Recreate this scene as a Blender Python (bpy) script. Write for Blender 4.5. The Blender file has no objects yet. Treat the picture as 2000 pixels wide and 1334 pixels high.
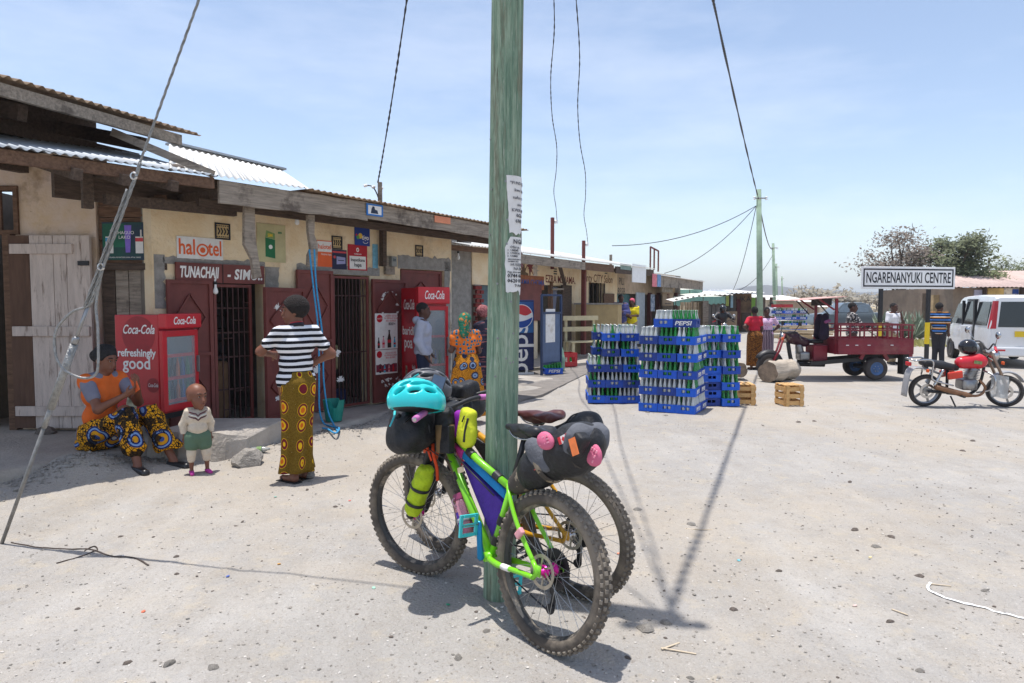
import bpy, bmesh, math, random
import numpy as np
from mathutils import Vector, Matrix, noise as mnoise
random.seed(7)
from math import sin, cos, pi as PI, radians as RAD
S = bpy.context.scene
COL = S.collection
# ---------------------------------------------------------------- camera
CAM_H = 1.60
F = 1333.3
PITCH = math.atan(73 / F)
cam_d = bpy.data.cameras.new('camera'); cam = bpy.data.objects.new('camera', cam_d); COL.objects.link(cam)
cam.location = (0, 0, CAM_H); cam.rotation_euler = (PI / 2 - PITCH, 0, 0)
cam_d.lens = 24; cam_d.sensor_width = 36; cam_d.clip_start = 0.05; cam_d.clip_end = 20000
S.camera = cam
# ---------------------------------------------------------------- light
SUN_DIR = Vector((-0.74, 0.27, 7.5)).normalized()          # towards the sun: almost overhead
sun_el = math.asin(SUN_DIR.z); sun_az = math.atan2(SUN_DIR.x, SUN_DIR.y)
W = bpy.data.worlds.new('World'); S.world = W; W.use_nodes = True
wn = W.node_tree.nodes; wl = W.node_tree.links
bg = wn['Background']
sky = wn.new('ShaderNodeTexSky'); sky.sky_type = 'NISHITA'; sky.sun_disc = False
sky.sun_elevation = sun_el; sky.sun_rotation = sun_az
sky.altitude = 1300; sky.air_density = 1.0; sky.dust_density = 2.2; sky.ozone_density = 1.0
# thin high cloud: a faint stretched noise veil over the sky
tc = wn.new('ShaderNodeTexCoord'); mp = wn.new('ShaderNodeMapping'); mp.inputs['Scale'].default_value = (1.2, 1.2, 5.0)
cn = wn.new('ShaderNodeTexNoise'); cn.inputs['Scale'].default_value = 1.7; cn.inputs['Detail'].default_value = 6; cn.inputs['Roughness'].default_value = .62
cr = wn.new('ShaderNodeValToRGB'); cr.color_ramp.elements[0].position = .42; cr.color_ramp.elements[1].position = .8
cr.color_ramp.elements[0].color = (.03, .03, .03, 1); cr.color_ramp.elements[1].color = (.32, .32, .32, 1)
mx = wn.new('ShaderNodeMix'); mx.data_type = 'RGBA'; mx.inputs[7].default_value = (6.2, 6.7, 7.4, 1)
wl.new(tc.outputs['Generated'], mp.inputs['Vector']); wl.new(mp.outputs['Vector'], cn.inputs['Vector'])
wl.new(cn.outputs['Fac'], cr.inputs['Fac']); wl.new(cr.outputs['Color'], mx.inputs[0])
wl.new(sky.outputs['Color'], mx.inputs[6])
tn = wn.new('ShaderNodeMix'); tn.data_type = 'RGBA'; tn.blend_type = 'MULTIPLY'; tn.inputs[0].default_value = 1; tn.inputs[7].default_value = (1, .935, .875, 1)   # the photograph's white balance
wl.new(mx.outputs[2], tn.inputs[6]); wl.new(tn.outputs[2], bg.inputs['Color'])
bg.inputs['Strength'].default_value = 0.132
sl = bpy.data.lights.new('sun', 'SUN'); sl.energy = 2.8; sl.angle = RAD(0.5); sl.color = (1.0, .965, .92)
sun = bpy.data.objects.new('sun', sl); COL.objects.link(sun)
sun.rotation_euler = SUN_DIR.to_track_quat('Z', 'Y').to_euler(); sun.location = (0, 0, 30)
S.view_settings.view_transform = 'Standard'; S.view_settings.look = 'None'
S.view_settings.exposure = 0.86; S.view_settings.gamma = 1
S.cycles.use_denoising = True
S.cycles.max_bounces = 8; S.cycles.transparent_max_bounces = 16; S.cycles.sample_clamp_indirect = 6
S.cycles.caustics_reflective = False; S.cycles.caustics_refractive = False
# ---------------------------------------------------------------- geometry from the photograph
def ray(px, py):
 a = (px - 1000) / F; b = (667 - py) / F
 return Vector((a, cos(PITCH) + b * sin(PITCH), b * cos(PITCH) - sin(PITCH)))
def at(px, py, Y):                       # point on the sight line at depth Y
 r = ray(px, py); t = Y / r.y
 return Vector((r.x * t, Y, CAM_H + r.z * t))
def gnd(px, py, z=0.0):                  # point on the level z
 r = ray(px, py); t = (z - CAM_H) / r.z
 return Vector((r.x * t, r.y * t, z))
def V(*a): return Vector(a)
# ---------------------------------------------------------------- materials
MATS = {}
def mat(name, col, rough=.8, metal=0., var=.12, scale=6., bump=0., bscale=60., col2=None, alpha=1., spec=.4, detail=4., coat=0., ramp=(.35, .65), stretch=None, trans=0., coords='Object', emit=0):
 if name in MATS: return MATS[name]
 m = bpy.data.materials.new(name); m.use_nodes = True; MATS[name] = m
 nt = m.node_tree; b = nt.nodes['Principled BSDF']
 b.inputs['Roughness'].default_value = rough; b.inputs['Metallic'].default_value = metal
 b.inputs['Specular IOR Level'].default_value = spec; b.inputs['Coat Weight'].default_value = coat
 b.inputs['Alpha'].default_value = alpha; b.inputs['Transmission Weight'].default_value = trans
 c = tuple(col[:3])
 c1 = tuple(min(1, x * (1 - var)) for x in c); c2 = tuple(col2) if col2 else tuple(min(1, x * (1 + var)) for x in c)
 if var or col2 or bump:
  t = nt.nodes.new('ShaderNodeTexCoord'); mpn = nt.nodes.new('ShaderNodeMapping')
  if stretch: mpn.inputs['Scale'].default_value = stretch
  nt.links.new(t.outputs[coords], mpn.inputs['Vector'])
 if var or col2:
  n = nt.nodes.new('ShaderNodeTexNoise'); n.inputs['Scale'].default_value = scale; n.inputs['Detail'].default_value = detail
  n.inputs['Roughness'].default_value = .62
  nt.links.new(mpn.outputs['Vector'], n.inputs['Vector'])
  r = nt.nodes.new('ShaderNodeValToRGB'); r.color_ramp.elements[0].position = ramp[0]; r.color_ramp.elements[1].position = ramp[1]
  r.color_ramp.elements[0].color = (*c1, 1); r.color_ramp.elements[1].color = (*c2, 1)
  nt.links.new(n.outputs['Fac'], r.inputs['Fac']); nt.links.new(r.outputs['Color'], b.inputs['Base Color'])
  m['ramp'] = r.name
 else: b.inputs['Base Color'].default_value = (*c, 1)
 if bump:
  n2 = nt.nodes.new('ShaderNodeTexNoise'); n2.inputs['Scale'].default_value = bscale; n2.inputs['Detail'].default_value = 5
  nt.links.new(mpn.outputs['Vector'], n2.inputs['Vector'])
  bp = nt.nodes.new('ShaderNodeBump'); bp.inputs['Strength'].default_value = min(1, bump); bp.inputs['Distance'].default_value = .02
  nt.links.new(n2.outputs['Fac'], bp.inputs['Height']); nt.links.new(bp.outputs['Normal'], b.inputs['Normal'])
 if emit:
  b.inputs['Emission Color'].default_value = (*c, 1); b.inputs['Emission Strength'].default_value = emit
 return m
def overlay(m, col, scale, lo, hi, detail=5, stretch=None, coords='Object', amount=1., seed=0., rough=.7, rot=0.):
 """lay noise-shaped patches of a second colour over a material (wear, stains, peeled paint)"""
 nt = m.node_tree; b = nt.nodes['Principled BSDF']
 t = nt.nodes.new('ShaderNodeTexCoord'); mpn = nt.nodes.new('ShaderNodeMapping')
 if stretch: mpn.inputs['Scale'].default_value = stretch
 mpn.inputs['Location'].default_value = (seed, seed * 1.7, seed * .6); mpn.inputs['Rotation'].default_value = (0, 0, rot)
 n = nt.nodes.new('ShaderNodeTexNoise'); n.inputs['Scale'].default_value = scale; n.inputs['Detail'].default_value = detail; n.inputs['Roughness'].default_value = rough
 r = nt.nodes.new('ShaderNodeValToRGB'); r.color_ramp.elements[0].position = lo; r.color_ramp.elements[1].position = hi
 r.color_ramp.elements[0].color = (0, 0, 0, 1); r.color_ramp.elements[1].color = (amount, amount, amount, 1)
 x = nt.nodes.new('ShaderNodeMix'); x.data_type = 'RGBA'; x.inputs[7].default_value = (*col, 1)
 nt.links.new(t.outputs[coords], mpn.inputs['Vector']); nt.links.new(mpn.outputs['Vector'], n.inputs['Vector'])
 nt.links.new(n.outputs['Fac'], r.inputs['Fac']); nt.links.new(r.outputs['Color'], x.inputs[0])
 s = b.inputs['Base Color']
 if s.is_linked: nt.links.new(s.links[0].from_socket, x.inputs[6])
 else: x.inputs[6].default_value = s.default_value
 nt.links.new(x.outputs[2], s)
 return m
def wave_mat(name, cols, stops, fn='z', scale=10, rough=.85, distort=0., interp='CONSTANT'):
 """stripes: colour by fract(axis*scale)"""
 if name in MATS: return MATS[name]
 m = bpy.data.materials.new(name); m.use_nodes = True; MATS[name] = m; nt = m.node_tree
 b = nt.nodes['Principled BSDF']; b.inputs['Roughness'].default_value = rough; b.inputs['Specular IOR Level'].default_value = .2
 t = nt.nodes.new('ShaderNodeTexCoord'); sx = nt.nodes.new('ShaderNodeSeparateXYZ'); vec = t.outputs['Object']
 if distort:
  n = nt.nodes.new('ShaderNodeTexNoise'); n.inputs['Scale'].default_value = 5
  va = nt.nodes.new('ShaderNodeVectorMath'); va.operation = 'MULTIPLY_ADD'; va.inputs[1].default_value = (distort,) * 3
  nt.links.new(vec, n.inputs['Vector']); nt.links.new(n.outputs['Color'], va.inputs[0]); nt.links.new(vec, va.inputs[2]); vec = va.outputs[0]
 nt.links.new(vec, sx.inputs[0])
 mu = nt.nodes.new('ShaderNodeMath'); mu.operation = 'MULTIPLY'; mu.inputs[1].default_value = scale
 nt.links.new(sx.outputs['XYZ'.index(fn.upper())], mu.inputs[0])
 fr = nt.nodes.new('ShaderNodeMath'); fr.operation = 'FRACT'; nt.links.new(mu.outputs[0], fr.inputs[0])
 r = nt.nodes.new('ShaderNodeValToRGB'); r.color_ramp.interpolation = interp
 while len(r.color_ramp.elements) < len(cols): r.color_ramp.elements.new(.5)
 for e, c, p in zip(r.color_ramp.elements, cols, stops): e.position = p; e.color = (*c, 1)
 nt.links.new(fr.outputs[0], r.inputs['Fac']); nt.links.new(r.outputs['Color'], b.inputs['Base Color'])
 return m
def print_mat(name, cols, stops, scale=6, bgcols=None, rnd=.6, bgscale=40, rough=.85, cut=None, stretch=None):
 """wax-print cloth: rings round Voronoi centres over a fine two-tone ground"""
 if name in MATS: return MATS[name]
 m = bpy.data.materials.new(name); m.use_nodes = True; MATS[name] = m; nt = m.node_tree
 b = nt.nodes['Principled BSDF']; b.inputs['Roughness'].default_value = rough; b.inputs['Specular IOR Level'].default_value = .2
 t = nt.nodes.new('ShaderNodeTexCoord'); mpn = nt.nodes.new('ShaderNodeMapping')
 if stretch: mpn.inputs['Scale'].default_value = stretch
 nt.links.new(t.outputs['Object'], mpn.inputs['Vector'])
 v = nt.nodes.new('ShaderNodeTexVoronoi'); v.inputs['Scale'].default_value = scale; v.inputs['Randomness'].default_value = rnd
 nt.links.new(mpn.outputs['Vector'], v.inputs['Vector'])
 r = nt.nodes.new('ShaderNodeValToRGB'); r.color_ramp.interpolation = 'CONSTANT'
 while len(r.color_ramp.elements) < len(cols): r.color_ramp.elements.new(.5)
 for e, c, p in zip(r.color_ramp.elements, cols, stops): e.position = p; e.color = (*c, 1)
 nt.links.new(v.outputs['Distance'], r.inputs['Fac'])
 out = r.outputs['Color']
 if bgcols:
  n = nt.nodes.new('ShaderNodeTexVoronoi'); n.feature = 'DISTANCE_TO_EDGE'; n.inputs['Scale'].default_value = bgscale
  nt.links.new(mpn.outputs['Vector'], n.inputs['Vector'])
  r2 = nt.nodes.new('ShaderNodeValToRGB'); r2.color_ramp.interpolation = 'CONSTANT'; r2.color_ramp.elements[1].position = .09
  r2.color_ramp.elements[0].color = (*bgcols[0], 1); r2.color_ramp.elements[1].color = (*bgcols[1], 1)
  nt.links.new(n.outputs['Distance'], r2.inputs['Fac'])
  gt = nt.nodes.new('ShaderNodeMath'); gt.operation = 'GREATER_THAN'; gt.inputs[1].default_value = cut or stops[-1]
  nt.links.new(v.outputs['Distance'], gt.inputs[0])
  x = nt.nodes.new('ShaderNodeMix'); x.data_type = 'RGBA'
  nt.links.new(gt.outputs[0], x.inputs[0]); nt.links.new(out, x.inputs[6]); nt.links.new(r2.outputs['Color'], x.inputs[7]); out = x.outputs[2]
 nt.links.new(out, b.inputs['Base Color'])
 return m
def rgb(r, g, b):                        # sRGB 0-255 -> linear
 f = lambda c: (c / 255) / 12.92 if c / 255 <= .04045 else ((c / 255 + .055) / 1.055) ** 2.4
 return (f(r), f(g), f(b))
# ---------------------------------------------------------------- mesh building
def rot_to(d):
 d = Vector(d)
 if d.length < 1e-9: return Matrix.Identity(3)
 return d.to_track_quat('Z', 'Y').to_matrix()
class MB:
 def __init__(s): s.v = []; s.f = []; s.mi = []; s.m = 0; s.sm = []; s.smooth = False
 def add(s, vs, fs):
  o = len(s.v); s.v += [tuple(v) for v in vs]
  for f in fs: s.f.append([i + o for i in f]); s.mi.append(s.m); s.sm.append(s.smooth)
  return s
 def box(s, c, size, R=None, taper=None):
  x, y, z = (a / 2 for a in size); c = Vector(c)
  vs = [Vector((i * x, j * y, k * z)) for k in (-1, 1) for j in (-1, 1) for i in (-1, 1)]
  if taper: vs = [Vector((v.x * (taper[0] if v.z > 0 else 1), v.y * (taper[1] if v.z > 0 else 1), v.z)) for v in vs]
  if R is not None: vs = [R @ v for v in vs]
  return s.add([c + v for v in vs], [(0, 2, 3, 1), (4, 5, 7, 6), (0, 1, 5, 4), (2, 6, 7, 3), (0, 4, 6, 2), (1, 3, 7, 5)])
 def bb(s, a, b):                     # box from corner to corner
  a = Vector(a); b = Vector(b)
  return s.box((a + b) / 2, [abs(q) for q in (b - a)])
 def beam(s, p, q, w, h, up=(0, 0, 1)):
  p = Vector(p); q = Vector(q); d = (q - p); L = d.length; d.normalize(); up = Vector(up)
  x = d.cross(up)
  if x.length < 1e-6: x = d.orthogonal()
  x.normalize(); z = x.cross(d)
  R = Matrix((x, d, z)).transposed()
  return s.box((p + q) / 2, (w, L, h), R)
 def tube(s, pts, r, n=8, cap=True, closed=False, squash=1.):
  pts = [Vector(p) for p in pts]; N = len(pts)
  rs = r if isinstance(r, (list, tuple)) else [r] * N
  vs = []; fs = []; prev = None
  for i, p in enumerate(pts):
   if closed: d = pts[(i + 1) % N] - pts[i - 1]
   else: d = pts[min(i + 1, N - 1)] - pts[max(i - 1, 0)]
   if d.length < 1e-9: d = Vector((0, 0, 1))
   d.normalize()
   if prev is None:
    x = d.orthogonal().normalized()
    if abs(d.z) < .9: x = d.cross(Vector((0, 0, 1))).normalized()
   else:
    x = prev - d * prev.dot(d)
    x = x.normalized() if x.length > 1e-6 else d.orthogonal().normalized()
   prev = x; y = d.cross(x)
   for k in range(n):
    a = 2 * PI * k / n
    vs.append(p + (x * cos(a) + y * sin(a) * squash) * rs[i])
  M = N if closed else N - 1
  for i in range(M):
   j = (i + 1) % N
   for k in range(n):
    l = (k + 1) % n; fs.append((i * n + k, i * n + l, j * n + l, j * n + k))
  if cap and not closed:
   fs.append(tuple(range(n))[::-1]); fs.append(tuple((N - 1) * n + k for k in range(n)))
  return s.add(vs, fs)
 def cyl(s, p, q, r, r2=None, n=12): return s.tube([p, q], [r, r if r2 is None else r2], n)
 def lathe(s, prof, c=(0, 0, 0), axis=(0, 0, 1), n=24, closed=False):
  """prof: list of (radius, height) turned round axis"""
  R = rot_to(axis); c = Vector(c); vs = []; fs = []; N = len(prof)
  for r, h in prof:
   for k in range(n):
    a = 2 * PI * k / n; vs.append(c + R @ Vector((r * cos(a), r * sin(a), h)))
  for i in range(N if closed else N - 1):
   j = (i + 1) % N
   for k in range(n):
    l = (k + 1) % n; fs.append((i * n + k, i * n + l, j * n + l, j * n + k))
  if not closed:
   fs.append(tuple(range(n))[::-1]); fs.append(tuple((N - 1) * n + k for k in range(n)))
  return s.add(vs, fs)
 def prism(s, poly, c, u, v, depth):  # polygon in plane (u,v) extruded along -normal
  u = Vector(u); v = Vector(v); n = u.cross(v).normalized(); c = Vector(c)
  a = [c + u * p[0] + v * p[1] for p in poly]; N = len(a)
  vs = a + [p - n * depth for p in a]
  fs = [tuple(range(N)), tuple(range(2 * N - 1, N - 1, -1))] + [(i, i + N, (i + 1) % N + N, (i + 1) % N) for i in range(N)]
  return s.add(vs, fs)
 def quad(s, a, b, c, d): return s.add([a, b, c, d], [(0, 1, 2, 3)])
 def grid(s, fn, nu, nv):
  vs = [fn(i / nu, j / nv) for j in range(nv + 1) for i in range(nu + 1)]
  return s.add(vs, [(j * (nu + 1) + i, j * (nu + 1) + i + 1, (j + 1) * (nu + 1) + i + 1, (j + 1) * (nu + 1) + i) for j in range(nv) for i in range(nu)])
 def loft(s, rings, cap=True):        # rings: lists of points, equal length
  n = len(rings[0]); vs = [p for r in rings for p in r]; fs = []
  for i in range(len(rings) - 1):
   for k in range(n):
    l = (k + 1) % n; fs.append((i * n + k, i * n + l, (i + 1) * n + l, (i + 1) * n + k))
  if cap: fs.append(tuple(range(n))[::-1]); fs.append(tuple((len(rings) - 1) * n + k for k in range(n)))
  return s.add(vs, fs)
 def build(s, name, mats=None, parent=None, bevel=0, smooth=None, M=None, seg=2):
  me = bpy.data.meshes.new(name)
  me.from_pydata(s.v, [], s.f)
  mats = mats if isinstance(mats, (list, tuple)) else [mats]
  for m in mats:
   if m: me.materials.append(m)
  if len(mats) > 1: me.polygons.foreach_set('material_index', s.mi)
  sm = s.sm if smooth is None else [bool(smooth)] * len(s.f)
  me.polygons.foreach_set('use_smooth', sm)
  me.update()
  if smooth == 'auto': me.set_sharp_from_angle(angle=.7)
  if bevel:
   bm = bmesh.new(); bm.from_mesh(me)
   bmesh.ops.bevel(bm, geom=[e for e in bm.edges if len(e.link_faces) == 2 and e.calc_face_angle(0) > .5], offset=bevel, segments=seg, profile=.6, affect='EDGES', clamp_overlap=True)
   bm.to_mesh(me); bm.free()
  o = bpy.data.objects.new(name, me); COL.objects.link(o)
  if parent: o.parent = parent
  if M is not None: o.matrix_local = M
  return o
def SM():
 b = MB(); b.smooth = True; return b
TR, RO = Matrix.Translation, Matrix.Rotation
def empty(name, loc=(0, 0, 0), rz=0, rot=None, parent=None):
 o = bpy.data.objects.new(name, None); COL.objects.link(o); o.location = loc
 o.rotation_euler = rot if rot else (0, 0, rz); o.empty_display_size = .1
 if parent: o.parent = parent
 return o
def tag(o, label=None, cat=None, group=None, kind=None):
 if label: o['label'] = label
 if cat: o['category'] = cat
 if group: o['group'] = group
 if kind: o['kind'] = kind
 return o
def thing(name, label, cat, loc=(0, 0, 0), rz=0, group=None, rot=None):
 return tag(empty(name, loc, rz, rot), label, cat, group)
def copy_tree(o, parent=None):
 c = o.copy(); COL.objects.link(c)
 if parent: c.parent = parent
 for ch in list(o.children): copy_tree(ch, c)
 return c
def shared(name, me, parent=None, M=None):
 o = bpy.data.objects.new(name, me); COL.objects.link(o)
 if parent: o.parent = parent
 if M is not None: o.matrix_local = M
 return o
def text(name, body, size, m, parent=None, M=None, shear=0, offset=0, align='CENTER', space=1., depth=.0008, xs=1., resolution=3, fit=None):
 """lettering as a thin mesh in its local XY plane"""
 cu = bpy.data.curves.new(name, 'FONT'); cu.body = body; cu.size = size; cu.shear = shear; cu.offset = offset
 cu.align_x = align; cu.align_y = 'CENTER'; cu.space_character = space; cu.extrude = depth; cu.resolution_u = resolution
 t = bpy.data.objects.new(name, cu); COL.objects.link(t)
 dg = bpy.context.evaluated_depsgraph_get(); me = bpy.data.meshes.new_from_object(t.evaluated_get(dg))
 bpy.data.objects.remove(t); bpy.data.curves.remove(cu)
 me.materials.clear(); me.materials.append(m)
 if fit:
  xx = [v.co.x for v in me.vertices]; xs = fit / max(1e-6, max(xx) - min(xx))
 if xs != 1: me.transform(Matrix.Diagonal((xs, 1, 1, 1)))
 me.name = name
 return shared(name, me, parent, M)
def frame_M(o, x, z, flip=False):
 """matrix with local X along x, local Y up along z, local Z out of the face"""
 x = Vector(x).normalized(); z = Vector(z).normalized(); n = x.cross(z)
 return Matrix(((x.x, z.x, n.x, o[0]), (x.y, z.y, n.y, o[1]), (x.z, z.z, n.z, o[2]), (0, 0, 0, 1)))
def SP(pts, n=6):
 """Catmull-Rom through points"""
 P = [Vector(p) for p in pts]; out = []
 for i in range(len(P) - 1):
  p0 = P[max(i - 1, 0)]; p1 = P[i]; p2 = P[i + 1]; p3 = P[min(i + 2, len(P) - 1)]
  for k in range(n):
   t = k / n
   out.append(.5 * ((2 * p1) + (p2 - p0) * t + (2 * p0 - 5 * p1 + 4 * p2 - p3) * t * t + (3 * p1 - p0 - 3 * p2 + p3) * t ** 3))
 out.append(P[-1]); return out
def nz(x, y=0., z=0.): return mnoise.noise(Vector((x, y, z)))
# ---------------------------------------------------------------- smooth bodies: blended distance fields, meshed by surface nets
def sdf_mesh(prims, h=.012, k=.03, cuts=()):
 """prims: ('c', a, b, r1, r2[, k]) round cone; ('e', centre, (rx,ry,rz)[, R[, k]]) ellipsoid; ('-e', ...) carve; ('b', centre, half, R, round)
 cuts: (point, normal) keep the side opposite to the normal"""
 los = []; his = []
 for p in prims:
  if p[0] == 'c': a, b, r = np.array(p[1]), np.array(p[2]), max(p[3], p[4]); lo = np.minimum(a, b) - r; hi = np.maximum(a, b) + r
  else: c = np.array(p[1]); r = float(max(p[2])) * (1.75 if p[0] == 'b' else 1); lo = c - r; hi = c + r
  los.append(lo); his.append(hi)
 pos = [i for i, p in enumerate(prims) if p[0][0] != '-']
 lo = np.min([los[i] for i in pos], axis=0) - 3 * h - k; hi = np.max([his[i] for i in pos], axis=0) + 3 * h + k
 n = np.ceil((hi - lo) / h).astype(int) + 1
 D = np.full(n, 1.0, dtype=np.float32)
 ax = [lo[i] + h * np.arange(n[i]) for i in range(3)]
 for p, l, u in zip(prims, los, his):
  kk = k
  i0 = np.maximum(((l - lo) / h - (k * 1.5) / h - 2).astype(int), 0); i1 = np.minimum(((u - lo) / h + (k * 1.5) / h + 3).astype(int), n)
  sl_ = tuple(slice(a, b) for a, b in zip(i0, i1))
  X, Y, Z = np.meshgrid(*[ax[i][sl_[i]] for i in range(3)], indexing='ij', sparse=True)
  if p[0] == 'c':
   a = np.array(p[1], float); b = np.array(p[2], float); ba = b - a; L2 = max(float(ba @ ba), 1e-12)
   t = np.clip(((X - a[0]) * ba[0] + (Y - a[1]) * ba[1] + (Z - a[2]) * ba[2]) / L2, 0, 1)
   d = np.sqrt((X - a[0] - t * ba[0]) ** 2 + (Y - a[1] - t * ba[1]) ** 2 + (Z - a[2] - t * ba[2]) ** 2) - (p[3] + t * (p[4] - p[3]))
   if len(p) > 5: kk = p[5]
  else:
   c = p[1]; x, y, z = X - c[0], Y - c[1], Z - c[2]
   if len(p) > 3 and p[3] is not None:
    R = p[3]; x, y, z = (R[0][0] * x + R[1][0] * y + R[2][0] * z, R[0][1] * x + R[1][1] * y + R[2][1] * z, R[0][2] * x + R[1][2] * y + R[2][2] * z)
   if p[0] == 'b':
    rd = p[4] if len(p) > 4 else .01
    qx, qy, qz = np.abs(x) - p[2][0] + rd, np.abs(y) - p[2][1] + rd, np.abs(z) - p[2][2] + rd
    d = np.sqrt(np.maximum(qx, 0) ** 2 + np.maximum(qy, 0) ** 2 + np.maximum(qz, 0) ** 2) + np.minimum(np.maximum(qx, np.maximum(qy, qz)), 0) - rd
   else:
    rx, ry, rz = p[2]
    k0 = np.sqrt((x / rx) ** 2 + (y / ry) ** 2 + (z / rz) ** 2); k1 = np.sqrt((x / rx ** 2) ** 2 + (y / ry ** 2) ** 2 + (z / rz ** 2) ** 2)
    d = k0 * (k0 - 1) / np.maximum(k1, 1e-6)
    if len(p) > 4: kk = p[4]
  E = D[sl_]
  if p[0][0] == '-':
   q = np.clip(.5 - .5 * (E + d) / max(kk * .3, 1e-6), 0, 1); D[sl_] = E * (1 - q) - d * q + kk * .3 * q * (1 - q)
  else:
   q = np.clip(.5 + .5 * (E - d) / max(kk, 1e-6), 0, 1); D[sl_] = E * (1 - q) + d * q - kk * q * (1 - q)
 if cuts:
  X, Y, Z = np.meshgrid(*ax, indexing='ij', sparse=True)
  for c, nn in cuts:
   nn = np.array(nn, float); nn /= np.linalg.norm(nn)
   D = np.maximum(D, (X - c[0]) * nn[0] + (Y - c[1]) * nn[1] + (Z - c[2]) * nn[2])
 # surface nets
 s = D < 0
 cs = np.zeros([m - 1 for m in n], dtype=np.int8)
 corner = [(i, j, q) for i in (0, 1) for j in (0, 1) for q in (0, 1)]
 sub = lambda A, o: A[o[0]:A.shape[0] - 1 + o[0], o[1]:A.shape[1] - 1 + o[1], o[2]:A.shape[2] - 1 + o[2]]
 for o in corner: cs += sub(s, o)
 act = (cs > 0) & (cs < 8); idx = np.argwhere(act)
 if not len(idx): return [], []
 num = -np.ones(act.shape, dtype=np.int64); num[tuple(idx.T)] = np.arange(len(idx))
 vals = {o: D[idx[:, 0] + o[0], idx[:, 1] + o[1], idx[:, 2] + o[2]] for o in corner}
 acc = np.zeros((len(idx), 3)); cnt = np.zeros(len(idx))
 for a in corner:
  for dim in range(3):
   if a[dim]: continue
   b = list(a); b[dim] = 1; b = tuple(b); va, vb = vals[a], vals[b]; cr_ = (va < 0) != (vb < 0)
   t = np.where(cr_, va / np.where(cr_, va - vb, 1), 0)
   pt = np.array(a, float)[None, :] + t[:, None] * np.eye(3)[dim][None, :]
   acc += pt * cr_[:, None]; cnt += cr_
 verts = lo + h * (idx + acc / cnt[:, None])
 faces = []
 for dim in range(3):
  o1, o2 = [(1, 2), (2, 0), (0, 1)][dim]
  A = [slice(None)] * 3; B = [slice(None)] * 3; A[dim] = slice(0, -1); B[dim] = slice(1, None)
  sa, sb = s[tuple(A)], s[tuple(B)]; e = np.argwhere(sa != sb)
  e = e[(e[:, o1] > 0) & (e[:, o2] > 0)]
  flip = sa[tuple(e.T)]
  def cid(d1, d2):
   q = e.copy(); q[:, o1] += d1; q[:, o2] += d2
   ok = np.all((q >= 0) & (q < np.array(act.shape)), axis=1); r = -np.ones(len(q), dtype=np.int64); r[ok] = num[tuple(q[ok].T)]
   return r
  Q = np.stack([cid(-1, -1), cid(0, -1), cid(0, 0), cid(-1, 0)], axis=1)
  ok = np.all(Q >= 0, axis=1); Q = Q[ok]; fl = flip[ok]
  Q[~fl] = Q[~fl][:, ::-1]; faces.append(Q)
 return verts, np.concatenate(faces)
def sdf_obj(name, prims, m, parent=None, h=.012, k=.03, cuts=(), fn=None, M=None, cache={}):
 v, f = sdf_mesh(prims, h, k, cuts)
 if fn is not None: v = np.array([fn(Vector(p)) for p in v])
 me = bpy.data.meshes.new(name); me.from_pydata([tuple(p) for p in v], [], [tuple(int(i) for i in q) for q in f])
 me.polygons.foreach_set('use_smooth', [True] * len(me.polygons))
 for mm in (m if isinstance(m, (list, tuple)) else [m]): me.materials.append(mm)
 return shared(name, me, parent, M)
# ================================================================ SETTING
# ---- palette
plaster_y = mat('yellow limewash', rgb(240, 220, 186), .95, var=.05, scale=3, bump=.8, bscale=25, col2=rgb(226, 198, 154), ramp=(.4, .7))
overlay(plaster_y, rgb(150, 118, 78), 2.2, .54, .76, amount=.6, seed=3); overlay(plaster_y, rgb(226, 214, 192), 1.6, .58, .72, amount=.7, seed=9); overlay(plaster_y, rgb(70, 58, 45), 26, .70, .76, amount=.8, seed=5)
plaster_p = mat('pink plaster', rgb(226, 206, 192), .95, var=.12, scale=2.5, bump=.6, bscale=20, col2=rgb(206, 180, 148))
overlay(plaster_p, rgb(130, 104, 80), 1.9, .56, .74, amount=.8, seed=1); overlay(plaster_p, rgb(90, 70, 54), 22, .69, .76, amount=.7, seed=2)
plaster_w = mat('pale wash', rgb(222, 212, 196), .95, var=.1, scale=4, bump=.5, bscale=25); overlay(plaster_w, rgb(120, 115, 108), 5, .55, .66, amount=.9, seed=4)
cement = mat('bare cement', rgb(146, 142, 136), .95, var=.2, scale=9, bump=.7, bscale=40)
concrete = mat('worn concrete', rgb(166, 158, 148), .95, var=.14, scale=3, bump=.6, bscale=35); overlay(concrete, rgb(160, 150, 136), 2.1, .5, .68, amount=.7, seed=6)
wood_g = mat('weathered grey wood', rgb(150, 138, 124), .9, var=.28, scale=5, stretch=(.6, 8, 8), bump=.5, bscale=14); overlay(wood_g, rgb(86, 76, 68), 3.2, .52, .66, amount=.85, seed=2)
wood_b = mat('brown timber', rgb(108, 82, 64), .9, var=.3, scale=6, stretch=(1, 6, 6), bump=.4, bscale=20)
wood_d = mat('dark timber', rgb(84, 70, 60), .9, var=.3, scale=6, stretch=(1, 6, 6), bump=.4, bscale=20)
wood_l = mat('pale crate wood', rgb(206, 164, 108), .85, var=.16, scale=5, stretch=(1, 7, 7), bump=.3, bscale=20)
wood_w = mat('whitewashed boards', rgb(200, 185, 174), .9, var=.10, scale=5, stretch=(4, 4, .7), bump=.4, bscale=22); overlay(wood_w, rgb(116, 96, 82), 3.2, .56, .70, amount=.85, seed=7, stretch=(5, 5, .8)); overlay(wood_w, rgb(80, 60, 48), 30, .68, .74, amount=.8, seed=1)
red_steel = mat('oxide red steel', rgb(116, 60, 54), .6, var=.14, scale=4, bump=.1, bscale=30); overlay(red_steel, rgb(84, 44, 40), 3, .55, .7, amount=.7, seed=8)
red_flake = mat('flaking red steel', rgb(106, 54, 50), .6, var=.14, scale=4)
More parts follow.
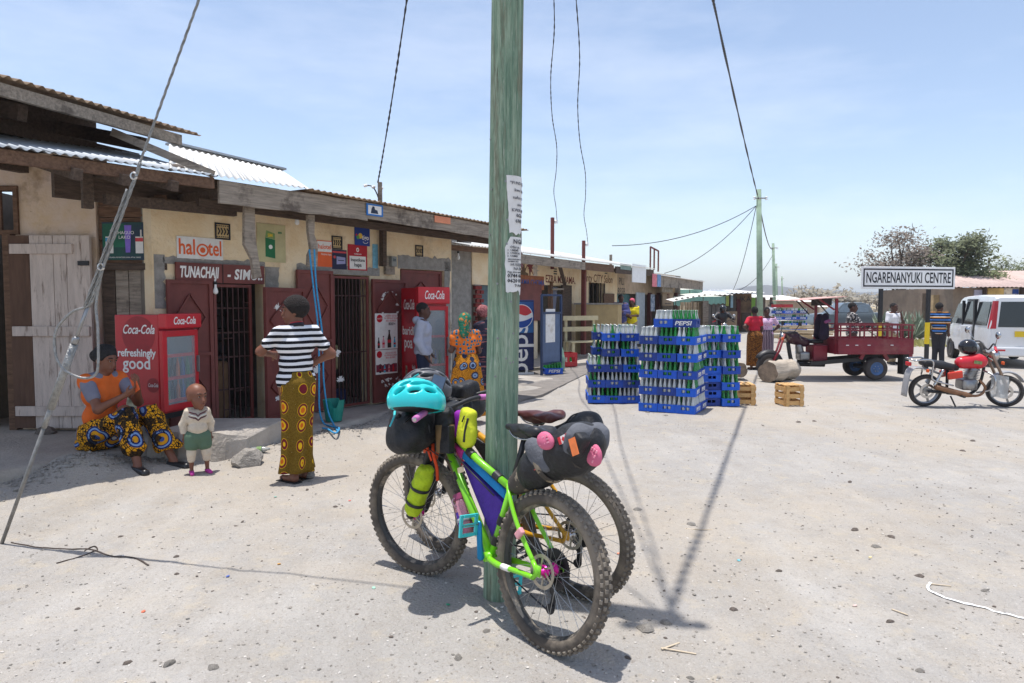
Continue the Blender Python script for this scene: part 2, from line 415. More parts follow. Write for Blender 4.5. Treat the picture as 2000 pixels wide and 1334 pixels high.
steel_dk = mat('dark painted bars', rgb(64, 36, 34), .6, var=.2, scale=9)
zinc = mat('galvanised sheet', rgb(158, 164, 170), .55, metal=.3, var=.08, scale=4); overlay(zinc, rgb(170, 150, 130), 2, .56, .74, amount=.6, seed=3)
zinc_rust = mat('rusty sheet', rgb(150, 128, 104), .75, metal=.1, var=.2, scale=5); overlay(zinc_rust, rgb(108, 74, 50), 3, .48, .66, amount=.9, seed=1)
zinc_white = mat('pale roofing', rgb(222, 220, 214), .55, metal=.1, var=.06, scale=3)
white_p = mat('white paint', rgb(240, 240, 238), .6, var=.05, scale=8)
paper = mat('paper', rgb(226, 224, 220), .85, var=.05, scale=14, bump=.2, bscale=10); overlay(paper, rgb(176, 164, 146), 4, .54, .7, amount=.6, seed=3)
ink = mat('black ink', (.025, .025, .03), .8, var=0)
red_p = mat('red paint', rgb(196, 34, 44), .4, var=.06, scale=5, coat=.2)
orange_p = mat('orange ink', rgb(222, 98, 48), .7, var=.05, scale=9)
coke_red = mat('cola red', rgb(186, 22, 38), .35, var=.06, scale=3, coat=.3); overlay(coke_red, rgb(120, 26, 34), 2.2, .56, .74, amount=.6, seed=5)
white_ink = mat('white ink', rgb(236, 234, 230), .6, var=0)
black_p = mat('black paint', (.018, .018, .02), .5, var=.2, scale=9)
rubber = mat('black rubber', (.028, .027, .027), .8, var=.2, scale=8)
blue_p = mat('blue ink', rgb(30, 70, 150), .5, var=.05, scale=8)
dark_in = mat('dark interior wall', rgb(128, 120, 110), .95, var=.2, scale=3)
glass_dk = mat('dark glass', (.02, .024, .028), .06, var=0, spec=.6)
chrome = mat('bright metal', rgb(190, 190, 190), .25, metal=1, var=.05, scale=9)
alu = mat('grey metal', rgb(150, 150, 150), .4, metal=.8, var=.15, scale=9)
rock_m = mat('grey rock', rgb(150, 144, 136), .95, var=.2, scale=7, bump=.8, bscale=18, coords='Generated')
rock_d = mat('dark stone', rgb(108, 98, 90), .95, var=.3, scale=3, bump=.6, bscale=20, coords='Generated')
# ---- ground
soil = mat('dusty ground', rgb(165, 161, 156), .97, var=.05, scale=.7, detail=8, col2=rgb(172, 167, 160), bump=1., bscale=55, spec=.1)
overlay(soil, rgb(int(172*.9), int(164*.9), int(154*.9)), 2.3, .46, .68, amount=.75, seed=4, detail=8); overlay(soil, rgb(182, 170, 152), .42, .5, .68, amount=.4, seed=11, detail=6)
overlay(soil, rgb(int(150*.9), int(140*.9), int(130*.9)), 34, .58, .68, amount=.75, seed=6); overlay(soil, rgb(int(216*.9), int(210*.9), int(204*.9)), 55, .60, .68, amount=.9, seed=2); overlay(soil, rgb(int(178*.9), int(174*.9), int(168*.9)), 9, .50, .66, amount=.7, seed=21, detail=8); overlay(soil, rgb(int(204*.9), int(190*.9), int(168*.9)), 5, .54, .68, amount=.6, seed=31, detail=8); overlay(soil, rgb(int(105*.9), int(96*.9), int(88*.9)), 120, .70, .76, amount=.8, seed=7)
overlay(soil, rgb(190, 186, 180), .9, .5, .7, amount=.38, seed=41, stretch=(2.4, .5, 1), rot=.386, detail=8); overlay(soil, rgb(146, 138, 128), 1.2, .55, .72, amount=.4, seed=51, stretch=(1.2, .6, 1), rot=-.5, detail=9); overlay(soil, rgb(140, 134, 126), 7, .58, .70, amount=.4, seed=71, stretch=(1, .7, 1), detail=9); overlay(soil, rgb(182, 168, 148), .25, .5, .62, amount=.35, seed=61)
def porch_edge():
 pts = [(-300, 975, .16), (0, 921, .16), (140, 893, .16), (290, 874, .15), (420, 862, .14), (560, 848, .12), (660, 832, .11), (760, 802, .09), (880, 770, .07), (1000, 752, .06), (1080, 738, .05)]
 return [gnd(*p) for p in pts]
PE = porch_edge()
def edge_dist(x, y):                      # signed distance outwards from the porch edge line
 best = 9; sg = 1
 for a, b in zip(PE[:-1], PE[1:]):
  ax, ay, bx, by = a.x, a.y, b.x, b.y; dx, dy = bx - ax, by - ay; L = math.hypot(dx, dy)
  t = max(0, min(1, ((x - ax) * dx + (y - ay) * dy) / L ** 2)); d = math.hypot(x - ax - dx * t, y - ay - dy * t)
  if d < best: best = d; sg = 1 if (x - ax) * dy - (y - ay) * dx > 0 else -1
 return best * sg
MOUND = gnd(140, 912, .08)
def gh(x, y):
 r = math.hypot(x, y)
 z = .020 * nz(x * .35, y * .35) + .016 * nz(x * 1.1, y * 1.1, 3) * (1 if r < 30 else .3) - .012
 if r < 14:
  z += .009 * nz(x * 4, y * 4, 7) + .005 * nz(x * 13, y * 13, 1) + .003 * nz(x * 29, y * 29, 4)
  d = edge_dist(x, y)
  if y < 13:
   z += .085 * math.exp(-((d - .12) / .42) ** 2) * (1 + .8 * nz(x * 1.3, y * 1.3, 5))     # scuffed bank along the slab
  z += .11 * math.exp(-(((x - MOUND.x) / .38) ** 2 + ((y - MOUND.y) / .30) ** 2))
 if r < 9:                                             # keep the standing spots of wheels and feet level
  for cx, cy in LEVEL:
   q = math.hypot(x - cx, y - cy)
   if q < .9: z *= .15 + .85 * min(1, max(0, (q - .25) / .6))
 if r > 60: z += (r - 60) * .002 * (1 + nz(x * .004, y * .004, 2))
 return z
LEVEL = [(.2, 3.0), (-.5, 3.95), (.43, 3.6), (-.5, 4.3), (-.06, 3.7)]
def make_ground():
 # rows fan out from below the camera: fine near, coarse far
 rad = [.3]
 while rad[-1] < 2600: rad.append(rad[-1] * (1.0105 if rad[-1] < 14 else (1.05 if rad[-1] < 80 else 1.25)))
 angs = [RAD(a) for a in np.concatenate([np.arange(-60, -44, 2.), np.arange(-44, 44.01, .36), np.arange(46, 61, 2.)])]
 angs = [-PI + .0001] + [RAD(a) for a in range(-170, -60, 10)] + angs + [RAD(a) for a in range(70, 180, 10)] + [PI - .0001]
 vs = []; fs = []; n = len(angs)
 for r in rad:
  for a in angs:
   x, y = r * sin(a), r * cos(a); z = gh(x, y) if abs(a) < 1.1 or r > 60 else 0
   vs.append((x, y, z))
 for i in range(len(rad) - 1):
  for k in range(n - 1): fs.append((i * n + k, i * n + k + 1, (i + 1) * n + k + 1, (i + 1) * n + k))
 vs.append((0, 0, 0)); c = len(vs) - 1
 for k in range(n - 1): fs.append((c, k + 1, k))
 m = MB(); m.v = vs; m.f = [f if len(f) == 3 else f[::-1] for f in fs]; m.mi = [0] * len(fs); m.sm = [True] * len(fs)
 return m.build('ground', soil)
tag(make_ground(), kind='structure')
# dry grass plain beyond the street
dry = mat('dry grass plain', rgb(196, 180, 146), .97, var=.12, scale=.02, col2=rgb(180, 160, 120), detail=8); overlay(dry, rgb(120, 118, 78), .05, .58, .72, amount=.6, seed=1)
b = SM()
def plainf(u, v):
 a = RAD(13 + 34 * u); r = 62 * (40 ** v); x, y = r * sin(a), r * cos(a)
 return V(x, y, gh(x, y) - .03 + .06 * min(1, v * 9))
b.grid(plainf, 60, 40); tag(b.build('plain', dry), kind='structure')
# far hills
hill_m = mat('far hill', rgb(96, 92, 84), .95, var=.08, scale=.004)
def hill(name, pts, Y, depth):
 bb = MB(); bb.smooth = True; xs = [p[0] for p in pts]; N = 80
 def prof(px):
  for (a, ya), (c, yc) in zip(pts[:-1], pts[1:]):
   if a <= px <= c: t = (px - a) / (c - a); t = t * t * (3 - 2 * t); return ya + (yc - ya) * t
  return pts[-1][1]
 def fn(u, v):
  px = xs[0] + (xs[-1] - xs[0]) * u; p = at(px, prof(px) + 1.2 * nz(px * .05), Y); k = sin(PI * v)
  return V(p.x, Y + depth * (v - .5) * 2, 4 + (p.z - 4) * k * (1 + .03 * nz(u * 12, v * 9)))
 bb.grid(fn, N, 14); return tag(bb.build(name, hill_m), kind='structure')
hill('hill', [(1380, 586), (1440, 572), (1476, 557), (1510, 563), (1560, 563), (1590, 566), (1640, 574), (1700, 582), (1800, 588)], 1250, 300)
hill('hill', [(1560, 590), (1640, 576), (1700, 570), (1800, 573), (1900, 566), (2100, 572)], 1800, 400)
# ---- concrete platform in front of the shops
def wobble(p, a, s): return V(p.x + a * nz(p.x * s, p.y * s, 1), p.y + a * nz(p.x * s, p.y * s, 9), p.z)
def platform():
 m = MB(); edge = []
 for a, c in zip(PE[:-1], PE[1:]):
  n = max(2, int((c - a).length / .07))
  for k in range(n): edge.append(wobble(a.lerp(c, k / n), .035, 5))
 edge.append(PE[-1])
 nin = Vector((-.797, .604, 0)); rows = [0, .012, .04, .12, .4, 1.2, 5.5]
 rings = []
 for p in edge:
  col = [V(p.x - nin.x * .05, p.y - nin.y * .05, -.12), V(p.x - nin.x * (.03 + .03 * nz(p.x * 9, p.y * 9)), p.y - nin.y * .03, p.z - .07)]
  for i, d in enumerate(rows):
   q = p + nin * d; dz = -.018 if i == 0 else (-.006 if i == 1 else 0)
   if i < len(rows) - 1 and i > 1: dz += .006 * nz(q.x * 3, q.y * 3)
   col.append(V(q.x, q.y, p.z + dz))
  rings.append(col)
 n = len(rings[0]); vs = [p for r in rings for p in r]
 m.smooth = True
 m.add(vs, [(i * n + k, (i + 1) * n + k, (i + 1) * n + k + 1, i * n + k + 1) for i in range(len(rings) - 1) for k in range(n - 1)])
 return tag(m.build('pavement', concrete), kind='structure')
platform()
# rubble mound against the slab
def rubble(x, y, z, r, sq=.6, seed=0, mt=None, name='rock', parent=None, n=3, M=None):
 bm = bmesh.new(); bmesh.ops.create_icosphere(bm, subdivisions=n, radius=1)
 for v in bm.verts:
  p = v.co.copy(); k = 1 + .34 * nz(p.x * 1.3 + seed, p.y * 1.3, p.z * 1.3 + seed) + .12 * nz(p.x * 4 + seed, p.y * 4, p.z * 4)
  # chop flat faces so that it reads as broken stone
  for d in ((.7, .5, .5), (-.6, .6, .5), (.1, -.8, .6), (-.5, -.4, .75), (.9, -.3, .2), (.1, .1, 1)):
   d = Vector(d).normalized(); q = p.dot(d)
   if q * k > .62: p = p - d * (q * k - .62) * .95
  v.co = V(p.x * k * r, p.y * k * r * (.8 + .3 * sin(seed * 3)), p.z * k * r * sq)
 me = bpy.data.meshes.new(name); bm.to_mesh(me); bm.free(); me.materials.append(mt or rock_m)
 o = bpy.data.objects.new(name, me); COL.objects.link(o); o.location = (x, y, z); o.rotation_euler = (0, 0, seed * 2.1)
 if parent: o.parent = parent
 return o
p = gnd(430, 872, .05); tag(rubble(p.x - .05, p.y + .2, .10, .21, .85, 1.3), 'broken grey concrete lump right behind the standing toddler', 'rock')
p = gnd(360, 880, .05); tag(rubble(p.x, p.y + .1, .05, .25, .6, 4.2), 'flat broken slab of concrete between seated woman and toddler', 'rock')
p = gnd(480, 898, .05); tag(rubble(p.x + .02, p.y, .08, .15, .85, 2.7), 'pointed grey rock on the ground left of the striped shirt woman', 'rock')
p = gnd(118, 838, .16); tag(rubble(p.x, p.y - .25, .19, .12, .6, 5.1, rock_d), 'dark flat stone holding the whitewashed plank door', 'rock')
p = gnd(605, 935); tag(rubble(p.x, p.y + .05, .03, .048, .9, 3.3), 'fist sized grey stone behind heel of striped shirt woman', 'stone')
# ---------------------------------------------------------------- facade frames
class Fac:
 def __init__(s, O, ang): s.O = Vector(O); s.a = ang; s.x = V(cos(ang), sin(ang), 0); s.y = V(-sin(ang), cos(ang), 0)
 def p(s, px, py, off=0.):            # pixel -> (along, height) on the plane standing `off` in front of the wall
  r = ray(px, py); Q = s.O - s.y * off; n = s.y
  t = (Q - V(0, 0, CAM_H)).dot(n) / r.dot(n); w = V(0, 0, CAM_H) + r * t
  return ((w - s.O).dot(s.x), w.z)
 def w(s, x, y, z): return s.O + s.x * x + s.y * y + V(0, 0, z - s.O.z)
 def root(s, name, label, cat, group=None): return thing(name, label, cat, (s.O.x, s.O.y, 0), s.a, group)
def text_on(parent, body, x, z, y, size, m, **k):     # lettering on a face that looks along local -Y
 return text('lettering', body, size, m, parent, TR((x, y, z)) @ RO(PI / 2, 4, 'X'), **k)
def panel(name, f, px0, py0, px1, py1, off, m, parent=None, th=.012, bevel=0):
 """upright rectangular panel on a facade given by two pixel corners -> object in facade coordinates"""
 x0, z0 = f.p(px0, py1, off); x1, z1 = f.p(px1, py0, off); z0b = f.p(px1, py1, off)[1]; z1b = f.p(px0, py0, off)[1]
 z0 = (z0 + z0b) / 2; z1 = (z1 + z1b) / 2
 o = MB().box(((x0 + x1) / 2, -off + th / 2, (z0 + z1) / 2), (x1 - x0, th, z1 - z0)).build(name, m, parent, bevel=bevel)
 return o, (x0 + x1) / 2, (z0 + z1) / 2, x1 - x0, z1 - z0
def sign(name, label, cat, f, px0, py0, px1, py1, off, m, th=.012, y_tilt=0):
 """a thing of its own hung on a facade: root at its centre, local X along the wall, Z up, face looks to -Y"""
 x0, z0 = f.p(px0, py1, off); x1, z1 = f.p(px1, py0, off); z0 = (z0 + f.p(px1, py1, off)[1]) / 2; z1 = (z1 + f.p(px0, py0, off)[1]) / 2
 c = f.w((x0 + x1) / 2, -off, (z0 + z1) / 2)
 t = thing(name, label, cat, c, f.a + y_tilt); w, h = x1 - x0, z1 - z0
 MB().box((0, th / 2, 0), (w, th, h)).build('board', m, t)
 return t, w, h
def rect(t, name, x, z, w, h, m, d=.003, y=0.): return MB().box((x, y - d / 2, z), (w, d, h)).build(name, m, t)
def disc(t, name, x, z, r, m, d=.003, n=28, sx=1., y=0.):
 return MB().prism([(sx * r * cos(2 * PI * i / n), r * sin(2 * PI * i / n)) for i in range(n)], (x, y - d, z), (1, 0, 0), (0, 0, 1), d).build(name, m, t)
def poly(t, name, pts, m, d=.003, y=0.): return MB().prism(pts, (0, y - d, 0), (1, 0, 0), (0, 0, 1), d).build(name, m, t)
def corrugated(parent, A, B, C, D, m, pitch=.085, amp=.012, sheet=.8, name='roof_sheet', jit=.02, seed=0):
 """sheets from eave line A->B up to ridge line C->D (points in parent space)"""
 A, B, C, D = map(Vector, (A, B, C, D)); L = (B - A).length; n = max(1, round(L / sheet)); rnd = random.Random(seed)
 nrm = (B - A).cross(C - A).normalized()
 if nrm.z < 0: nrm = -nrm
 for i in range(n):
  u0, u1 = i / n, (i + 1) / n; w = max(2, round(L / n / pitch)); seg = w * 6; j = rnd.uniform(-jit, jit); lift = .002 * (i % 2)
  vs = []
  for side in (0, 1):
   for k in range(seg + 1):
    u = u0 + (u1 - u0) * k / seg * (1.004); e = A.lerp(B, u); r = C.lerp(D, u); e = e + (e - r).normalized() * j
    h = nrm * (amp * sin(2 * PI * k / 6) + lift - .003 * side)
    vs += [e + h, r + h]
  fs = []; o = 2 * (seg + 1)
  for k in range(seg):
   fs.append((2 * k, 2 * k + 2, 2 * k + 3, 2 * k + 1)); fs.append((o + 2 * k, o + 2 * k + 1, o + 2 * k + 3, o + 2 * k + 2)); fs.append((2 * k, o + 2 * k, o + 2 * k + 2, 2 * k + 2))
  b = SM(); b.add(vs, fs); b.build(name, m, parent)
# ---------------------------------------------------------------- long shop (the yellow one)
O_B = gnd(410, 833, .12); A_B = math.atan2(.797, .604)
FB = Fac(O_B, A_B)
shopB = FB.root('shop_building', 'long low shop with yellow plaster front, red steel doors and grey fascia board', 'building')
def sx(px, py=600, off=0.): return FB.p(px, py, off)[0]
xs = {k: sx(k) for k in (300, 322, 412, 516, 560, 640, 722, 782, 868, 882)}
WT = 2.75; ZF = .08                       # wall top, floor
z1 = FB.p(465, 553)[1]; z2 = FB.p(680, 537)[1]; z3 = FB.p(825, 527)[1]
def wall_boxes(f, cells, th=.2):
 b = MB()
 for x0, x1, za, zb in cells: b.bb((x0, 0, za), (x1, th, zb))
 return b
wall_boxes(FB, [(xs[300], xs[412], -.2, WT), (xs[412], xs[516], z1, WT), (xs[516], xs[640], -.2, WT), (xs[640], xs[722], z2, WT), (xs[722], xs[782], -.2, WT), (xs[782], xs[868], z3, WT), (xs[868], xs[882], -.2, WT)]).build('wall', plaster_y, shopB)
# rooms behind the openings
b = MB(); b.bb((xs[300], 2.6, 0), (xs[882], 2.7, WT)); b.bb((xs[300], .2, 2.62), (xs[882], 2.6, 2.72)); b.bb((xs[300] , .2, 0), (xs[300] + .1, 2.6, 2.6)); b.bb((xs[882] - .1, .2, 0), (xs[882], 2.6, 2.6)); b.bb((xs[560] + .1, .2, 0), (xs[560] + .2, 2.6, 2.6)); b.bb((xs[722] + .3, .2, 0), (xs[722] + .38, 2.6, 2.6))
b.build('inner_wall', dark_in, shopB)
MB().bb((xs[300], .05, .0), (xs[882], 2.6, ZF + .03)).build('floor', concrete, shopB)
# grey block-work showing through the first grille
blk = mat('grey blocks', rgb(120, 122, 124), .95, var=.15, scale=6)
bw = .36; bh = .19
bme = None
for r in range(11):
 for c in range(5):
  x = xs[412] - .1 + c * bw + (bw / 2 if r % 2 else 0)
  if bme is None: o = MB().box((0, 0, 0), (bw - .015, .1, bh - .015)).build('block', blk, shopB); bme = o.data
  else: o = shared('block', bme, shopB)
  o.location = (x, 1.75 + .006 * ((r * 7 + c * 3) % 5), .1 + bh / 2 + r * bh)
# cement collars round the openings, ragged
def collar(x0, x1, za, zb, side, seed):
 pts = []
 n = 22
 for i in range(n + 1): pts.append((x0 + (x1 - x0) * i / n, zb + .05 * nz(i * .7, seed) + .03))
 pts += [(x1, za), (x0, za)]
 poly(shopB, 'cement_patch', pts, cement, .006)
def vcollar(x0, z0, z1_, w, seed):
 n = 16; pts = [(x0, z0)] + [(x0 + w + .05 * nz(i * .8, seed), z0 + (z1_ - z0) * i / n) for i in range(n + 1)] + [(x0, z1_)]
 poly(shopB, 'cement_patch', pts, cement, .006)
vcollar(xs[412] - .66, 1.55, z1 + .30, .12, 11); vcollar(xs[516] + .02, 1.5, z1 + .22, .2, 12); collar(xs[412] - .56, xs[516] + .02, z1 + .2, z1 + .25, 0, 2); collar(xs[640] - .5, xs[722] + .2, z2 + .002, z2 + .09, 0, 5); collar(xs[782] - .05, xs[868] + .16, z3 + .002, z3 + .18, 0, 9)
vcollar(xs[868], .1, z3 + .16, .14, 3)
b = MB(); pl = [(xs[868] + .15 + .06 * nz(i * .7, 4), .1 + i * .14) for i in range(13)] + [(xs[882] - .01, 1.9), (xs[882] - .01, .1)]
poly(shopB, 'whitewash_patch', pl, plaster_w, .004)
# grilles: each bar its own piece
barm = {}
def bar(parent, p, q, t=.014, m=steel_dk, name='bar'):
 p = Vector(p); q = Vector(q); L = round((q - p).length, 3); key = (L, t, m.name)
 if key not in barm: barm[key] = MB().box((0, 0, 0), (t, t, L)).build(name, m, parent); o = barm[key]; barm[key] = o.data
 else: o = shared(name, barm[key], parent)
 o.location = (p + q) / 2; o.rotation_euler = (q - p).to_track_quat('Z', 'Y').to_euler(); return o
def grille(label, x0, x1, za, zb, nb, rails, y=-.04):
 g = thing('security_grille', label, 'grille', FB.w(x0, y, 0), A_B); w = x1 - x0
 b = MB(); t = .035
 for a, c in (((0, 0, za), (t, .03, zb)), ((w - t, 0, za), (w, .03, zb)), ((t, 0, za), (w - t, .03, za + t)), ((t, 0, zb - t), (w - t, .03, zb))): b.bb(a, c)
 b.build('frame', red_steel, g)
 for i in range(1, nb): bar(g, (t + (w - 2 * t) * i / nb, .012, za + t), (t + (w - 2 * t) * i / nb, .012, zb - t))
 for r in rails: bar(g, (t, .03, r), (w - t, .03, r), .018)
 return g
g1 = grille('rusty red barred gate closing the doorway under the hand painted sign', xs[412] + .015, xs[516] - .2, .14, z1 - .02, 6, [.55, .95, 1.25, 1.55])
for k in range(7): bar(g1, (.12 + .14 * (k % 4), .028, .3 + .22 * k), (.26 + .14 * (k % 4), .028, .3 + .22 * k), .012)
grille('dark barred gate of the middle shop left of the poster door', xs[640] + .06, xs[722] - .05, .12, z2 - .02, 9, [.9, z2 - .3])
# steel door leaves, folded back against the wall
def leaf(label, x0, x1, za, zb, y, m=red_steel, diag=1, ang=0, flake=False):
 d = thing('steel_door', label, 'door', FB.w(x0, y, 0), A_B + ang); w = x1 - x0
 MB().bb((0, 0, za), (w, .02, zb)).build('panel', m, d)
 b = MB(); t = .045
 for a, c in (((0, -.022, za), (t, -.001, zb)), ((w - t, -.022, za), (w, -.001, zb)), ((t, -.022, zb - t), (w - t, -.001, zb)), ((t, -.022, za), (w - t, -.001, za + t)), ((t, -.022, (za + zb) * .5 - .02), (w - t, -.001, (za + zb) * .5 + .02))): b.bb(a, c)
 b.build('frame', red_steel, d)
 for za_, zb_ in ((za + .1, (za + zb) / 2 - .1), ((za + zb) / 2 + .1, zb - .1)):
  cz = (za_ + zb_) / 2; hw = w / 2 - .09; hh = (zb_ - za_) / 2 * .8
  dm = MB()
  for p, q in (((0, hh), (hw, 0)), ((-hw, 0), (0, -hh)), ((-hw * .96, hh * .04), (-.02, hh * .96)), ((.02, -hh * .96), (hw * .96, -hh * .04))):
   dm.beam((w / 2 + p[0], -.012, cz + p[1]), (w / 2 + q[0], -.012, cz + q[1]), .02, .03, (0, 1, 0))
  dm.build('diamond_moulding', red_steel, d)
 return d
leaf('dark red steel door leaf folded open behind the nearest cola fridge', xs[322], xs[412] - .01, .14, z1 + .02, -.05)
dB = leaf('red steel door leaf with torn white stickers behind the striped shirt woman', xs[516] - .19, xs[560] + .28, .14, z1 - .05, -.30, ang=.32)
dC = leaf('tall red steel door leaf beside the hanging blue rope', xs[560] + .12, xs[640] + .04, .12, z2 + .04, -.06)
dD = leaf('red steel door leaf pasted with soft drink posters', xs[722] - .04, xs[782] + .04, .12, z2 - .05, -.10, red_flake)
leaf('brown red wooden door panel behind the far cola fridge', xs[782] + .06, xs[868] - .02, .12, z3 - .01, .06)
rnd = random.Random(3)
def scrap(parent, x, z, r, seed, m=paper, y=-.004, sq=.7):
 n = 26; rr_ = random.Random(seed * 7 + 1); k_ = [rr_.uniform(.35, 1.15) for _ in range(n)]; poly(parent, 'paper_scrap', [(x + r * k_[i] * cos(2 * PI * i / n), z + sq * r * k_[i] * sin(2 * PI * i / n)) for i in range(n)], m, .002, y)
for x, z, r, s_ in ((.25, 1.55, .09, 1), (.5, .95, .12, 2), (.42, .66, .1, 3), (.6, .5, .09, 4), (.22, .4, .06, 6), (.6, 1.25, .07, 9)): scrap(dB, x, z, r, s_)
for x, z, r, s_ in ((.25, 1.1, .07, 1), (.62, .9, .09, 5), (.3, .7, .08, 8), (.7, .52, .08, 9)): scrap(dC, x, z, r, s_)
wD = xs[782] - xs[722] + .08
for i in range(26):
 a = rnd.random() * 6.28; scrap(dD, wD / 2 + .30 * math.copysign(abs(cos(a)) ** .5, cos(a)) * (wD - .2), 1.52 + .26 * math.copysign(abs(sin(a)) ** .5, sin(a)), rnd.uniform(.015, .04), i)
for i in range(12): scrap(dD, wD / 2 + rnd.uniform(-.3, .3) * wD, .42 + rnd.uniform(-.06, .04), rnd.uniform(.02, .05), i + 40)
# drinks posters on that door
def bottle_print(t, x, z, h, col, name='printed_bottle', cap=None):
 w = h * .27; poly(t, name, [(x - w / 2, z), (x + w / 2, z), (x + w / 2, z + h * .5), (x + w * .2, z + h * .78), (x + w * .2, z + h * .9), (x - w * .2, z + h * .9), (x - w * .2, z + h * .78), (x - w / 2, z + h * .5)], col, .0012, -.0015)
 rect(t, 'printed_cap', x, z + h * .945, w * .5, h * .08, cap or ink, .0012, -.0015); rect(t, 'printed_label', x, z + h * .36, w, h * .16, red_p, .001, -.003)
cola_b = mat('cola brown', rgb(52, 26, 24), .6, var=0); cyan_b = mat('cyan ink', rgb(70, 170, 200), .6, var=0); pink_b = mat('pink ink', rgb(214, 150, 160), .6, var=0)
t, w, h = sign('drinks_poster', 'white soft drink price poster with four bottles on red door', 'poster', FB, 733, 612, 776, 682, .135, paper, .003)
disc(t, 'round_logo', -w * .3, h * .36, w * .13, coke_red, .0015); text_on(t, 'Coca-Cola', -w * .3, h * .36, -.002, .035, white_ink, shear=.25, depth=.0004)
text_on(t, 'LADHA ILE ILE\nYA MPAKA SASA\nBILA BUNDI', w * .2, h * .36, -.001, .038, red_p, depth=.0004); text_on(t, '800/=', w * .25, h * .2, -.001, .06, ink, offset=.001, depth=.0004)
for x, hh, c in ((-.35, .3, cola_b), (-.14, .34, pink_b), (.12, .5, cola_b), (.36, .3, cyan_b)): bottle_print(t, w * x, -h * .46, h * hh, c)
t, w, h = sign('drinks_poster', 'torn lower soft drink poster with red bottles, under the price poster', 'poster', FB, 734, 683, 776, 730, .135, paper, .003)
disc(t, 'round_logo', -w * .33, h * .32, w * .12, coke_red, .0015); text_on(t, 'LADHA ILE ILE\nYA MPAKA SASA\nBILA BUNDI', w * .18, h * .26, -.001, .036, red_p, depth=.0004)
poly(t, 'torn_print', [(w * (-.48 + .96 * i / 10), h * (-.1 + .1 * nz(i * .8, 2))) for i in range(11)] + [(w * .48, -h * .45), (-w * .48, -h * .4)], mat('wine print', rgb(120, 40, 60), .7, var=.3, scale=30), .0012)
for x, c in ((-.3, cola_b), (-.1, cyan_b), (.1, pink_b), (.3, red_p)): bottle_print(t, w * x, -h * .44, h * .36, c)
# lintel sign
t, w, h = sign('name_board', 'brown shop sign reading TUNACHAJI - SIMU above the barred gate', 'sign', FB, 345, 516, 516, 553, .05, red_steel, .035)
rect(t, 'divider', 0.0, 0, .012, h, steel_dk, .006)
text_on(t, 'TUNACHAJI', -w * .26, .0, -.003, h * .78, white_ink, shear=.2, offset=.006, fit=w * .42); text_on(t, '- SIMU..', w * .26, -.01, -.003, h * .74, white_ink, shear=.15, offset=.006, space=1.1, fit=w * .42)
# posters on the yellow wall
t, w, h = sign('phone_shop_poster', 'white poster reading halotel in orange letters', 'poster', FB, 346, 464, 435, 506, .012, paper, .004)
text_on(t, 'hal', -w * .29, 0, -.002, h * 1.0, orange_p, offset=.004, fit=w * .34); text_on(t, 'tel', w * .32, 0, -.002, h * 1.0, orange_p, offset=.004, fit=w * .3)
b = MB(); b.lathe([(h * .30, 0), (h * .30, .002), (h * .22, .002), (h * .22, 0)], (w * .045, -.001, -h * .08), (0, -1, 0), 28, closed=True); b.build('round_letter', orange_p, t); disc(t, 'round_letter_centre', w * .045, -h * .08, h * .13, orange_p, .002, y=-.001)
t, w, h = sign('cigarette_poster', 'faded cream poster with a green cigarette packet', 'poster', FB, 503, 438, 557, 512, .012, mat('cream paper', rgb(190, 182, 140), .8, var=.14, scale=3), .004)
poly(t, 'packet', [(-w * .22, -h * .36), (w * .12, -h * .40), (w * .12, h * .1), (-w * .22, h * .14)], mat('packet green', rgb(32, 112, 70), .6, var=.08), .002)
poly(t, 'packet_top', [(-w * .22, h * .15), (w * .12, h * .11), (w * .12, h * .26), (-w * .18, h * .33)], mat('packet pale green', rgb(120, 150, 90), .6, var=.08), .002)
text_on(t, 'SM', -w * .05, h * .2, -.0025, h * .12, mat('yellow ink', rgb(226, 196, 60), .6, var=0), offset=.002, depth=.0004); disc(t, 'star', -w * .04, -h * .1, w * .07, white_ink, .001, 8, y=-.0022); text_on(t, 'sm', w * .3, h * .3, -.001, h * .1, MATS['packet green'], offset=.002, depth=.0004)
t, w, h = sign('phone_shop_poster', 'small orange halotel poster beside the rope bracket', 'poster', FB, 620, 470, 648, 521, .012, orange_p, .004)
rect(t, 'white_band', 0, h * .27, w * .96, h * .4, paper, .001); text_on(t, 'halotel', 0, h * .26, -.0015, h * .25, orange_p, offset=.002, depth=.0004, fit=w * .86); text_on(t, 'Huduma hapa', w * .1, -h * .02, -.0015, h * .11, white_ink, depth=.0004, xs=.8)
t, w, h = sign('razor_poster', 'dark blue poster showing a razor blade', 'poster', FB, 649, 488, 677, 526, .012, mat('navy ink', rgb(36, 38, 66), .7, var=.1), .004)
rect(t, 'red_band', 0, h * .38, w * .94, h * .09, red_p, .001); poly(t, 'blade', [(-w * .2, -h * .25), (w * .4, -h * .2), (w * .4, h * .12), (-w * .2, h * .16)], mat('blade lilac', rgb(150, 150, 190), .5, var=.1), .001)
rect(t, 'blade_slot', w * .1, -h * .04, w * .4, h * .04, ink, .001, -.001); disc(t, 'flower', -w * .33, h * .12, w * .08, red_p, .001)
t, w, h = sign('phone_money_poster', 'red poster reading Inapatikana hapa on a white box', 'poster', FB, 680, 478, 717, 528, .012, mat('signal red', rgb(176, 36, 46), .7, var=.06), .004)
rect(t, 'white_box', 0, -h * .2, w * .84, h * .5, paper, .001); text_on(t, 'Inapatikana', 0, -h * .1, -.0015, h * .17, ink, offset=.0015, depth=.0004, fit=w * .72); text_on(t, 'hapa', 0, -h * .29, -.0015, h * .2, ink, offset=.002, depth=.0004)
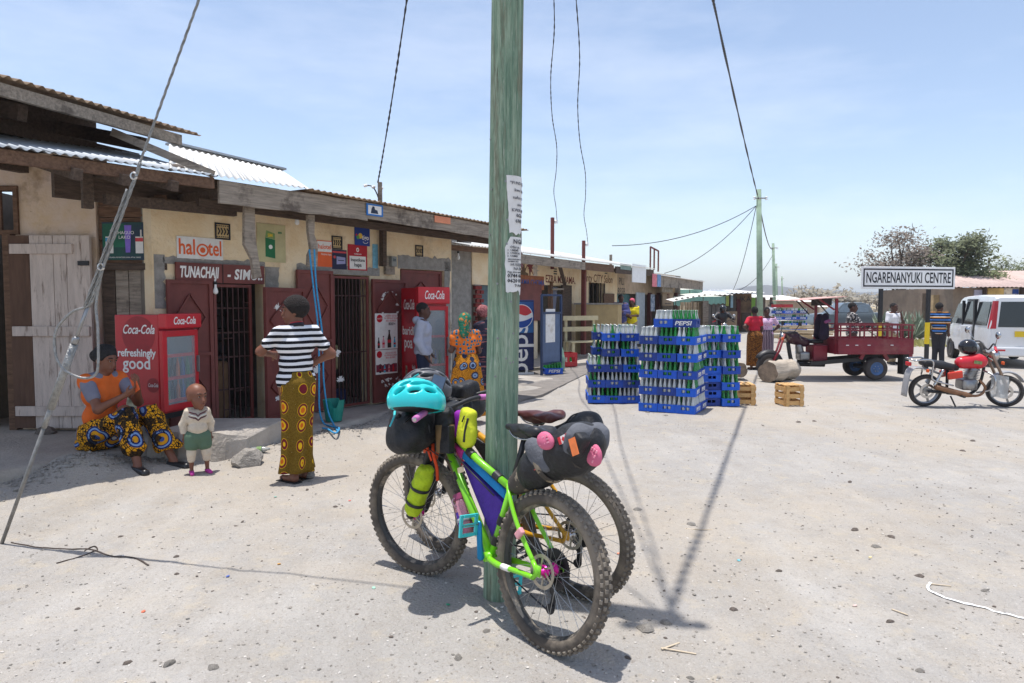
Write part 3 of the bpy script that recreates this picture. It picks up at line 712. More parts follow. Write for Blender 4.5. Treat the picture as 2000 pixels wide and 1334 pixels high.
disc(t, 'speech_mark', 0, h * .3, h * .085, white_ink, .001, sx=.8); disc(t, 'speech_mark_hole', 0, h * .3, h * .045, MATS['signal red'], .001, sx=.7, y=-.001); text_on(t, 'vodacom', 0, h * .14, -.0015, h * .1, white_ink, depth=.0004)
t, w, h = sign('phone_company_poster', 'dark blue poster reading tigo with coloured dots', 'poster', FB, 693, 438, 722, 480, .012, mat('tigo blue', rgb(34, 62, 140), .6, var=.08), .004)
text_on(t, 'tigo', w * .2, -h * .12, -.0015, h * .32, white_ink, offset=.002, depth=.0004, fit=w * .46)
for x, z, r, c in ((-.38, -.02, .06, rgb(200, 50, 60)), (-.28, -.12, .1, rgb(90, 170, 90)), (-.13, -.05, .14, rgb(230, 190, 70))): disc(t, 'coloured_dot', w * x, h * z, w * r, mat('dot %d' % (r * 100), c, .6, var=0), .001)
b = MB(); b.tube([V(w * .2 + w * .16 * cos(a), -.002, -h * .3 + h * .08 * sin(a)) for a in np.linspace(PI, 2 * PI, 9)], .004, 5); b.build('smile', white_ink, t)
t, w, h = sign('poster_strip', 'torn narrow light blue poster strip right of the tigo poster', 'poster', FB, 728, 477, 738, 524, .010, mat('strip blue', rgb(120, 176, 200), .8, var=.2, scale=20), .003)
t, w, h = sign('fascia_sticker', 'blue framed picture of a man glued to the grey fascia board', 'sticker', FB, 716, 399, 748, 422, 1.02, mat('sticker blue', rgb(40, 110, 180), .6, var=.05), .004)
rect(t, 'picture', 0, 0, w * .8, h * .72, paper, .001); poly(t, 'figure', [(-w * .25, -h * .3), (-w * .2, h * .1), (-w * .12, h * .32), (-w * .02, h * .26), (0, h * .05), (w * .15, -.0), (w * .2, -h * .3)], mat('figure ink', rgb(40, 50, 70), .7, var=.1), .001, -.001)
t, w, h = sign('fascia_sticker', 'torn salmon pink paper on the grey fascia board near the pole', 'sticker', FB, 849, 423, 880, 436, 1.02, mat('salmon paper', rgb(216, 138, 104), .8, var=.1), .003)
# chevron air vents
def vent(label, f, px0, py0, px1, py1):
 t, w, h = sign('air_vent', label, 'vent', f, px0, py0, px1, py1, .008, mat('vent cream', rgb(196, 170, 124), .95, var=.1), .006)
 b = MB(); e = .018
 for a in ((0, h / 2 - e / 2, w, e), (0, -h / 2 + e / 2, w, e)): b.box((a[0], -.004, a[1]), (a[2], .008, a[3]))
 for s in (-1, 1): b.box((s * (w / 2 - e / 2), -.004, 0), (e, .008, h - 2 * e))
 b.build('rim', ink, t)
 for i in range(4):
  x = -w * .3 + w * .2 * i; b = MB(); b.beam((x, -.004, h * .2), (x + w * .1, -.004, 0), .012, .008, (0, 1, 0)); b.beam((x + w * .098, -.0042, 0), (x, -.0042, -h * .2), .012, .008, (0, 1, 0)); b.build('chevron', ink, t)
 for r in (-1, 1):
  for i in range(6): rect(t, 'slot', -w * .36 + w * .14 * i, r * h * .33, w * .08, h * .05, ink, .004)
vent('black chevron air vent above the halotel poster', FB, 420, 436, 449, 468); vent('black chevron air vent between the small posters', FB, 648, 461, 668, 487); vent('small black chevron air vent near the right end of the yellow wall', FB, 811, 479, 826, 501)
# meter box, bulbs
t, w, h = sign('meter_box', 'grey electricity meter box on a board beside the poster door', 'meter box', FB, 754, 500, 771, 536, .06, wood_g, .05); MB().box((w * .15, -.03, h * .2), (w * .6, .06, h * .55)).build('meter', mat('meter grey', rgb(136, 136, 130), .6), t, bevel=.006); rect(t, 'dial', w * .15, h * .28, w * .35, h * .15, glass_dk, .003, -.06)
def bulb(label, p):
 t = thing('light_bulb', label, 'bulb', p); b = SM()
 b.lathe([(.012, 0), (.014, -.03), (.016, -.045), (.028, -.075), (.03, -.095), (.022, -.115), (.004, -.125)], n=14); b.build('glass_bulb', white_p, t); MB().lathe([(.02, .03), (.02, 0), (.014, -.005)], n=10).build('socket', black_p, t)
q = FB.p(580, 420, .5); bulb('white light bulb hanging under the eave left of the rope', FB.w(q[0], -.5, q[1])); q = FB.p(419, 553, .05); bulb('white light bulb at the top of the barred gate', FB.w(q[0], -.07, q[1] - .01))
# ---- eaves of the long shop
OFF = 1.0
e0 = FB.p(428, 352, OFF); e1 = FB.p(718, 395, OFF); e2 = FB.p(1019, 452, OFF)
def fascia(p, q, hp, hq, m=wood_g, name='fascia_board', y=-OFF):
 b = MB(); n = 14
 for s in (0, 1): pass
 top = [V(p[0] + (q[0] - p[0]) * i / n, 0, p[1] + (q[1] - p[1]) * i / n + .012 * nz(i * .5, 3)) for i in range(n + 1)]
 bot = [V(t.x, 0, t.z - (hp + (hq - hp) * i / n) - .014 * nz(i * .6, 8)) for i, t in enumerate(top)]
 ring = [[V(a.x, y, a.z), V(c.x, y, c.z), V(c.x, y + .035, c.z), V(a.x, y + .035, a.z)] for a, c in zip(top, bot)]
 b.loft(ring); return b.build(name, m, shopB)
fascia(e0, e1, .24, .23); fascia((e1[0] + .004, e1[1]), e2, .21, .20)
zr = max(e0[1], e2[1])
# first steep pale roof part, then the flatter one
ea = FB.p(330, 336, OFF + .05); eb = FB.p(602, 374, OFF + .05); ra = FB.p(330, 282, -2.2); rb = FB.p(552, 334, -2.2)
corrugated(shopB, (ea[0], -OFF - .05, ea[1] + .03), (eb[0], -OFF - .05, eb[1] + .035), (ra[0], 2.2, ra[1]), (rb[0], 2.2, rb[1]), zinc_white, seed=1)
b = MB(); b.beam((ra[0], 2.2, ra[1] + .02), (rb[0], 2.2, rb[1] + .02), .22, .03); b.build('ridge_cap', zinc, shopB)
corrugated(shopB, (eb[0] + .02, -OFF - .06, eb[1] + .03), (e2[0] + .1, -OFF - .06, e2[1] + .03), (eb[0] + .02, 2.4, eb[1] + .14), (e2[0] + .1, 2.4, e2[1] + .1), zinc_rust, seed=2)
for i in range(9):
 x = e0[0] + .15 + (e2[0] - e0[0] - .3) * i / 8; z = e0[1] + (e2[1] - e0[1]) * (x - e0[0]) / (e2[0] - e0[0])
 MB().beam((x, -OFF + .04, z - .10), (x, .3, z - .07), .06, .1).build('rafter', wood_d, shopB)
MB().beam((e0[0], -.55, e0[1] - .19), (e2[0], -.55, e2[1] - .17), .07, .09).build('purlin', wood_d, shopB)
MB().beam((xs[300], .1, 2.74), (xs[882], .1, 2.74), .16, .12).build('wall_plate', wood_d, shopB)
MB().bb((xs[300] - .9, .12, 2.7), (xs[560], .2, e0[1] + .22)).build('gable_board', wood_d, shopB)
# odd hanging boards under the eave
def hang(label, pts, off, m=wood_g, th=.05):
 L = [FB.p(px, py, off) for px, py in pts]; c = L[0]; t = thing('hanging_board', label, 'board', FB.w(c[0], -off, c[1]), A_B)
 MB().prism([(a - c[0], z - c[1]) for a, z in L][::-1] if False else [(a - c[0], z - c[1]) for a, z in L], (0, 0, 0), (1, 0, 0), (0, 0, 1), th).build('plank', m, t)
hang('wide grey board hanging from the eave over the TUNACHAJI sign', [(480, 393), (497, 393), (500, 470), (511, 540), (497, 545), (492, 505), (478, 478), (478, 420)], .85)
hang('short notched grey board under the eave holding the blue rope', [(602, 420), (615, 420), (614, 458), (621, 476), (620, 522), (602, 520), (603, 498), (608, 486), (603, 452)], .85)
q0 = FB.p(748, 436, .1); q1 = FB.p(748, 520, .1); MB().beam((q0[0], -.1, q0[1]), (q1[0], -.1, q1[1]), .09, .07).build('bracket_post', wood_d, shopB)
# blue rope
rope_m = mat('blue rope', rgb(58, 150, 200), .8, var=.2, scale=60, bump=.6, bscale=90)
def rope():
 t = []
 a = FB.p(607, 492, .9); top = FB.w(a[0], -.92, a[1] - .02)
 def pt(px, py, off, y=0): q = FB.p(px, py, off); return FB.w(q[0], -off, q[1])
 l1 = [top + V(-.03, 0, .05), pt(612, 560, .92), pt(622, 650, .9), pt(623, 740, .9), pt(624, 800, .9), pt(632, 826, .92)]
 gpt = gnd(645, 832, .125); l1 += [gpt, gnd(662, 836, .13), gnd(655, 846, .13), gnd(640, 838, .13), gnd(630, 836, .13)]
 l2 = [top + V(.03, 0, .05), pt(618, 560, .93), pt(630, 660, .91), pt(632, 740, .9), pt(640, 800, .92), gnd(651, 828, .125), gnd(660, 842, .12)]
 b = SM(); b.tube(SP(l1, 7), .011, 7); b.tube(SP(l2, 7), .011, 7)
 return tag(b.build('rope', rope_m), 'bright blue rope hanging doubled from the notched board to the pavement', 'rope')
rope()
# stuff on the shop floor seen through the bars
goods = random.Random(5)
gc = [rgb(180, 40, 40), rgb(210, 190, 150), rgb(60, 110, 70), rgb(200, 196, 190), rgb(60, 80, 140), rgb(190, 150, 90)]
def sack(label, x, y, z, w, d, h, col, i):
 sdf_obj_ = sdf_obj('sack', [('b', (0, 0, h / 2), (w / 2, d / 2, h / 2), None, .05), ('e', (0, 0, h * .45), (w * .55, d * .55, h * .42))], mat('sack %d' % i, col, .85, var=.15, scale=10), None, .02, .04)
 sdf_obj_.location = FB.w(x, y, z); sdf_obj_.rotation_euler = (0, 0, A_B + .2 * i); tag(sdf_obj_, label, 'sack', 'goods inside the shop')
for i, (lb, px, y, z, w_, d_, h_, c) in enumerate([('brown cardboard pack low behind the first gate', 440, .5, .12, .5, .3, .75, rgb(140, 110, 84)), ('white sack on the floor behind the middle gate', 660, .5, .12, .3, .25, .4, rgb(206, 206, 200)), ('cream sack stacked behind the middle gate', 690, .6, .6, .35, .25, .38, rgb(190, 180, 140)), ('pale sack at the back of the middle shop', 668, .9, .5, .4, .3, .6, rgb(170, 166, 160)), ('dark blue pack on the floor behind the middle gate', 695, .4, .12, .3, .2, .2, rgb(40, 50, 90)), ('red cloth bundle hung high behind the middle gate', 668, .9, 1.3, .2, .15, .45, rgb(130, 30, 30)), ('green bundle hung behind the middle gate', 697, .9, 1.0, .3, .2, .7, rgb(50, 70, 40))]):
 sack(lb, sx(px), y, z, w_, d_, h_, c, i)
c_ = MB(); c_.box((0, 0, .16), (.3, .4, .32)); rc = c_.build('red_crate', coke_red, bevel=.01); rc.location = FB.w(sx(432), .75, .95); rc.rotation_euler = (0, 0, A_B); tag(rc, 'red plastic drinks crate seen through the first barred gate', 'crate')
# ---------------------------------------------------------------- left house
YA = gnd(110, 838, .16).y
FA = Fac(V(0, YA, 0), 0.)
house = FA.root('left_house', 'left house with pink plaster wall, plank door and two corrugated roofs', 'building')
ax = {k: FA.p(k, 600)[0] for k in (-260, 4, 22, 36, 193, 300)}
zt = FA.p(100, 458)[1]
b = MB(); b.bb((ax[-260], 0, 0), (ax[4] - .35, .25, 3.3)); b.bb((ax[4] - .35, 0, zt + .55), (ax[36], .25, 3.3)); b.bb((ax[36], 0, 0), (ax[193], .25, 3.3)); b.build('wall', plaster_p, house)
# window strip above the dark doorway + dark inside
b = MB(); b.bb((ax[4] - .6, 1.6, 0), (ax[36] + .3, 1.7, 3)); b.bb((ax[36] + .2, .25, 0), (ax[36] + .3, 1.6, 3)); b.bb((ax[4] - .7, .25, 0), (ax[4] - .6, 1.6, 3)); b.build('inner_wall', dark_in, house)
q0 = FA.p(-10, 455); q1 = FA.p(36, 372)
b = MB(); b.bb((q1[0] - .05, -.03, zt), (q1[0], .1, q1[1] + .05)); b.bb((ax[4] - .35, -.03, q1[1]), (q1[0] - .05, .1, q1[1] + .05)); b.bb((ax[4] - .35, -.03, zt), (q1[0] - .05, .1, zt + .05)); b.build('window_frame', wood_b, house)
for i in range(3): MB().bb((ax[4] - .3 + .14 * i, .03, zt + .05), (ax[4] - .27 + .14 * i, .06, q1[1])).build('window_bar', wood_b, house)
MB().bb((ax[22] - .04, -.05, .1), (ax[22] + .05, .12, zt)).build('door_post', wood_b, house)
# whitewashed plank door, folded out flat against the wall
t = thing('plank_door', 'whitewashed plank door with three cross battens behind the stay wire', 'door', FA.w(ax[22] + .06, -.09, 0))
L = ax[193] - ax[22] - .075; zb = .19
brown = mat('brown stained board', rgb(96, 72, 58), .9, var=.2, scale=5, stretch=(4, 4, .6))
edges = [0, .26 * L, .55 * L, .71 * L, L]
for i in range(4):
 MB().bb((edges[i] + .004, -.012 - .002 * i, zb), (edges[i + 1] - .004, .02, zt - .02)).build('plank', brown if i == 0 else wood_w, t)
for py in (486, 647, 803):
 z = FA.p(100, py, .13)[1]; MB().bb((.04, -.05, z - .055), (L * (.80 if py < 600 else .98), -.021, z + .055)).build('batten', wood_w, t, bevel=.004)
z = FA.p(100, 514, .13)[1]; MB().bb((L * .86, -.04, z - .025), (L * .99, -.021, z + .025)).build('latch_plate', black_p, t)
# timber infill between the two buildings
inf = thing('timber_partition', 'dark timber boarding with narrow door between pink wall and yellow shop', 'partition', FA.w(ax[193], 0, 0))
Wd = FB.w(xs[300], 0, 0).x - ax[193] + .1; ztop = 2.8; zd = FA.p(240, 522)[1]
for i in range(6):
 z = zd + .05 + i * (ztop - zd) / 6; MB().bb((.01, .03 + .006 * (i % 2), z), (Wd, .06, z + (ztop - zd) / 6 - .008)).build('board', wood_b, inf)
MB().bb((0, -.01, zd - .03), (Wd, .09, zd + .045)).build('lintel', wood_d, inf)
for i in range(5):
 w_ = (Wd - .04) / 5; MB().bb((.02 + i * w_, .05 + .008 * (i % 3), .12), (.02 + (i + 1) * w_ - .006, .08, zd - .03)).build('door_plank', wood_g if i in (1, 2) else wood_d, inf)
z = FA.p(285, 590)[1]; MB().box((Wd * .85, .02, z), (.05, .03, .07)).build('padlock', mat('brass', rgb(150, 120, 60), .4, metal=.8), inf, bevel=.006)
# cigarette advert on the boarding
t, w, h = sign('cigarette_advert', 'purple and green cigarette advertisement on the dark boarding', 'poster', FA, 201, 434, 286, 508, .0, mat('advert violet', rgb(52, 36, 92), .6, var=.3, scale=3, col2=rgb(30, 84, 70), ramp=(.3, .7)), .006)
rect(t, 'green_field', -w * .24, h * .15, w * .5, h * .62, mat('advert green', rgb(28, 96, 72), .6, var=.3, scale=4), .001); poly(t, 'light_beam', [(w * .02, -h * .3), (w * .12, -h * .3), (w * .16, h * .42), (w * .0, h * .42)], mat('beam violet', rgb(130, 104, 200), .6, var=.15), .001, -.001)
for s_, c in ((-.34, mat('pack cyan', rgb(70, 150, 190), .6, var=0)), (.33, red_p)):
 rect(t, 'packet', w * s_, -h * .1, w * .17, h * .44, paper, .002, -.001); rect(t, 'packet_band', w * s_, h * .04, w * .17, h * .1, c, .001, -.003); rect(t, 'cigarette', w * (s_ + .04), h * .2, w * .03, h * .2, paper, .002, -.001)
text_on(t, 'CHAGUO\nLAKO', w * .0, h * .16, -.003, h * .12, white_ink, depth=.0004); text_on(t, 'SIGARA NI HATARI KWA AFYA YAKO', 0, -h * .43, -.003, h * .05, white_ink, depth=.0004)
# lower (porch) roof
l0 = FB.p(-120, 270, OFF); l1 = FB.p(416, 344, OFF)
P = lambda q, off: FB.w(q[0], -off, q[1])
A_, B_ = P(l0, OFF), P(l1, OFF)
inw = FB.y
C_ = A_ + inw * 1.9 + V(0, 0, .5); D_ = B_ + inw * 1.9 + V(0, 0, .5)
hm = house.matrix_basis.inverted() if False else TR((0, -YA, 0))
corrugated(house, hm @ (A_ - inw * .06), hm @ (B_ - inw * .06), hm @ C_, hm @ D_, zinc, seed=5)
MB().beam(hm @ (A_ - V(0, 0, .075)), hm @ (B_ - V(0, 0, .075)), .05, .11).build('fascia_board', wood_b, house)
for k in (.42, .60, .80):
 e = A_.lerp(B_, k); MB().beam(hm @ (e - V(0, 0, .17) - inw * .1), hm @ (e + inw * 1.0 + V(0, 0, .10)), .07, .1).build('rafter', wood_d, house)
e = A_.lerp(B_, .62); MB().beam(hm @ (e + inw * .5 - V(0, 0, .28)), hm @ (e + FB.x * 1.4 + inw * .5 - V(0, 0, .26)), .08, .1).build('purlin', wood_d, house)
e = A_.lerp(B_, .56); MB().beam(hm @ (e + inw * .55 - V(0, 0, .38)), hm @ (e + inw * .55 + V(0, 0, .1)), .09, .1).build('post_stub', wood_d, house)
# upper roof
U0 = V(-5.25, 3.6, 3.56); U1 = at(392, 271, 8.05); U1.z = 3.56
ud = (U1 - U0).normalized(); un = V(-ud.y, ud.x, 0)
corrugated(house, hm @ U0, hm @ U1, hm @ (U0 + un * 4 + V(0, 0, .9)), hm @ (U1 + un * 4 + V(0, 0, .9)), zinc_rust, pitch=.10, amp=.016, seed=6)
MB().beam(hm @ (U0 + un * .08 - V(0, 0, .10)), hm @ (U1 + un * .08 - V(0, 0, .10) - ud * .22), .05, .11).build('fascia_board', wood_g, house)
for k in (.30, .62, .9):
 e = U0.lerp(U1, k); MB().beam(hm @ (e + un * .35 - V(0, 0, .18)), hm @ (e + un * 3.6 + V(0, 0, .55)), .09, .15).build('rafter', wood_d, house)
e = U0.lerp(U1, .52); MB().beam(hm @ (e + un * .5 - V(0, 0, .3)), hm @ (e + un * 3.8 - V(0, 0, .3)), .1, .16).build('roof_beam', wood_b, house)
MB().beam(hm @ (U0 + un * 1.0 - V(0, 0, .2)), hm @ (U1 + un * 1.0 - V(0, 0, .2)), .1, .12).build('purlin', wood_d, house)
MB().beam(hm @ (U1 - ud * .9 + un * .3 - V(0, 0, .15)), hm @ (B_ - V(0, 0, -.02)), .06, .08).build('strut', wood_g, house)
MB().beam(hm @ (U0 + un * 1.7 - V(0, 0, .08)), hm @ (U1 + un * 1.7 - V(0, 0, .08)), .1, .8).build('gable_wall', wood_d, house)
for i, (px, py, r) in enumerate(((342, 326, .10), (415, 342, .05))):
 p = P(FB.p(px, py, .75), .75); o = rubble(p.x, p.y, p.z, r, .45, i + 1.5, rock_d); tag(o, ['dark flat stone weighing down the lower roof edge', 'small pale stone on the roof beside the strut'][i], 'stone')
# ================================================================ REST OF THE ROW
brick_m = mat('painted brick', rgb(122, 52, 48), .9, var=.2, scale=8)
mortar = mat('mortar', rgb(150, 140, 130), .95)
# ---- recess and brick pier right of the long shop
FC = Fac(FB.w(xs[882], .75, .06), A_B)
shopC = FC.root('recessed_shop', 'recessed shop with dark grey wall and brick pier beside the green pole', 'building')
cx = {k: FC.p(k, 620)[0] for k in (884, 921, 924, 938, 956, 1012)}
MB().bb((cx[884] - .3, .0, -.2), (cx[921], .2, 2.9)).build('wall', cement, shopC)
zb = FC.p(930, 556)[1]
MB().bb((cx[921], -.02, zb), (cx[1012] - .25, .2, 2.75)).build('yellow_wall', plaster_y, shopC)
MB().bb((cx[924] + .015, -.03, -.2), (cx[938] - .015, .2, zb)).build('pier_core', mortar, shopC)
wbr = (cx[938] - cx[924]); bme2 = None
for r in range(int(zb / .085)):
 for k in range(2):
  o = MB().box((0, 0, 0), (wbr / 2 - .012, .06, .07)).build('brick', brick_m, shopC) if bme2 is None else shared('brick', bme2, shopC)
  bme2 = o.data; o.location = (cx[924] + wbr * (.25 + .5 * k) + (.03 if r % 2 else -.03) * (1 if k else .6), -.045, .05 + r * .085)
MB().bb((cx[938], .06, -.2), (cx[1012] - .25, .12, zb)).build('shutter', mat('faded blue shutter', rgb(90, 110, 116), .8, var=.2), shopC)
r0 = FC.p(884, 476, .5); r1 = FC.p(1020, 490, .5)
corrugated(shopC, (r0[0], -.5, r0[1]), (r1[0], -.5, r1[1]), (r0[0], 2.2, r0[1] + .5), (r1[0], 2.2, r1[1] + .5), zinc_white, seed=8)
MB().beam((r0[0], -.42, r0[1] - .06), (r1[0], -.42, r1[1] - .06), .05, .09).build('fascia_board', wood_b, shopC)
q = FC.p(895, 494, .4); bulb('light bulb hanging in the grey recess', FC.w(q[0], -.4, q[1]))
# ---- second yellow shop, behind the blue drinks fridge
FD = Fac(V(1.42, 20.2, .08), math.atan2(.863, .505))
shopD = FD.root('corner_shop', 'low yellow shop with rusty roof edge and counter wall behind blue fridge', 'building')
dx = {k: FD.p(k, 620)[0] for k in (1000, 1050, 1076, 1094, 1112, 1137, 1150, 1180, 1205, 1242, 1262, 1290, 1318)}
zd = FD.p(1095, 558)[1]; zw = 2.85
MB().bb((dx[1000] - 1.2, 0, 0), (dx[1050], .2, zw)).build('wall', plaster_y, shopD)
b = MB(); b.bb((dx[1050], 0, zd), (dx[1112], .2, zw)); b.bb((dx[1112], 0, 0), (dx[1150], .2, zw)); b.bb((dx[1150], 0, FD.p(1160, 552)[1]), (dx[1180], .2, zw)); b.bb((dx[1180], 0, 0), (dx[1205], .2, zw)); b.build('wall', plaster_y, shopD)
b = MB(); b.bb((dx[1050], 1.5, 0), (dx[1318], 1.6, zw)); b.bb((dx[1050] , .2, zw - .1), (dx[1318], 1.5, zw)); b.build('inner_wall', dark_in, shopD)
MB().bb((dx[1205], .25, 0), (dx[1242], .3, 2.2)).build('teal_back_wall', mat('teal wash', rgb(88, 128, 132), .9, var=.2), shopD)
MB().bb((dx[1205], 0, FD.p(1240, 574)[1]), (dx[1318], .2, zw)).build('upper_wall', mat('stained cream', rgb(186, 166, 140), .95, var=.15, scale=4), shopD)
# brown open door leaf and curtain
MB().bb((dx[1094], -.08, .5), (dx[1112], -.03, zd + .02)).build('door_leaf', wood_d, shopD)
MB().bb((dx[1076] - .08, -.06, .1), (dx[1076] + .02, .06, zd + .1)).build('door_post', wood_b, shopD)
b = SM(); b.grid(lambda u, v: V(dx[1076] + .05 + .45 * u * (1 - .5 * v), .05 + .04 * sin(u * 16), zd - .05 - 1.2 * v), 24, 6); b.build('curtain', mat('grey curtain', rgb(130, 132, 146), .9), shopD)
MB().beam((dx[1076] - .1, -.1, zd - .12), (dx[1094], -.1, zd - .1), .05, .05).build('door_bar', wood_g, shopD)
# red panel behind the fridge
q0 = FD.p(1012, 598, .08); q1 = FD.p(1058, 556, .08); MB().bb((q0[0], -.08, q0[1] - .4), (q1[0], -.02, q1[1])).build('red_panel', red_steel, shopD)
# window with dark bars and counter things
for i in range(5): MB().bb((dx[1150] + (dx[1180] - dx[1150]) * i / 4 - .02, -.02, 1.6), (dx[1150] + (dx[1180] - dx[1150]) * i / 4 + .02, .02, FD.p(1160, 552)[1])).build('window_bar', wood_d, shopD)
q0 = FD.p(1180, 573, .06); q1 = FD.p(1200, 595, .06); MB().bb((q0[0], -.06, q1[1]), (q1[0], -.01, q0[1])).build('notice_panel', wood_b, shopD)
# counter / porch wall facing the viewer
c0 = gnd(1130, 690, .1); c1 = gnd(1206, 690, .1); zc = at(1165, 595, c0.y).z
loc = lambda w: V((w - V(FD.O.x, FD.O.y, 0)).dot(FD.x), (w - V(FD.O.x, FD.O.y, 0)).dot(FD.y), w.z)
b = MB(); pts = [V(c0.x - .1, c0.y, 0), V(c1.x, c1.y, 0), V(c1.x + .15, c1.y + .2, 0), V(c0.x + .0, c0.y + .2, 0)]
b.loft([[loc(p) for p in pts], [loc(V(p.x, p.y, zc)) for p in pts]]); b.build('counter_wall', mat('ochre render', rgb(176, 154, 112), .95, var=.1, scale=3, bump=.5), shopD)
b = MB(); pts = [V(c0.x - .15, c0.y - .04, 0), V(c1.x + .04, c1.y - .04, 0), V(c1.x + .2, c1.y + .24, 0), V(c0.x - .05, c0.y + .24, 0)]; b.loft([[loc(V(p.x, p.y, zc + .002)) for p in pts], [loc(V(p.x, p.y, zc + .05)) for p in pts]]); b.build('counter_top', cement, shopD)
# white plank door and posts on the right part
q0 = FD.p(1242, 700, .05); q1 = FD.p(1260, 572, .05)
for i in range(3): MB().bb((q0[0] + (q1[0] - q0[0]) * i / 3, -.05, .1), (q0[0] + (q1[0] - q0[0]) * (i + 1) / 3 - .01, -.01, q1[1])).build('door_plank', mat('pale blue boards', rgb(176, 186, 192), .8, var=.1), shopD)
for px in (1266, 1283, 1317): x = FD.p(px, 620)[0]; MB().bb((x - .1, -.12, 0), (x + .1, .02, FD.p(px, 572)[1])).build('door_post', mat('maroon post', rgb(84, 42, 36), .7), shopD)
# eave, fascia, rafters, roof
a0 = FD.p(1000, 494, .9); a1 = FD.p(1142, 512, .9); a2 = FD.p(1276, 527, .9)
for nme, p, q, m_ in (('fascia_board', a0, a1, wood_g), ('fascia_board', (a1[0] + .01, a1[1]), (FD.p(1198, 518, .9)), wood_b), ('fascia_board', (FD.p(1202, 520, .9)), a2, wood_d)):
 MB().beam((p[0], -.9, p[1] - .11), (q[0], -.9, q[1] - .11), .04, .22).build(nme, m_, shopD)
corrugated(shopD, (a0[0], -.98, a0[1] + .03), (a2[0], -.98, a2[1] + .03), (a0[0], 2.5, a0[1] + .75), (a2[0], 2.5, a2[1] + .7), zinc_white, pitch=.1, amp=.014, seed=4)
for i in range(8):
 x = a0[0] + .3 + (a2[0] - a0[0] - .6) * i / 7; z = a0[1] + (a2[1] - a0[1]) * i / 7; MB().beam((x, -.85, z - .15), (x, .1, z - .05), .06, .1).build('rafter', wood_d, shopD)
q0 = FD.p(1092, 515, .8); q1 = FD.p(1103, 555, .15); MB().beam((q0[0], -.8, q0[1]), (q1[0], -.15, q1[1]), .09, .07).build('strut', wood_d, shopD)
x, z = FD.p(1140, 600, .5); MB().bb((x - .06, -.56, 0), (x + .06, -.44, 2.8)).build('steel_post', red_steel, shopD)
# painted names
tx = mat('dark red lettering', rgb(110, 40, 34), .8, var=.1)
q = FD.p(1096, 547, .006); text_on(shopD, 'EZRA MSHAMA.', q[0], q[1], -.004, .3, tx, offset=.004, xs=.95)
q = FD.p(1170, 545, .006); text_on(shopD, 'Jinty CITY Salon', q[0], q[1], -.004, .36, mat('faded brown lettering', rgb(122, 84, 60), .8, var=.2), offset=.003, shear=.1)
q = FD.p(1214, 560, .006); text_on(shopD, 'PILI\nBSSB', q[0], q[1], -.004, .36, mat('grey lettering', rgb(96, 88, 80), .8), offset=.003)
for px in (1085, 1184):
 x, z = FD.p(px, 528, .01)
 for i in range(5): rect(shopD, 'vent_slot', x, z - .1 + .07 * i, .2, .035, ink, .006)
x, z = FD.p(1036, 552, .012); rect(shopD, 'faded_banner', x, z, 1.6, .38, mat('faded orange banner', rgb(150, 92, 62), .8, var=.25, scale=8), .01); text_on(shopD, 'NYAMA CHOMA', x, z, -.012, .22, blue_p, offset=.002)
for i, (px, py, c) in enumerate(((1018, 510, rgb(150, 110, 120)), (1036, 520, rgb(120, 60, 60)), (1046, 528, rgb(196, 186, 176)), (1024, 534, rgb(110, 90, 70)))):
 x, z = FD.p(px, py, .01); scrap(shopD, x, z, .22, i, mat('poster rag %d' % i, c, .8, var=.3, scale=9), -.004, 1.5)
t, w, h = sign('white_board', 'blank white board hanging under the far eave', 'board', FD, 1235, 517, 1262, 552, .94, white_p, .02)
t, w, h = sign('price_card', 'pink printed card tied to the eave right of the blank white board', 'sign', FD, 1274, 535, 1283, 560, .94, mat('pink card', rgb(210, 120, 130), .8, var=.2, scale=9), .01)
t, w, h = sign('price_card', 'blue and yellow card tied to the eave right of the pink card', 'sign', FD, 1284, 536, 1291, 560, .94, mat('blue card', rgb(110, 140, 180), .8, var=.2, scale=9), .01)
t, w, h = sign('tin_patch', 'pale green tin patch nailed on the eave left of the blank board', 'panel', FD, 1212, 516, 1233, 527, .94, mat('green tin', rgb(130, 150, 140), .7, var=.2), .01)
t, w, h = sign('barber_sign', 'small brown painted sign board with an arrow above the bottle crates', 'sign', FD, 1294, 572, 1315, 597, .3, mat('sign tan', rgb(170, 146, 116), .8, var=.1), .03)
text_on(t, 'KINYOZI\nSALOON\nMOBILE', 0, h * .15, -.003, h * .2, tx, offset=.002, xs=.8); MB().beam((-w * .3, -.004, -h * .35), (w * .3, -.004, -h * .35), .03, .004, (0, 1, 0)).build('arrow', ink, t)
t, w, h = sign('blue_poster', 'narrow blue and white poster between the maroon door posts', 'poster', FD, 1271, 575, 1279, 608, .13, mat('poster blue white', rgb(90, 140, 190), .8, var=.5, scale=6, col2=rgb(220, 225, 230)), .01)
# roof frame, plastic strip
t = thing('sign_skeleton', 'empty rusty steel sign frame standing on the far roof', 'frame', FD.w(*(lambda q: (q[0], -.3, q[1]))(FD.p(1270, 526, .3))), FD.a)
for p, q in (((0, 0, 0), (0, 0, .85)), ((.45, 0, 0), (.45, 0, .8)), ((.95, 0, -.05), (.95, 0, .76)), ((0, 0, .85), (.95, 0, .76))): bar(t, p, q, .05, red_steel, 'tube')
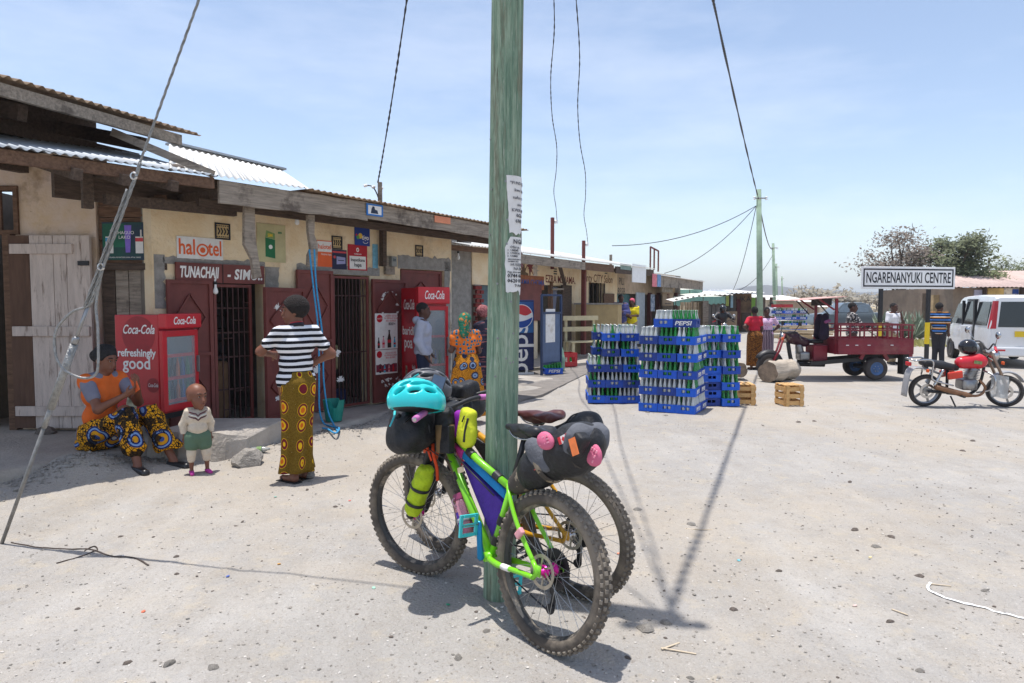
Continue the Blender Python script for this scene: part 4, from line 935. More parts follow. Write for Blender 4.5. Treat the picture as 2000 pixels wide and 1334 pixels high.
# ---- blue drinks fridge in its cage
def fridge_local(name, label, loc, rz, w, d, h):
 return thing(name, label, 'fridge', loc, rz)
FP = gnd(1043, 731, .02); FP = V(FP.x, FP.y, .03)
pep_blue = mat('cola blue', rgb(24, 66, 140), .35, var=.25, scale=1.2, col2=rgb(52, 128, 190), ramp=(.35, .7), stretch=(1, 1, .8)); pep_dk = mat('deep blue', rgb(20, 34, 84), .35, var=.15, scale=3)
t = thing('drinks_fridge', 'tall blue pepsi fridge standing right behind the green pole', 'fridge', FP, .25)
hP = at(1040, 586, FP.y).z - .03
MB().bb((-.85, 0, .08), (0, .75, hP)).build('cabinet', pep_dk, t, bevel=.015)
MB().bb((-.83, -.012, hP * .56), (-.02, 0, hP - .04)).build('upper_decal', pep_blue, t); MB().bb((-.83, -.012, .1), (-.02, 0, hP * .55)).build('lower_decal', pep_dk, t)
text('lettering', 'pepsi', .62, white_ink, t, TR((-.34, -.016, .62)) @ RO(PI / 2, 4, 'X') @ RO(PI / 2, 4, 'Z'), offset=.004, xs=1.05)
R_ = .27; cz = hP * .78
def arc_poly(a0, a1, bend): return [(R_ * cos(a), R_ * sin(a)) for a in np.linspace(a0, a1, 20)]
disc(t, 'globe_white', -.30, cz, R_, white_ink, .004, 36, y=-.012)
top = [(-.30 + .94 * R_ * cos(a), cz + .94 * R_ * sin(a)) for a in np.linspace(.35, PI - .05, 20)] + [(-.30 + R_ * (-.9 + 1.75 * i / 10), cz + R_ * (.02 + .16 * sin(i / 10 * 6.28) + .28 * i / 10)) for i in range(11)]
poly(t, 'globe_red', top, red_p, .003, -.016)
bot = [(-.30 + .94 * R_ * cos(a), cz + .94 * R_ * sin(a)) for a in np.linspace(PI + .35, 2 * PI - .1, 20)] + [(-.30 + R_ * (.92 - 1.8 * i / 10), cz + R_ * (-.08 - .2 * sin(i / 10 * 3.1) - .25 * i / 10)) for i in range(11)]
poly(t, 'globe_blue', bot, blue_p, .003, -.016)
for i in range(7): MB().bb((.001, .15, .14 + .05 * i), (.03, .7, .165 + .05 * i)).build('vent_fin', mat('fin blue', rgb(60, 110, 150), .5), t)
t2 = thing('fridge_cage', 'blue steel cage door with paper notice beside the pepsi fridge', 'cage', V(FP.x + .16, FP.y - .25, .02), .9)
hC = hP + .12
for p, q in (((0, 0, 0), (0, 0, hC)), ((.75, 0, .0), (.75, 0, hC)), ((0, 0, hC), (.75, 0, hC)), ((0, 0, hC - .4), (.75, 0, hC - .4)), ((0, 0, .25), (.75, 0, .25))): bar(t2, p, q, .045, mat('cage blue', rgb(44, 60, 92), .6), 'tube')
MB().bb((.03, .0, .27), (.72, .02, hC - .42)).build('sheet', mat('sheet blue', rgb(84, 102, 132), .6, var=.1), t2); rect(t2, 'notice', .33, hP * .66, .36, .75, paper, .004, 0)
# bottle crates by the fridge are built with the other crates below
# bench
bn = gnd(1118, 697, .1); wood_y = mat('straw yellow bench', rgb(200, 188, 152), .8, var=.1, scale=6)
t = thing('bench', 'pale yellow wooden bench with slatted back by the counter wall', 'bench', V(bn.x - .25, bn.y - .25, .09), .42)
for i in range(4): MB().bb((0, -.4 + .11 * i, .44), (1.15, -.3 + .11 * i, .475)).build('seat_slat', wood_y, t)
for x in (.05, .95):
 for y in (-.37, .0): MB().bb((x, y, 0), (x + .08, y + .08, .44)).build('leg', wood_y, t)
 MB().bb((x, .045, .48), (x + .07, .105, 1.18)).build('back_post', wood_y, t)
for z in (.74, 1.05): MB().bb((-.03, .0, z), (1.1, .04, z + .13)).build('back_slat', wood_y, t)
q = at(1148, 660, c0.y - .12); t = thing('leaning_board', 'dark brown board leaning on the counter wall behind the bench', 'board', V(q.x, c0.y - .12, .1)); MB().bb((-.22, 0, .0), (.22, .05, 1.1)).build('plank', wood_b, t)
p = gnd(1080, 726); t = thing('plastic_sack', 'pale green stuffed plastic sack beside the fridge cage', 'sack', V(p.x, p.y, .0), .3)
sdf_obj('bag', [('e', (0, 0, .36), (.27, .24, .4)), ('b', (0, 0, .2), (.24, .22, .2), None, .08), ('c', (0, 0, .7), (.05, 0, .84), .12, .16)], mat('sack green', rgb(126, 158, 140), .7, var=.2, scale=7), t, .03, .06)
# low step in front of the second shop
st = MB(); s0 = gnd(1090, 708, .09)
pts = [gnd(1010, 722, .09), gnd(1172, 705, .09), gnd(1250, 692, .09), gnd(1240, 680, .09) + V(0, 3, 0), gnd(1030, 690, .09) + V(0, 3, 0)]
st.loft([[V(p.x, p.y, -.1) for p in pts], pts]); tag(st.build('pavement', concrete), kind='structure')
pts = [gnd(985, 790, .02), gnd(1060, 770, .02), gnd(1150, 727, .02), gnd(1176, 706, .02), gnd(1060, 712, .02), gnd(960, 752, .02)]
MBp = MB(); MBp.loft([[V(p.x, p.y, -.1) for p in pts], pts]); tag(MBp.build('pavement', mat('grey packed dirt', rgb(128, 122, 116), .95, var=.15, scale=4, bump=.6)), kind='structure')
# ---- farther row
def stall(name, label, X0, X1, pyT, pyB, Y, m, depth=3., roofm=None, over=.5, slope=.25, pyR=None):
 """simple building with its front at depth Y between pixel columns"""
 a = at(X0, pyB, Y); c = at(X1, pyB, Y); zt_ = at(X0, pyT, Y).z
 t = thing(name, label, 'building', V(a.x, Y, 0)); w = c.x - a.x
 MB().bb((0, 0, 0), (w, depth, zt_)).build('wall', m, t)
 if roofm: corrugated(t, (-.3, -over, zt_ + .03), (w + .3, -over, zt_ + .03), (-.3, depth + .3, zt_ + .03 + slope), (w + .3, depth + .3, zt_ + .03 + slope), roofm, pitch=.25, amp=.03, sheet=2.)
 return t, w, zt_
F1 = Fac(V(*FD.w(dx[1318] + .3, .3, 0)), FD.a)
t = thing('board_shop', 'shop with pale plank fascia and grey board wall beyond the blank board', 'building', (F1.O.x, F1.O.y, 0), F1.a)
b0 = F1.p(1278, 538, .9); b1 = F1.p(1371, 552, .9)
MB().bb((-.8, .1, 0), (b1[0], 2, 2.9)).build('wall', dark_in, t); n = 7
for i in range(n): MB().bb((b0[0] + (b1[0] - b0[0]) * i / n, -.95, b0[1] - .42), (b0[0] + (b1[0] - b0[0]) * (i + 1) / n - .02, -.9, b0[1] - .0)).build('fascia_plank', wood_g, t)
q0 = F1.p(1294, 545, .8); q1 = F1.p(1314, 571, .8)
for i in range(5): MB().bb((q0[0] + (q1[0] - q0[0]) * i / 5, -.8, q1[1]), (q0[0] + (q1[0] - q0[0]) * (i + 1) / 5 - .02, -.76, q0[1])).build('wall_plank', mat('bleached planks', rgb(160, 148, 130), .9, var=.2), t)
corrugated(t, (b0[0], -1.05, b0[1] + .03), (b1[0], -1.05, b1[1] + .03), (b0[0], 2.2, b0[1] + .6), (b1[0], 2.2, b1[1] + .6), zinc_white, pitch=.15, amp=.02)
awn = mat('green awning', rgb(110, 156, 140), .7, var=.1, scale=3); awn_w = mat('bleached awning', rgb(214, 212, 196), .7, var=.06)
for i, (x0, x1, yt, yb, Y, lb) in enumerate(((1315, 1372, 557, 566, 31., 'upper faded green awning of the far stalls'), (1316, 1418, 566, 580, 29., 'long lower green and white awning above the bamboo stall'))):
 a = at(x0, yb, Y); c = at(x1, yb - 1, Y + 7); t = thing('awning', lb, 'awning', a); d = c - a; up = (at(x0, yt, Y + 2.) - a) * .6
 MB().add([(0, 0, 0), d, d + up * .95 + V(0, 1.5, 0), up + V(0, 1.5, 0)], [(0, 1, 2, 3)]).build('canopy', awn_w, t)
 b = MB(); N = 20
 for k in range(N): b.quad(d * (k / N) + V(0, -.01, 0), d * ((k + .98) / N) + V(0, -.01, 0), d * ((k + .98) / N) + V(0, -.01, -.35 - .04 * (k % 2)), d * (k / N) + V(0, -.01, -.35 - .04 * (k % 2)))
 b.build('valance', awn, t)
 for k in (0.02, .5, .98): MB().cyl(d * k + V(0, .05, 0), V((d * k).x, (d * k).y + .05, -a.z), .05, n=6).build('pole', wood_d, t)
# bamboo stall
Yb = 24.; a = at(1330, 640, Yb); c = at(1372, 640, Yb + 3); t = thing('bamboo_stall', 'small stall walled with upright bamboo sticks under a tin sheet', 'stall', V(a.x, a.y, 0)); d = V(c.x - a.x, c.y - a.y, 0)
bam = mat('dry bamboo', rgb(170, 150, 122), .85, var=.25, scale=9); rr = random.Random(2); zt_ = at(1330, 590, Yb).z
bme3 = None
for i in range(15):
 if bme3 is None: o = MB().cyl((0, 0, 0), (0, 0, zt_), .045, .04, 6).build('bamboo_stick', bam, t); bme3 = o.data
 else: o = shared('bamboo_stick', bme3, t)
 o.location = d * (i / 14); o.rotation_euler = (rr.uniform(-.03, .03), rr.uniform(-.03, .03), 0)
e = at(1380, 590, Yb + 1.2); MB().bb((d.x, d.y - .8, 0), (e.x - a.x + .15, d.y + 1.0, zt_ + .05)).build('plank_side', wood_g, t)
MB().add([(-.35, -.3, zt_ + .02), (e.x - a.x + .3, d.y - .6, zt_ + .28), (e.x - a.x + .3, d.y + .9, zt_ + .36), (-.35, .9, zt_ + .1)], [(0, 1, 2, 3)]).build('roof_sheet', zinc_white, t)
for i in range(6): p = V(-.1 + .2 * i, .3, zt_ + .08 + .03 * i); rubble(p.x, p.y, p.z + .03, .06, .7, i + .3, rock_m, 'roof_stone', t, 2)
# grey steel doors, yellow-green stall, dark hut, pale sheds
t, w, zt_ = stall('steel_shop', 'grey steel fronted shop behind the far motorcyclist', 1380, 1414, 577, 632, 36., mat('grey steel doors', rgb(108, 102, 100), .7, var=.1), 3, zinc_white)
for i in range(4): MB().bb((w * i / 4 + .02, -.05, 0), (w * (i + 1) / 4 - .02, -.005, zt_ - .1)).build('door_leaf', MATS['grey steel doors'], t)
t, w, zt_ = stall('lime_stall', 'stall with lime green panel and open shutters behind the rider', 1413, 1436, 574, 632, 38., mat('dim stall wall', rgb(84, 76, 68), .9, var=.2), 3, zinc)
MB().bb((.1, -.06, 1.5), (w * .4, -.01, zt_ - .1)).build('lime_panel', mat('lime panel', rgb(170, 180, 90), .7, var=.1), t); MB().bb((w * .55, -.06, 1.4), (w * .75, -.01, zt_ - .1)).build('blue_panel', mat('pale blue panel', rgb(150, 180, 190), .7), t); MB().bb((0, -.3, 0), (w, -.1, 1.2)).build('counter', mat('counter board', rgb(150, 128, 104), .9), t)
t, w, zt_ = stall('dark_hut', 'dark rusty hut with patched wall and flat tin roof', 1436, 1467, 573, 634, 40., mat('patched rust wall', rgb(96, 76, 60), .9, var=.4, scale=1.2, col2=rgb(130, 104, 78)), 4, zinc_white, 1.2)
text_on(t, 'DUKA', w * .3, zt_ - .35, -.02, .45, ink); MB().bb((w * .05, -.05, 0), (w * .3, -.01, 1.9)).build('door', mat('dull red door', rgb(90, 40, 40), .8), t); MB().bb((w * .4, -.07, 0), (w * .98, -.01, 1.1)).build('low_panel', wood_d, t)
t, w, zt_ = stall('green_shed', 'open shed with bright green back wall left of the second pole', 1467, 1494, 581, 622, 50., mat('grass green wall', rgb(116, 160, 70), .8, var=.08), 3, zinc_white, 1.5)
for x in (0, w * .5, w): MB().bb((x - .08, -1.2, 0), (x + .08, -1.04, zt_)).build('post', wood_d, t)
t, w, zt_ = stall('pale_shed', 'long pale shed with tin roof far down the street', 1496, 1568, 586, 615, 72., mat('pale boards', rgb(186, 176, 162), .9, var=.15), 6, zinc_white, .5, .55)
for i in range(6): MB().bb((w * (.05 + .16 * i), -.06, .2), (w * (.13 + .16 * i), -.01, zt_ - .5)).build('door', mat('door grey', rgb(120, 110, 102), .9), t)
t, w, zt_ = stall('pale_shed', 'low brown timber shed half hidden behind the tricycle roof', 1565, 1592, 590, 612, 66., mat('brown boards', rgb(150, 130, 110), .9, var=.15), 5, zinc_white, .4, .4)
t, w, zt_ = stall('pale_shed', 'small whitewashed hut right of the timber shed', 1600, 1628, 600, 612, 70., mat('white boards', rgb(206, 196, 184), .9, var=.1), 4, zinc_white, .3, .4)
# timber pile by the second crate stack
p = gnd(1500, 668); q = gnd(1640, 664)
lumber = random.Random(9)
for i in range(9):
 x0 = p.x + lumber.uniform(-.1, 1.2); y0 = p.y + lumber.uniform(-.4, .4); L_ = lumber.uniform(1.6, 2.8)
 o = MB().box((L_ / 2, 0, 0), (L_, .14, .07)).build('timber_beam', mat('raw timber', rgb(188, 168, 136), .85, var=.15, scale=5)); o.location = (x0, y0, .05 + .075 * i); o.rotation_euler = (0, lumber.uniform(-.02, .02), lumber.uniform(-.15, .15)); tag(o, 'rough sawn timber beam in the pile behind the tricycle', 'timber', 'timber pile behind the tricycle')
# ---------------------------------------------------------------- poles and cables
green_wood = mat('green treated wood', rgb(118, 152, 128), .9, var=.22, scale=9, stretch=(6, 6, .3), bump=1., bscale=30, col2=rgb(164, 184, 158)); overlay(green_wood, rgb(122, 112, 92), 4, .52, .66, amount=.75, seed=3, stretch=(3, 3, .35)); overlay(green_wood, rgb(190, 202, 180), 5, .58, .7, amount=.6, seed=5, stretch=(5, 5, .3)); overlay(green_wood, rgb(70, 60, 50), 9, .60, .68, amount=.9, seed=15, stretch=(7, 7, .35)); overlay(green_wood, rgb(206, 212, 194), 14, .60, .68, amount=.7, seed=25, stretch=(7, 7, .5))
PB = gnd(975, 1163); PB = V(PB.x, PB.y, -.06); PT = V(PB.x + .115, PB.y + .02, 7.75)
t = thing('utility_pole', 'thick green treated wooden pole with torn notices, in the centre', 'pole', PB)
b = SM(); rings = []; n = 40
for i in range(91):
 f = i / 90; c = (PT - PB) * f; r = .089 - .014 * f
 rings.append([c + V(cos(a) * (r + .0025 * nz(cos(a) * 3, sin(a) * 3, f * 6) + .0012 * nz(cos(a) * 22, sin(a) * 22, f * 5)), sin(a) * (r + .0025 * nz(cos(a) * 3, sin(a) * 3, f * 6 + 9) + .0012 * nz(cos(a) * 22, sin(a) * 22, f * 5)), 0) for a in [2 * PI * k / n for k in range(n)]])
b.loft(rings); b.build('shaft', green_wood, t)
for dz, L_ in ((7.35, .35), (7.1, .25)):
 c = (PT - PB) * (dz / 7.8); MB().cyl(c + V(-L_ / 2, -.1, 0), c + V(L_ / 2, -.1, 0), .012, n=6).build('hook_bolt', alu, t)
 for s_ in (-1, 1): MB().lathe([(.02, -.06), (.045, -.05), (.03, 0), (.045, .05), (.02, .06)], c + V(s_ * L_ / 2, -.1, 0), n=10).build('insulator', white_p, t)
# nail heads and staples
rr = random.Random(12)
for i in range(14):
 z = rr.uniform(1.2, 2.7); a = RAD(rr.uniform(200, 320)); r = .0855; c = (PT - PB) * ((z + .06) / 7.8)
 MB().lathe([(.006, 0), (.006, .004)], c + V(r * cos(a), r * sin(a), 0), (cos(a), sin(a), 0), 6).build('nail', alu, t)
# notices wrapped round the pole
def notice(label, corners, lines, seed):
 """paper on the shaft: corners (px,py) of outline on the visible pole face; wraps round the right side"""
 tt = thing('paper_notice', label, 'notice', PB)
 def on_pole(px, py, lift=.0025):
  r_ = ray(px, py)
  # height where the sight line meets the shaft (iterate), then the angle
  z = CAM_H + r_.z * (PB.y - .08) / r_.y; f = (z - PB.z) / 7.81; cx_ = PB.x + (PT.x - PB.x) * f; cy_ = PB.y + (PT.y - PB.y) * f; r = .089 - .014 * f + lift
  ddx = (px - 1000) / F * (cy_ - .05) - cx_; s_ = max(-1, min(1, ddx / r)); a = -math.acos(s_)
  return a, z - PB.z, f
 def P3(a, z, lift=.0035): f = z / 7.81; r = .089 - .014 * f + lift; return V((PT.x - PB.x) * f + r * cos(a), (PT.y - PB.y) * f + r * sin(a), z)
 (aL0, zT, _), (aL1, zB, _) = on_pole(*corners[0]), on_pole(*corners[1]); aR = .55
 b = SM(); rr = random.Random(seed)
 nt_ = [rr.uniform(-.02, .02) for _ in range(13)]
 def fn(u, v):
  tear = .05 * nz(v * 7, seed) if 0 < v < 1 else 0
  aL = aL0 + (aL1 - aL0) * v + tear + (corners[2] * max(0, 1 - v * 5) if len(corners) > 2 else 0)
  a = aL + (aR - aL) * u; z = zT + (zB - zT) * v + (.03 * nz(u * 6, seed) * (1 if v > .9 else 0)); return P3(a, z, .004 + .0015 * nz(u * 3, v * 4, seed))
 b.grid(fn, 16, 20); b.build('sheet', paper, tt)
 for (f_v, size, body, m_, ua) in lines:
  # bend each line of type round the shaft
  o = text('lettering', body, size, m_, tt, None, offset=.0006 if size > .025 else .0002, align='LEFT', depth=.0002, resolution=1)
  z0 = zT + (zB - zT) * f_v; a0_ = aL0 + (aL1 - aL0) * f_v + ua
  bm = bmesh.new(); bm.from_mesh(o.data)
  bmesh.ops.delete(bm, geom=[f for f in bm.faces if any(a0_ + v.co.x / .083 > .5 for v in f.verts)], context='FACES')
  for v in bm.verts:
   a = a0_ + v.co.x / .083; zz = z0 + v.co.y; d_ = .0075 + v.co.z; q = P3(a, zz, d_); v.co = q
  bm.to_mesh(o.data); bm.free()
grey_ink = mat('grey ink', rgb(80, 80, 86), .8, var=0)
notice('upper torn white paper notice headed FUNDI nailed to the green pole', [(989, 342), (995, 455)], [(.13, .022, '"FUNDI JENGO', grey_ink, .2), (.25, .024, 'kwa huduma', grey_ink, .45), (.38, .024, 'nafuu ya', grey_ink, .32), (.5, .022, 'simu', grey_ink, .62), (.6, .024, 'KWA MAWASI', grey_ink, .2), (.69, .026, '0626', grey_ink, .5), (.79, .026, '0743', grey_ink, .42)], 3)
notice('lower torn notice with phone numbers 0744 and 0620 on the green pole', [(986, 462), (988, 570), .35], [(.09, .034, 'NGAZO', grey_ink, .5), (.19, .02, 'Ofisi ya', grey_ink, .28), (.30, .015, '1. UMEME\n2. UWEKAJI\n3. USIMIK', grey_ink, .12), (.43, .011, 'MAWASILIANO YA\nNAMBA HIZI', grey_ink, .15), (.51, .022, 'HUSSEIN', grey_ink, .3), (.58, .022, 'NA EM', grey_ink, .5), (.64, .014, 'Piga simu namba', ink, .12), (.71, .028, '0744 46', ink, .1), (.80, .028, '0620 81', ink, .1), (.89, .02, 'TUNA', ink, .55)], 8)
def cable(name, label, pts, r, m=black_p, tw=True, sub=8):
 P_ = SP(pts, sub); b = SM()
 if tw:
  acc = 0; A_ = []; B_2 = []
  for i, p in enumerate(P_):
   if i: acc += (P_[i] - P_[i - 1]).length
   a = acc * 22; d = Vector((cos(a), .3 * sin(a), sin(a) * .5)) * r * .8; A_.append(p + d); B_2.append(p - d)
  b.tube(A_, r * .75, 5); b.tube(B_2, r * .75, 5)
 else: b.tube(P_, r, 6)
 return tag(b.build(name, m), label, 'cable')
def sag(a, c, s, n=10): return [a.lerp(c, i / n) + V(0, 0, -s * 4 * (i / n) * (1 - i / n)) for i in range(n + 1)]
P2 = V(11.6, 32., 0)
wire_m = mat('black cable', (.03, .03, .035), .6, var=0)
# house service drops
mast1 = at(742, 356, 10.6)
t = thing('service_mast', 'short wooden service mast with insulators on the yellow shop roof', 'mast', V(mast1.x, mast1.y, mast1.z - .55)); MB().bb((-.03, -.03, -.3), (.03, .03, .55)).build('post', wood_g, t)
for i, x in enumerate((-.22, -.1, .02)): MB().lathe([(.012, -.03), (.025, -.02), (.018, 0), (.025, .02), (.012, .03)], (x, 0, .5 - .02 * i), (1, 0, .3), 8).build('insulator', white_p, t)
MB().tube(SP([(-.25, 0, .5), (-.1, 0, .47), (.0, 0, .2), (0, 0, -.2)], 4), .01, 5).build('lead', wire_m, t)
top = PT + V(0, 0, -.25)
cable('service_cable', 'twisted black cable running down to the mast on the yellow shop', sag(top, mast1 + V(-.03, 0, -.0), .35, 8), .010, wire_m)
for px, pyT, pyB, lb, px0 in ((1079, 425, 492, 'left of two', 1105), (1140, 470, 505, 'right of two', 1130)):
 Yd = 19.5 if px < 1100 else 21.; m_ = at(px, pyT, Yd); z0 = at(px, pyB + 6, Yd).z
 t = thing('roof_mast', 'rusty service pipe on the far yellow roof, the %s' % lb, 'mast', V(m_.x, m_.y, z0)); MB().cyl((0, 0, -.4), (0, 0, m_.z - z0), .055, n=8).build('pipe', red_steel, t); MB().lathe([(.03, -.05), (.06, -.03), (.04, 0), (.06, .03), (.03, .05)], (.1, 0, m_.z - z0 - .12), n=8).build('insulator', white_p, t)
 pts = sag(top + V(.05, 0, -.1), m_ + V(.12, 0, -.1), .3, 12)
 pts = [p + V(.05 * sin(i * 1.7) * (1 if 3 < i < 12 else .2), 0, 0) for i, p in enumerate(pts)]
 cable('service_cable', 'wavy twisted service cable to the roof pipe, the %s' % lb, pts, .008, wire_m)
# street poles farther on
pole_far = mat('far green pole', rgb(140, 160, 138), .85, var=.2, scale=3)
poles = [(P2, 370, 1482, 'second green pole down the street behind the two women'), (V(23., 60, 0), 475, 1510, 'third thin green pole down the street'), (V(0, 78, 0), 515, 1516, 'fourth thin pole just right of the third'), (V(0, 110, 0), 540, 1527, 'fifth short looking pole down the street')]
tops = []
for i, (bp, pt, px, lb) in enumerate(poles):
 tp = at(px, pt, bp.y); bt = at(px + (4 if i < 2 else 2), 600, bp.y)
 t = thing('utility_pole', lb, 'pole', V(bt.x, bp.y, gh(bt.x, bp.y) - .1)); d = tp - V(bt.x, bp.y, gh(bt.x, bp.y) - .1)
 b = SM(); b.cyl((0, 0, 0), d, .155 if i < 2 else .14, .115, 14); b.build('shaft', pole_far, t); MB().cyl(d * .94 + V(-.25, -.13, 0), d * .94 + V(.3, -.13, 0), .035, n=6).build('hook_bolt', alu, t); tops.append(tp)
 for s_ in (-.25, .3): MB().lathe([(.03, -.08), (.07, -.06), (.04, 0), (.07, .06), (.03, .08)], d * .94 + V(s_, -.13, 0), n=8).build('insulator', white_p, t)
tp2 = tops[0] + V(0, 0, -.45)
cable('street_cable', 'thick twisted main cable from the green pole to the second pole', sag(top + V(.05, .05, -.1), tp2, .22, 16), .022, wire_m, sub=14)
cable('street_cable', 'main cable between second and third pole', sag(tp2, tops[1] + V(0, 0, -.5), .7), .03, wire_m, False)
cable('street_cable', 'main cable between third and fourth pole', sag(tops[1] + V(0, 0, -.5), tops[2] + V(0, 0, -.4), .5), .03, wire_m, False)
m3 = at(1193, 500, 27.); t = thing('service_mast', 'tiny service mast on the far roof right of the two pipes', 'mast', m3 - V(0, 0, .5)); MB().bb((-.05, -.05, -.3), (.05, .05, .55)).build('post', wood_g, t)
for lb, q, s_ in (('thin cable from second pole to the tiny roof mast', m3 + V(.05, 0, .4), .45), ('thin cable from second pole to the far board shop', at(1297, 534, 33.), .5), ('thin cable dropping from second pole behind the green awning', at(1430, 570, 42.), .5)):
 cable('service_cable', lb, sag(tp2 + V(-.1, 0, -.3), q, s_), .016, wire_m, False)
cable('service_cable', 'faint cable from third pole to the dark hut', sag(tops[1] + V(0, 0, -1), at(1440, 568, 45.), .5), .02, wire_m, False)
# ---- stay wire of the near pole, with its turnbuckle and loop
steel_w = mat('galvanised strand', rgb(150, 150, 148), .45, metal=.7, var=.2, scale=40, bump=.5, bscale=80)
S0 = gnd(6, 1055); S1 = top + V(-.05, 0, -.15)
def st_pt(px):                            # point of the stay seen in pixel column px
 k = (px - 1000) / F; d = S1 - S0; q = (k * S0.y - S0.x) / (d.x - k * d.y); return S0 + d * q
t = thing('stay_wire', 'slanting galvanised stay wire with rod, turnbuckle and loose loop at left', 'stay wire', V(S0.x, S0.y, 0)); rel = lambda p: Vector(p) - V(S0.x, S0.y, 0)
b = SM(); b.tube([rel(S0 - (S1 - S0).normalized() * .15), rel(st_pt(78))], .012, 8); b.build('anchor_rod', mat('rod steel', rgb(132, 130, 126), .5, metal=.5, var=.2, scale=20), t)
b = SM(); b.tube([rel(st_pt(78)), rel(st_pt(93))], .017, 8); b.tube([rel(st_pt(93)), rel(st_pt(143))], .025, 10); b.build('turnbuckle', steel_w, t)
b = SM(); b.tube([rel(st_pt(143)), rel(st_pt(172))], .011, 8); b.lathe([(.016, 0), (.021, .015), (.021, .04), (.016, .055)], rel(st_pt(143)), (S1 - S0), 8); b.build('eye_bolt', alu, t)
dS = (S1 - S0).normalized()
def strand(p, q, r, off=(0, 0, 0)):
 b = SM(); L_ = (q - p).length; n = max(6, int(L_ / .03)); x = dS.orthogonal().normalized(); y = dS.cross(x)
 for k in range(3):
  b.tube([rel(p.lerp(q, i / n)) + Vector(off) + (x * cos(2.1 * k + i * .9) + y * sin(2.1 * k + i * .9)) * r * .6 for i in range(n + 1)], r * .62, 5)
 return b
strand(st_pt(168), S1, .0072).build('strand', steel_w, t)
for o_ in (.014, -.013): strand(st_pt(172), st_pt(282 if o_ > 0 else 262), .008, (o_, -.01, .0)).build('strand', steel_w, t)
for px in (203, 272): MB().tube([rel(st_pt(px)) + V(.018 * cos(a), -.012, .02 * sin(a)) for a in np.linspace(0, 6, 12)], .007, 6).build('clamp', chrome, t)
c_ = st_pt(200); Yl = st_pt(150).y - .03
pts = [st_pt(202), at(180, 590, Yl), at(140, 610, Yl), at(110, 645, Yl), at(108, 690, Yl), at(125, 722, Yl), at(160, 738, Yl), at(186, 732, Yl), at(192, 705, Yl), at(191, 640, Yl), at(188, 590, Yl), st_pt(208)]
b = SM(); b.tube([rel(p) for p in SP(pts, 8)], .0085, 7); b.build('loose_loop', steel_w, t)
# ---------------------------------------------------------------- name sign
YS = 16.4; sL = at(1682, 540, YS); sR = at(1865, 540, YS + .45); zt_ = at(1773, 520, YS).z; zb_ = at(1773, 564, YS).z
ang = math.atan2(sR.y - sL.y, sR.x - sL.x); t = thing('place_sign', 'white road sign reading NGARENANYUKI CENTRE on two black and yellow posts', 'sign', V(sL.x, sL.y, 0), ang); w = (sR - sL).xy.length; hc = (zt_ + zb_) / 2; hh = zt_ - zb_
MB().box((w / 2, 0, hc), (w, .02, hh)).build('board', white_p, t, bevel=.008)
b = MB(); e = .035; g = .05
for a, c in (((g, -.013, hc + hh / 2 - g - e), (w - g, -.0105, hc + hh / 2 - g)), ((g, -.013, hc - hh / 2 + g), (w - g, -.0105, hc - hh / 2 + g + e)), ((g, -.013, hc - hh / 2 + g + e), (g + e, -.0105, hc + hh / 2 - g - e)), ((w - g - e, -.013, hc - hh / 2 + g + e), (w - g, -.0105, hc + hh / 2 - g - e))): b.bb(a, c)
b.build('border', ink, t); o = text('lettering', 'NGARENANYUKI CENTRE', .36, ink, t, TR((w / 2, -.012, hc - .01)) @ RO(PI / 2, 4, 'X'), offset=.005, fit=w * .9)
for x in (w * .225, w * .735):
 MB().bb((x - .04, .015, 1.15), (x + .04, .08, zb_ + .12)).build('post', black_p, t); MB().bb((x - .042, .013, .45 if x < w / 2 else .62), (x + .042, .082, 1.15)).build('yellow_band', mat('traffic yellow', rgb(226, 196, 30), .5, var=.05), t); MB().bb((x - .04, .015, -.1), (x + .04, .08, .45 if x < w / 2 else .62)).build('post_foot', black_p, t)
# ---------------------------------------------------------------- right hand background
t, w, zt_ = stall('compound_building', 'brown walled building with faded pink tin roof behind the van', 1860, 2200, 562, 620, 31., mat('umber wall', rgb(134, 118, 102), .95, var=.15, scale=2), 6, None)
corrugated(t, (-.4, -.6, zt_ + .02), (w, -.6, zt_ + .02), (1.2, 5., zt_ + 1.0), (w, 5., zt_ + 1.0), mat('pink tin', rgb(196, 172, 162), .7, var=.12, scale=1.5), pitch=.2, amp=.02, sheet=1.2)
def on_wall(name, px0, py0, px1, py1, m_, d=.05):
 a = at(px0, py1, 31.); c = at(px1, py0, 31.); return MB().bb((a.x - at(1860, 0, 31.).x, -d, a.z), (c.x - at(1860, 0, 31.).x, 0, c.z)).build(name, m_, t)
on_wall('notice_board', 1880, 566, 1901, 587, mat('lilac board', rgb(178, 178, 200), .8)); on_wall('mural', 1906, 563, 1938, 586, mat('yellow mural', rgb(206, 176, 110), .8, var=.3, scale=2)); on_wall('plaster_patch', 1938, 563, 1968, 583, plaster_w); on_wall('blue_notice', 1954, 565, 1966, 574, blue_p, .08); on_wall('blue_notice', 1990, 566, 2010, 574, blue_p, .08)
on_wall('pillar', 1893, 562, 1897, 640, wood_d, .3); on_wall('pillar', 1966, 562, 1972, 640, wood_d, .3)
t, w, zt_ = stall('boundary_wall', 'plain brown wall below the trees behind the name sign', 1800, 1862, 573, 622, 33., MATS['umber wall'], .3, None)
t, w, zt_ = stall('boundary_wall', 'short peeling yellow wall between the trees', 1822, 1845, 576, 620, 32., mat('peeling ochre', rgb(176, 150, 112), .95, var=.3, scale=2), .2, None)
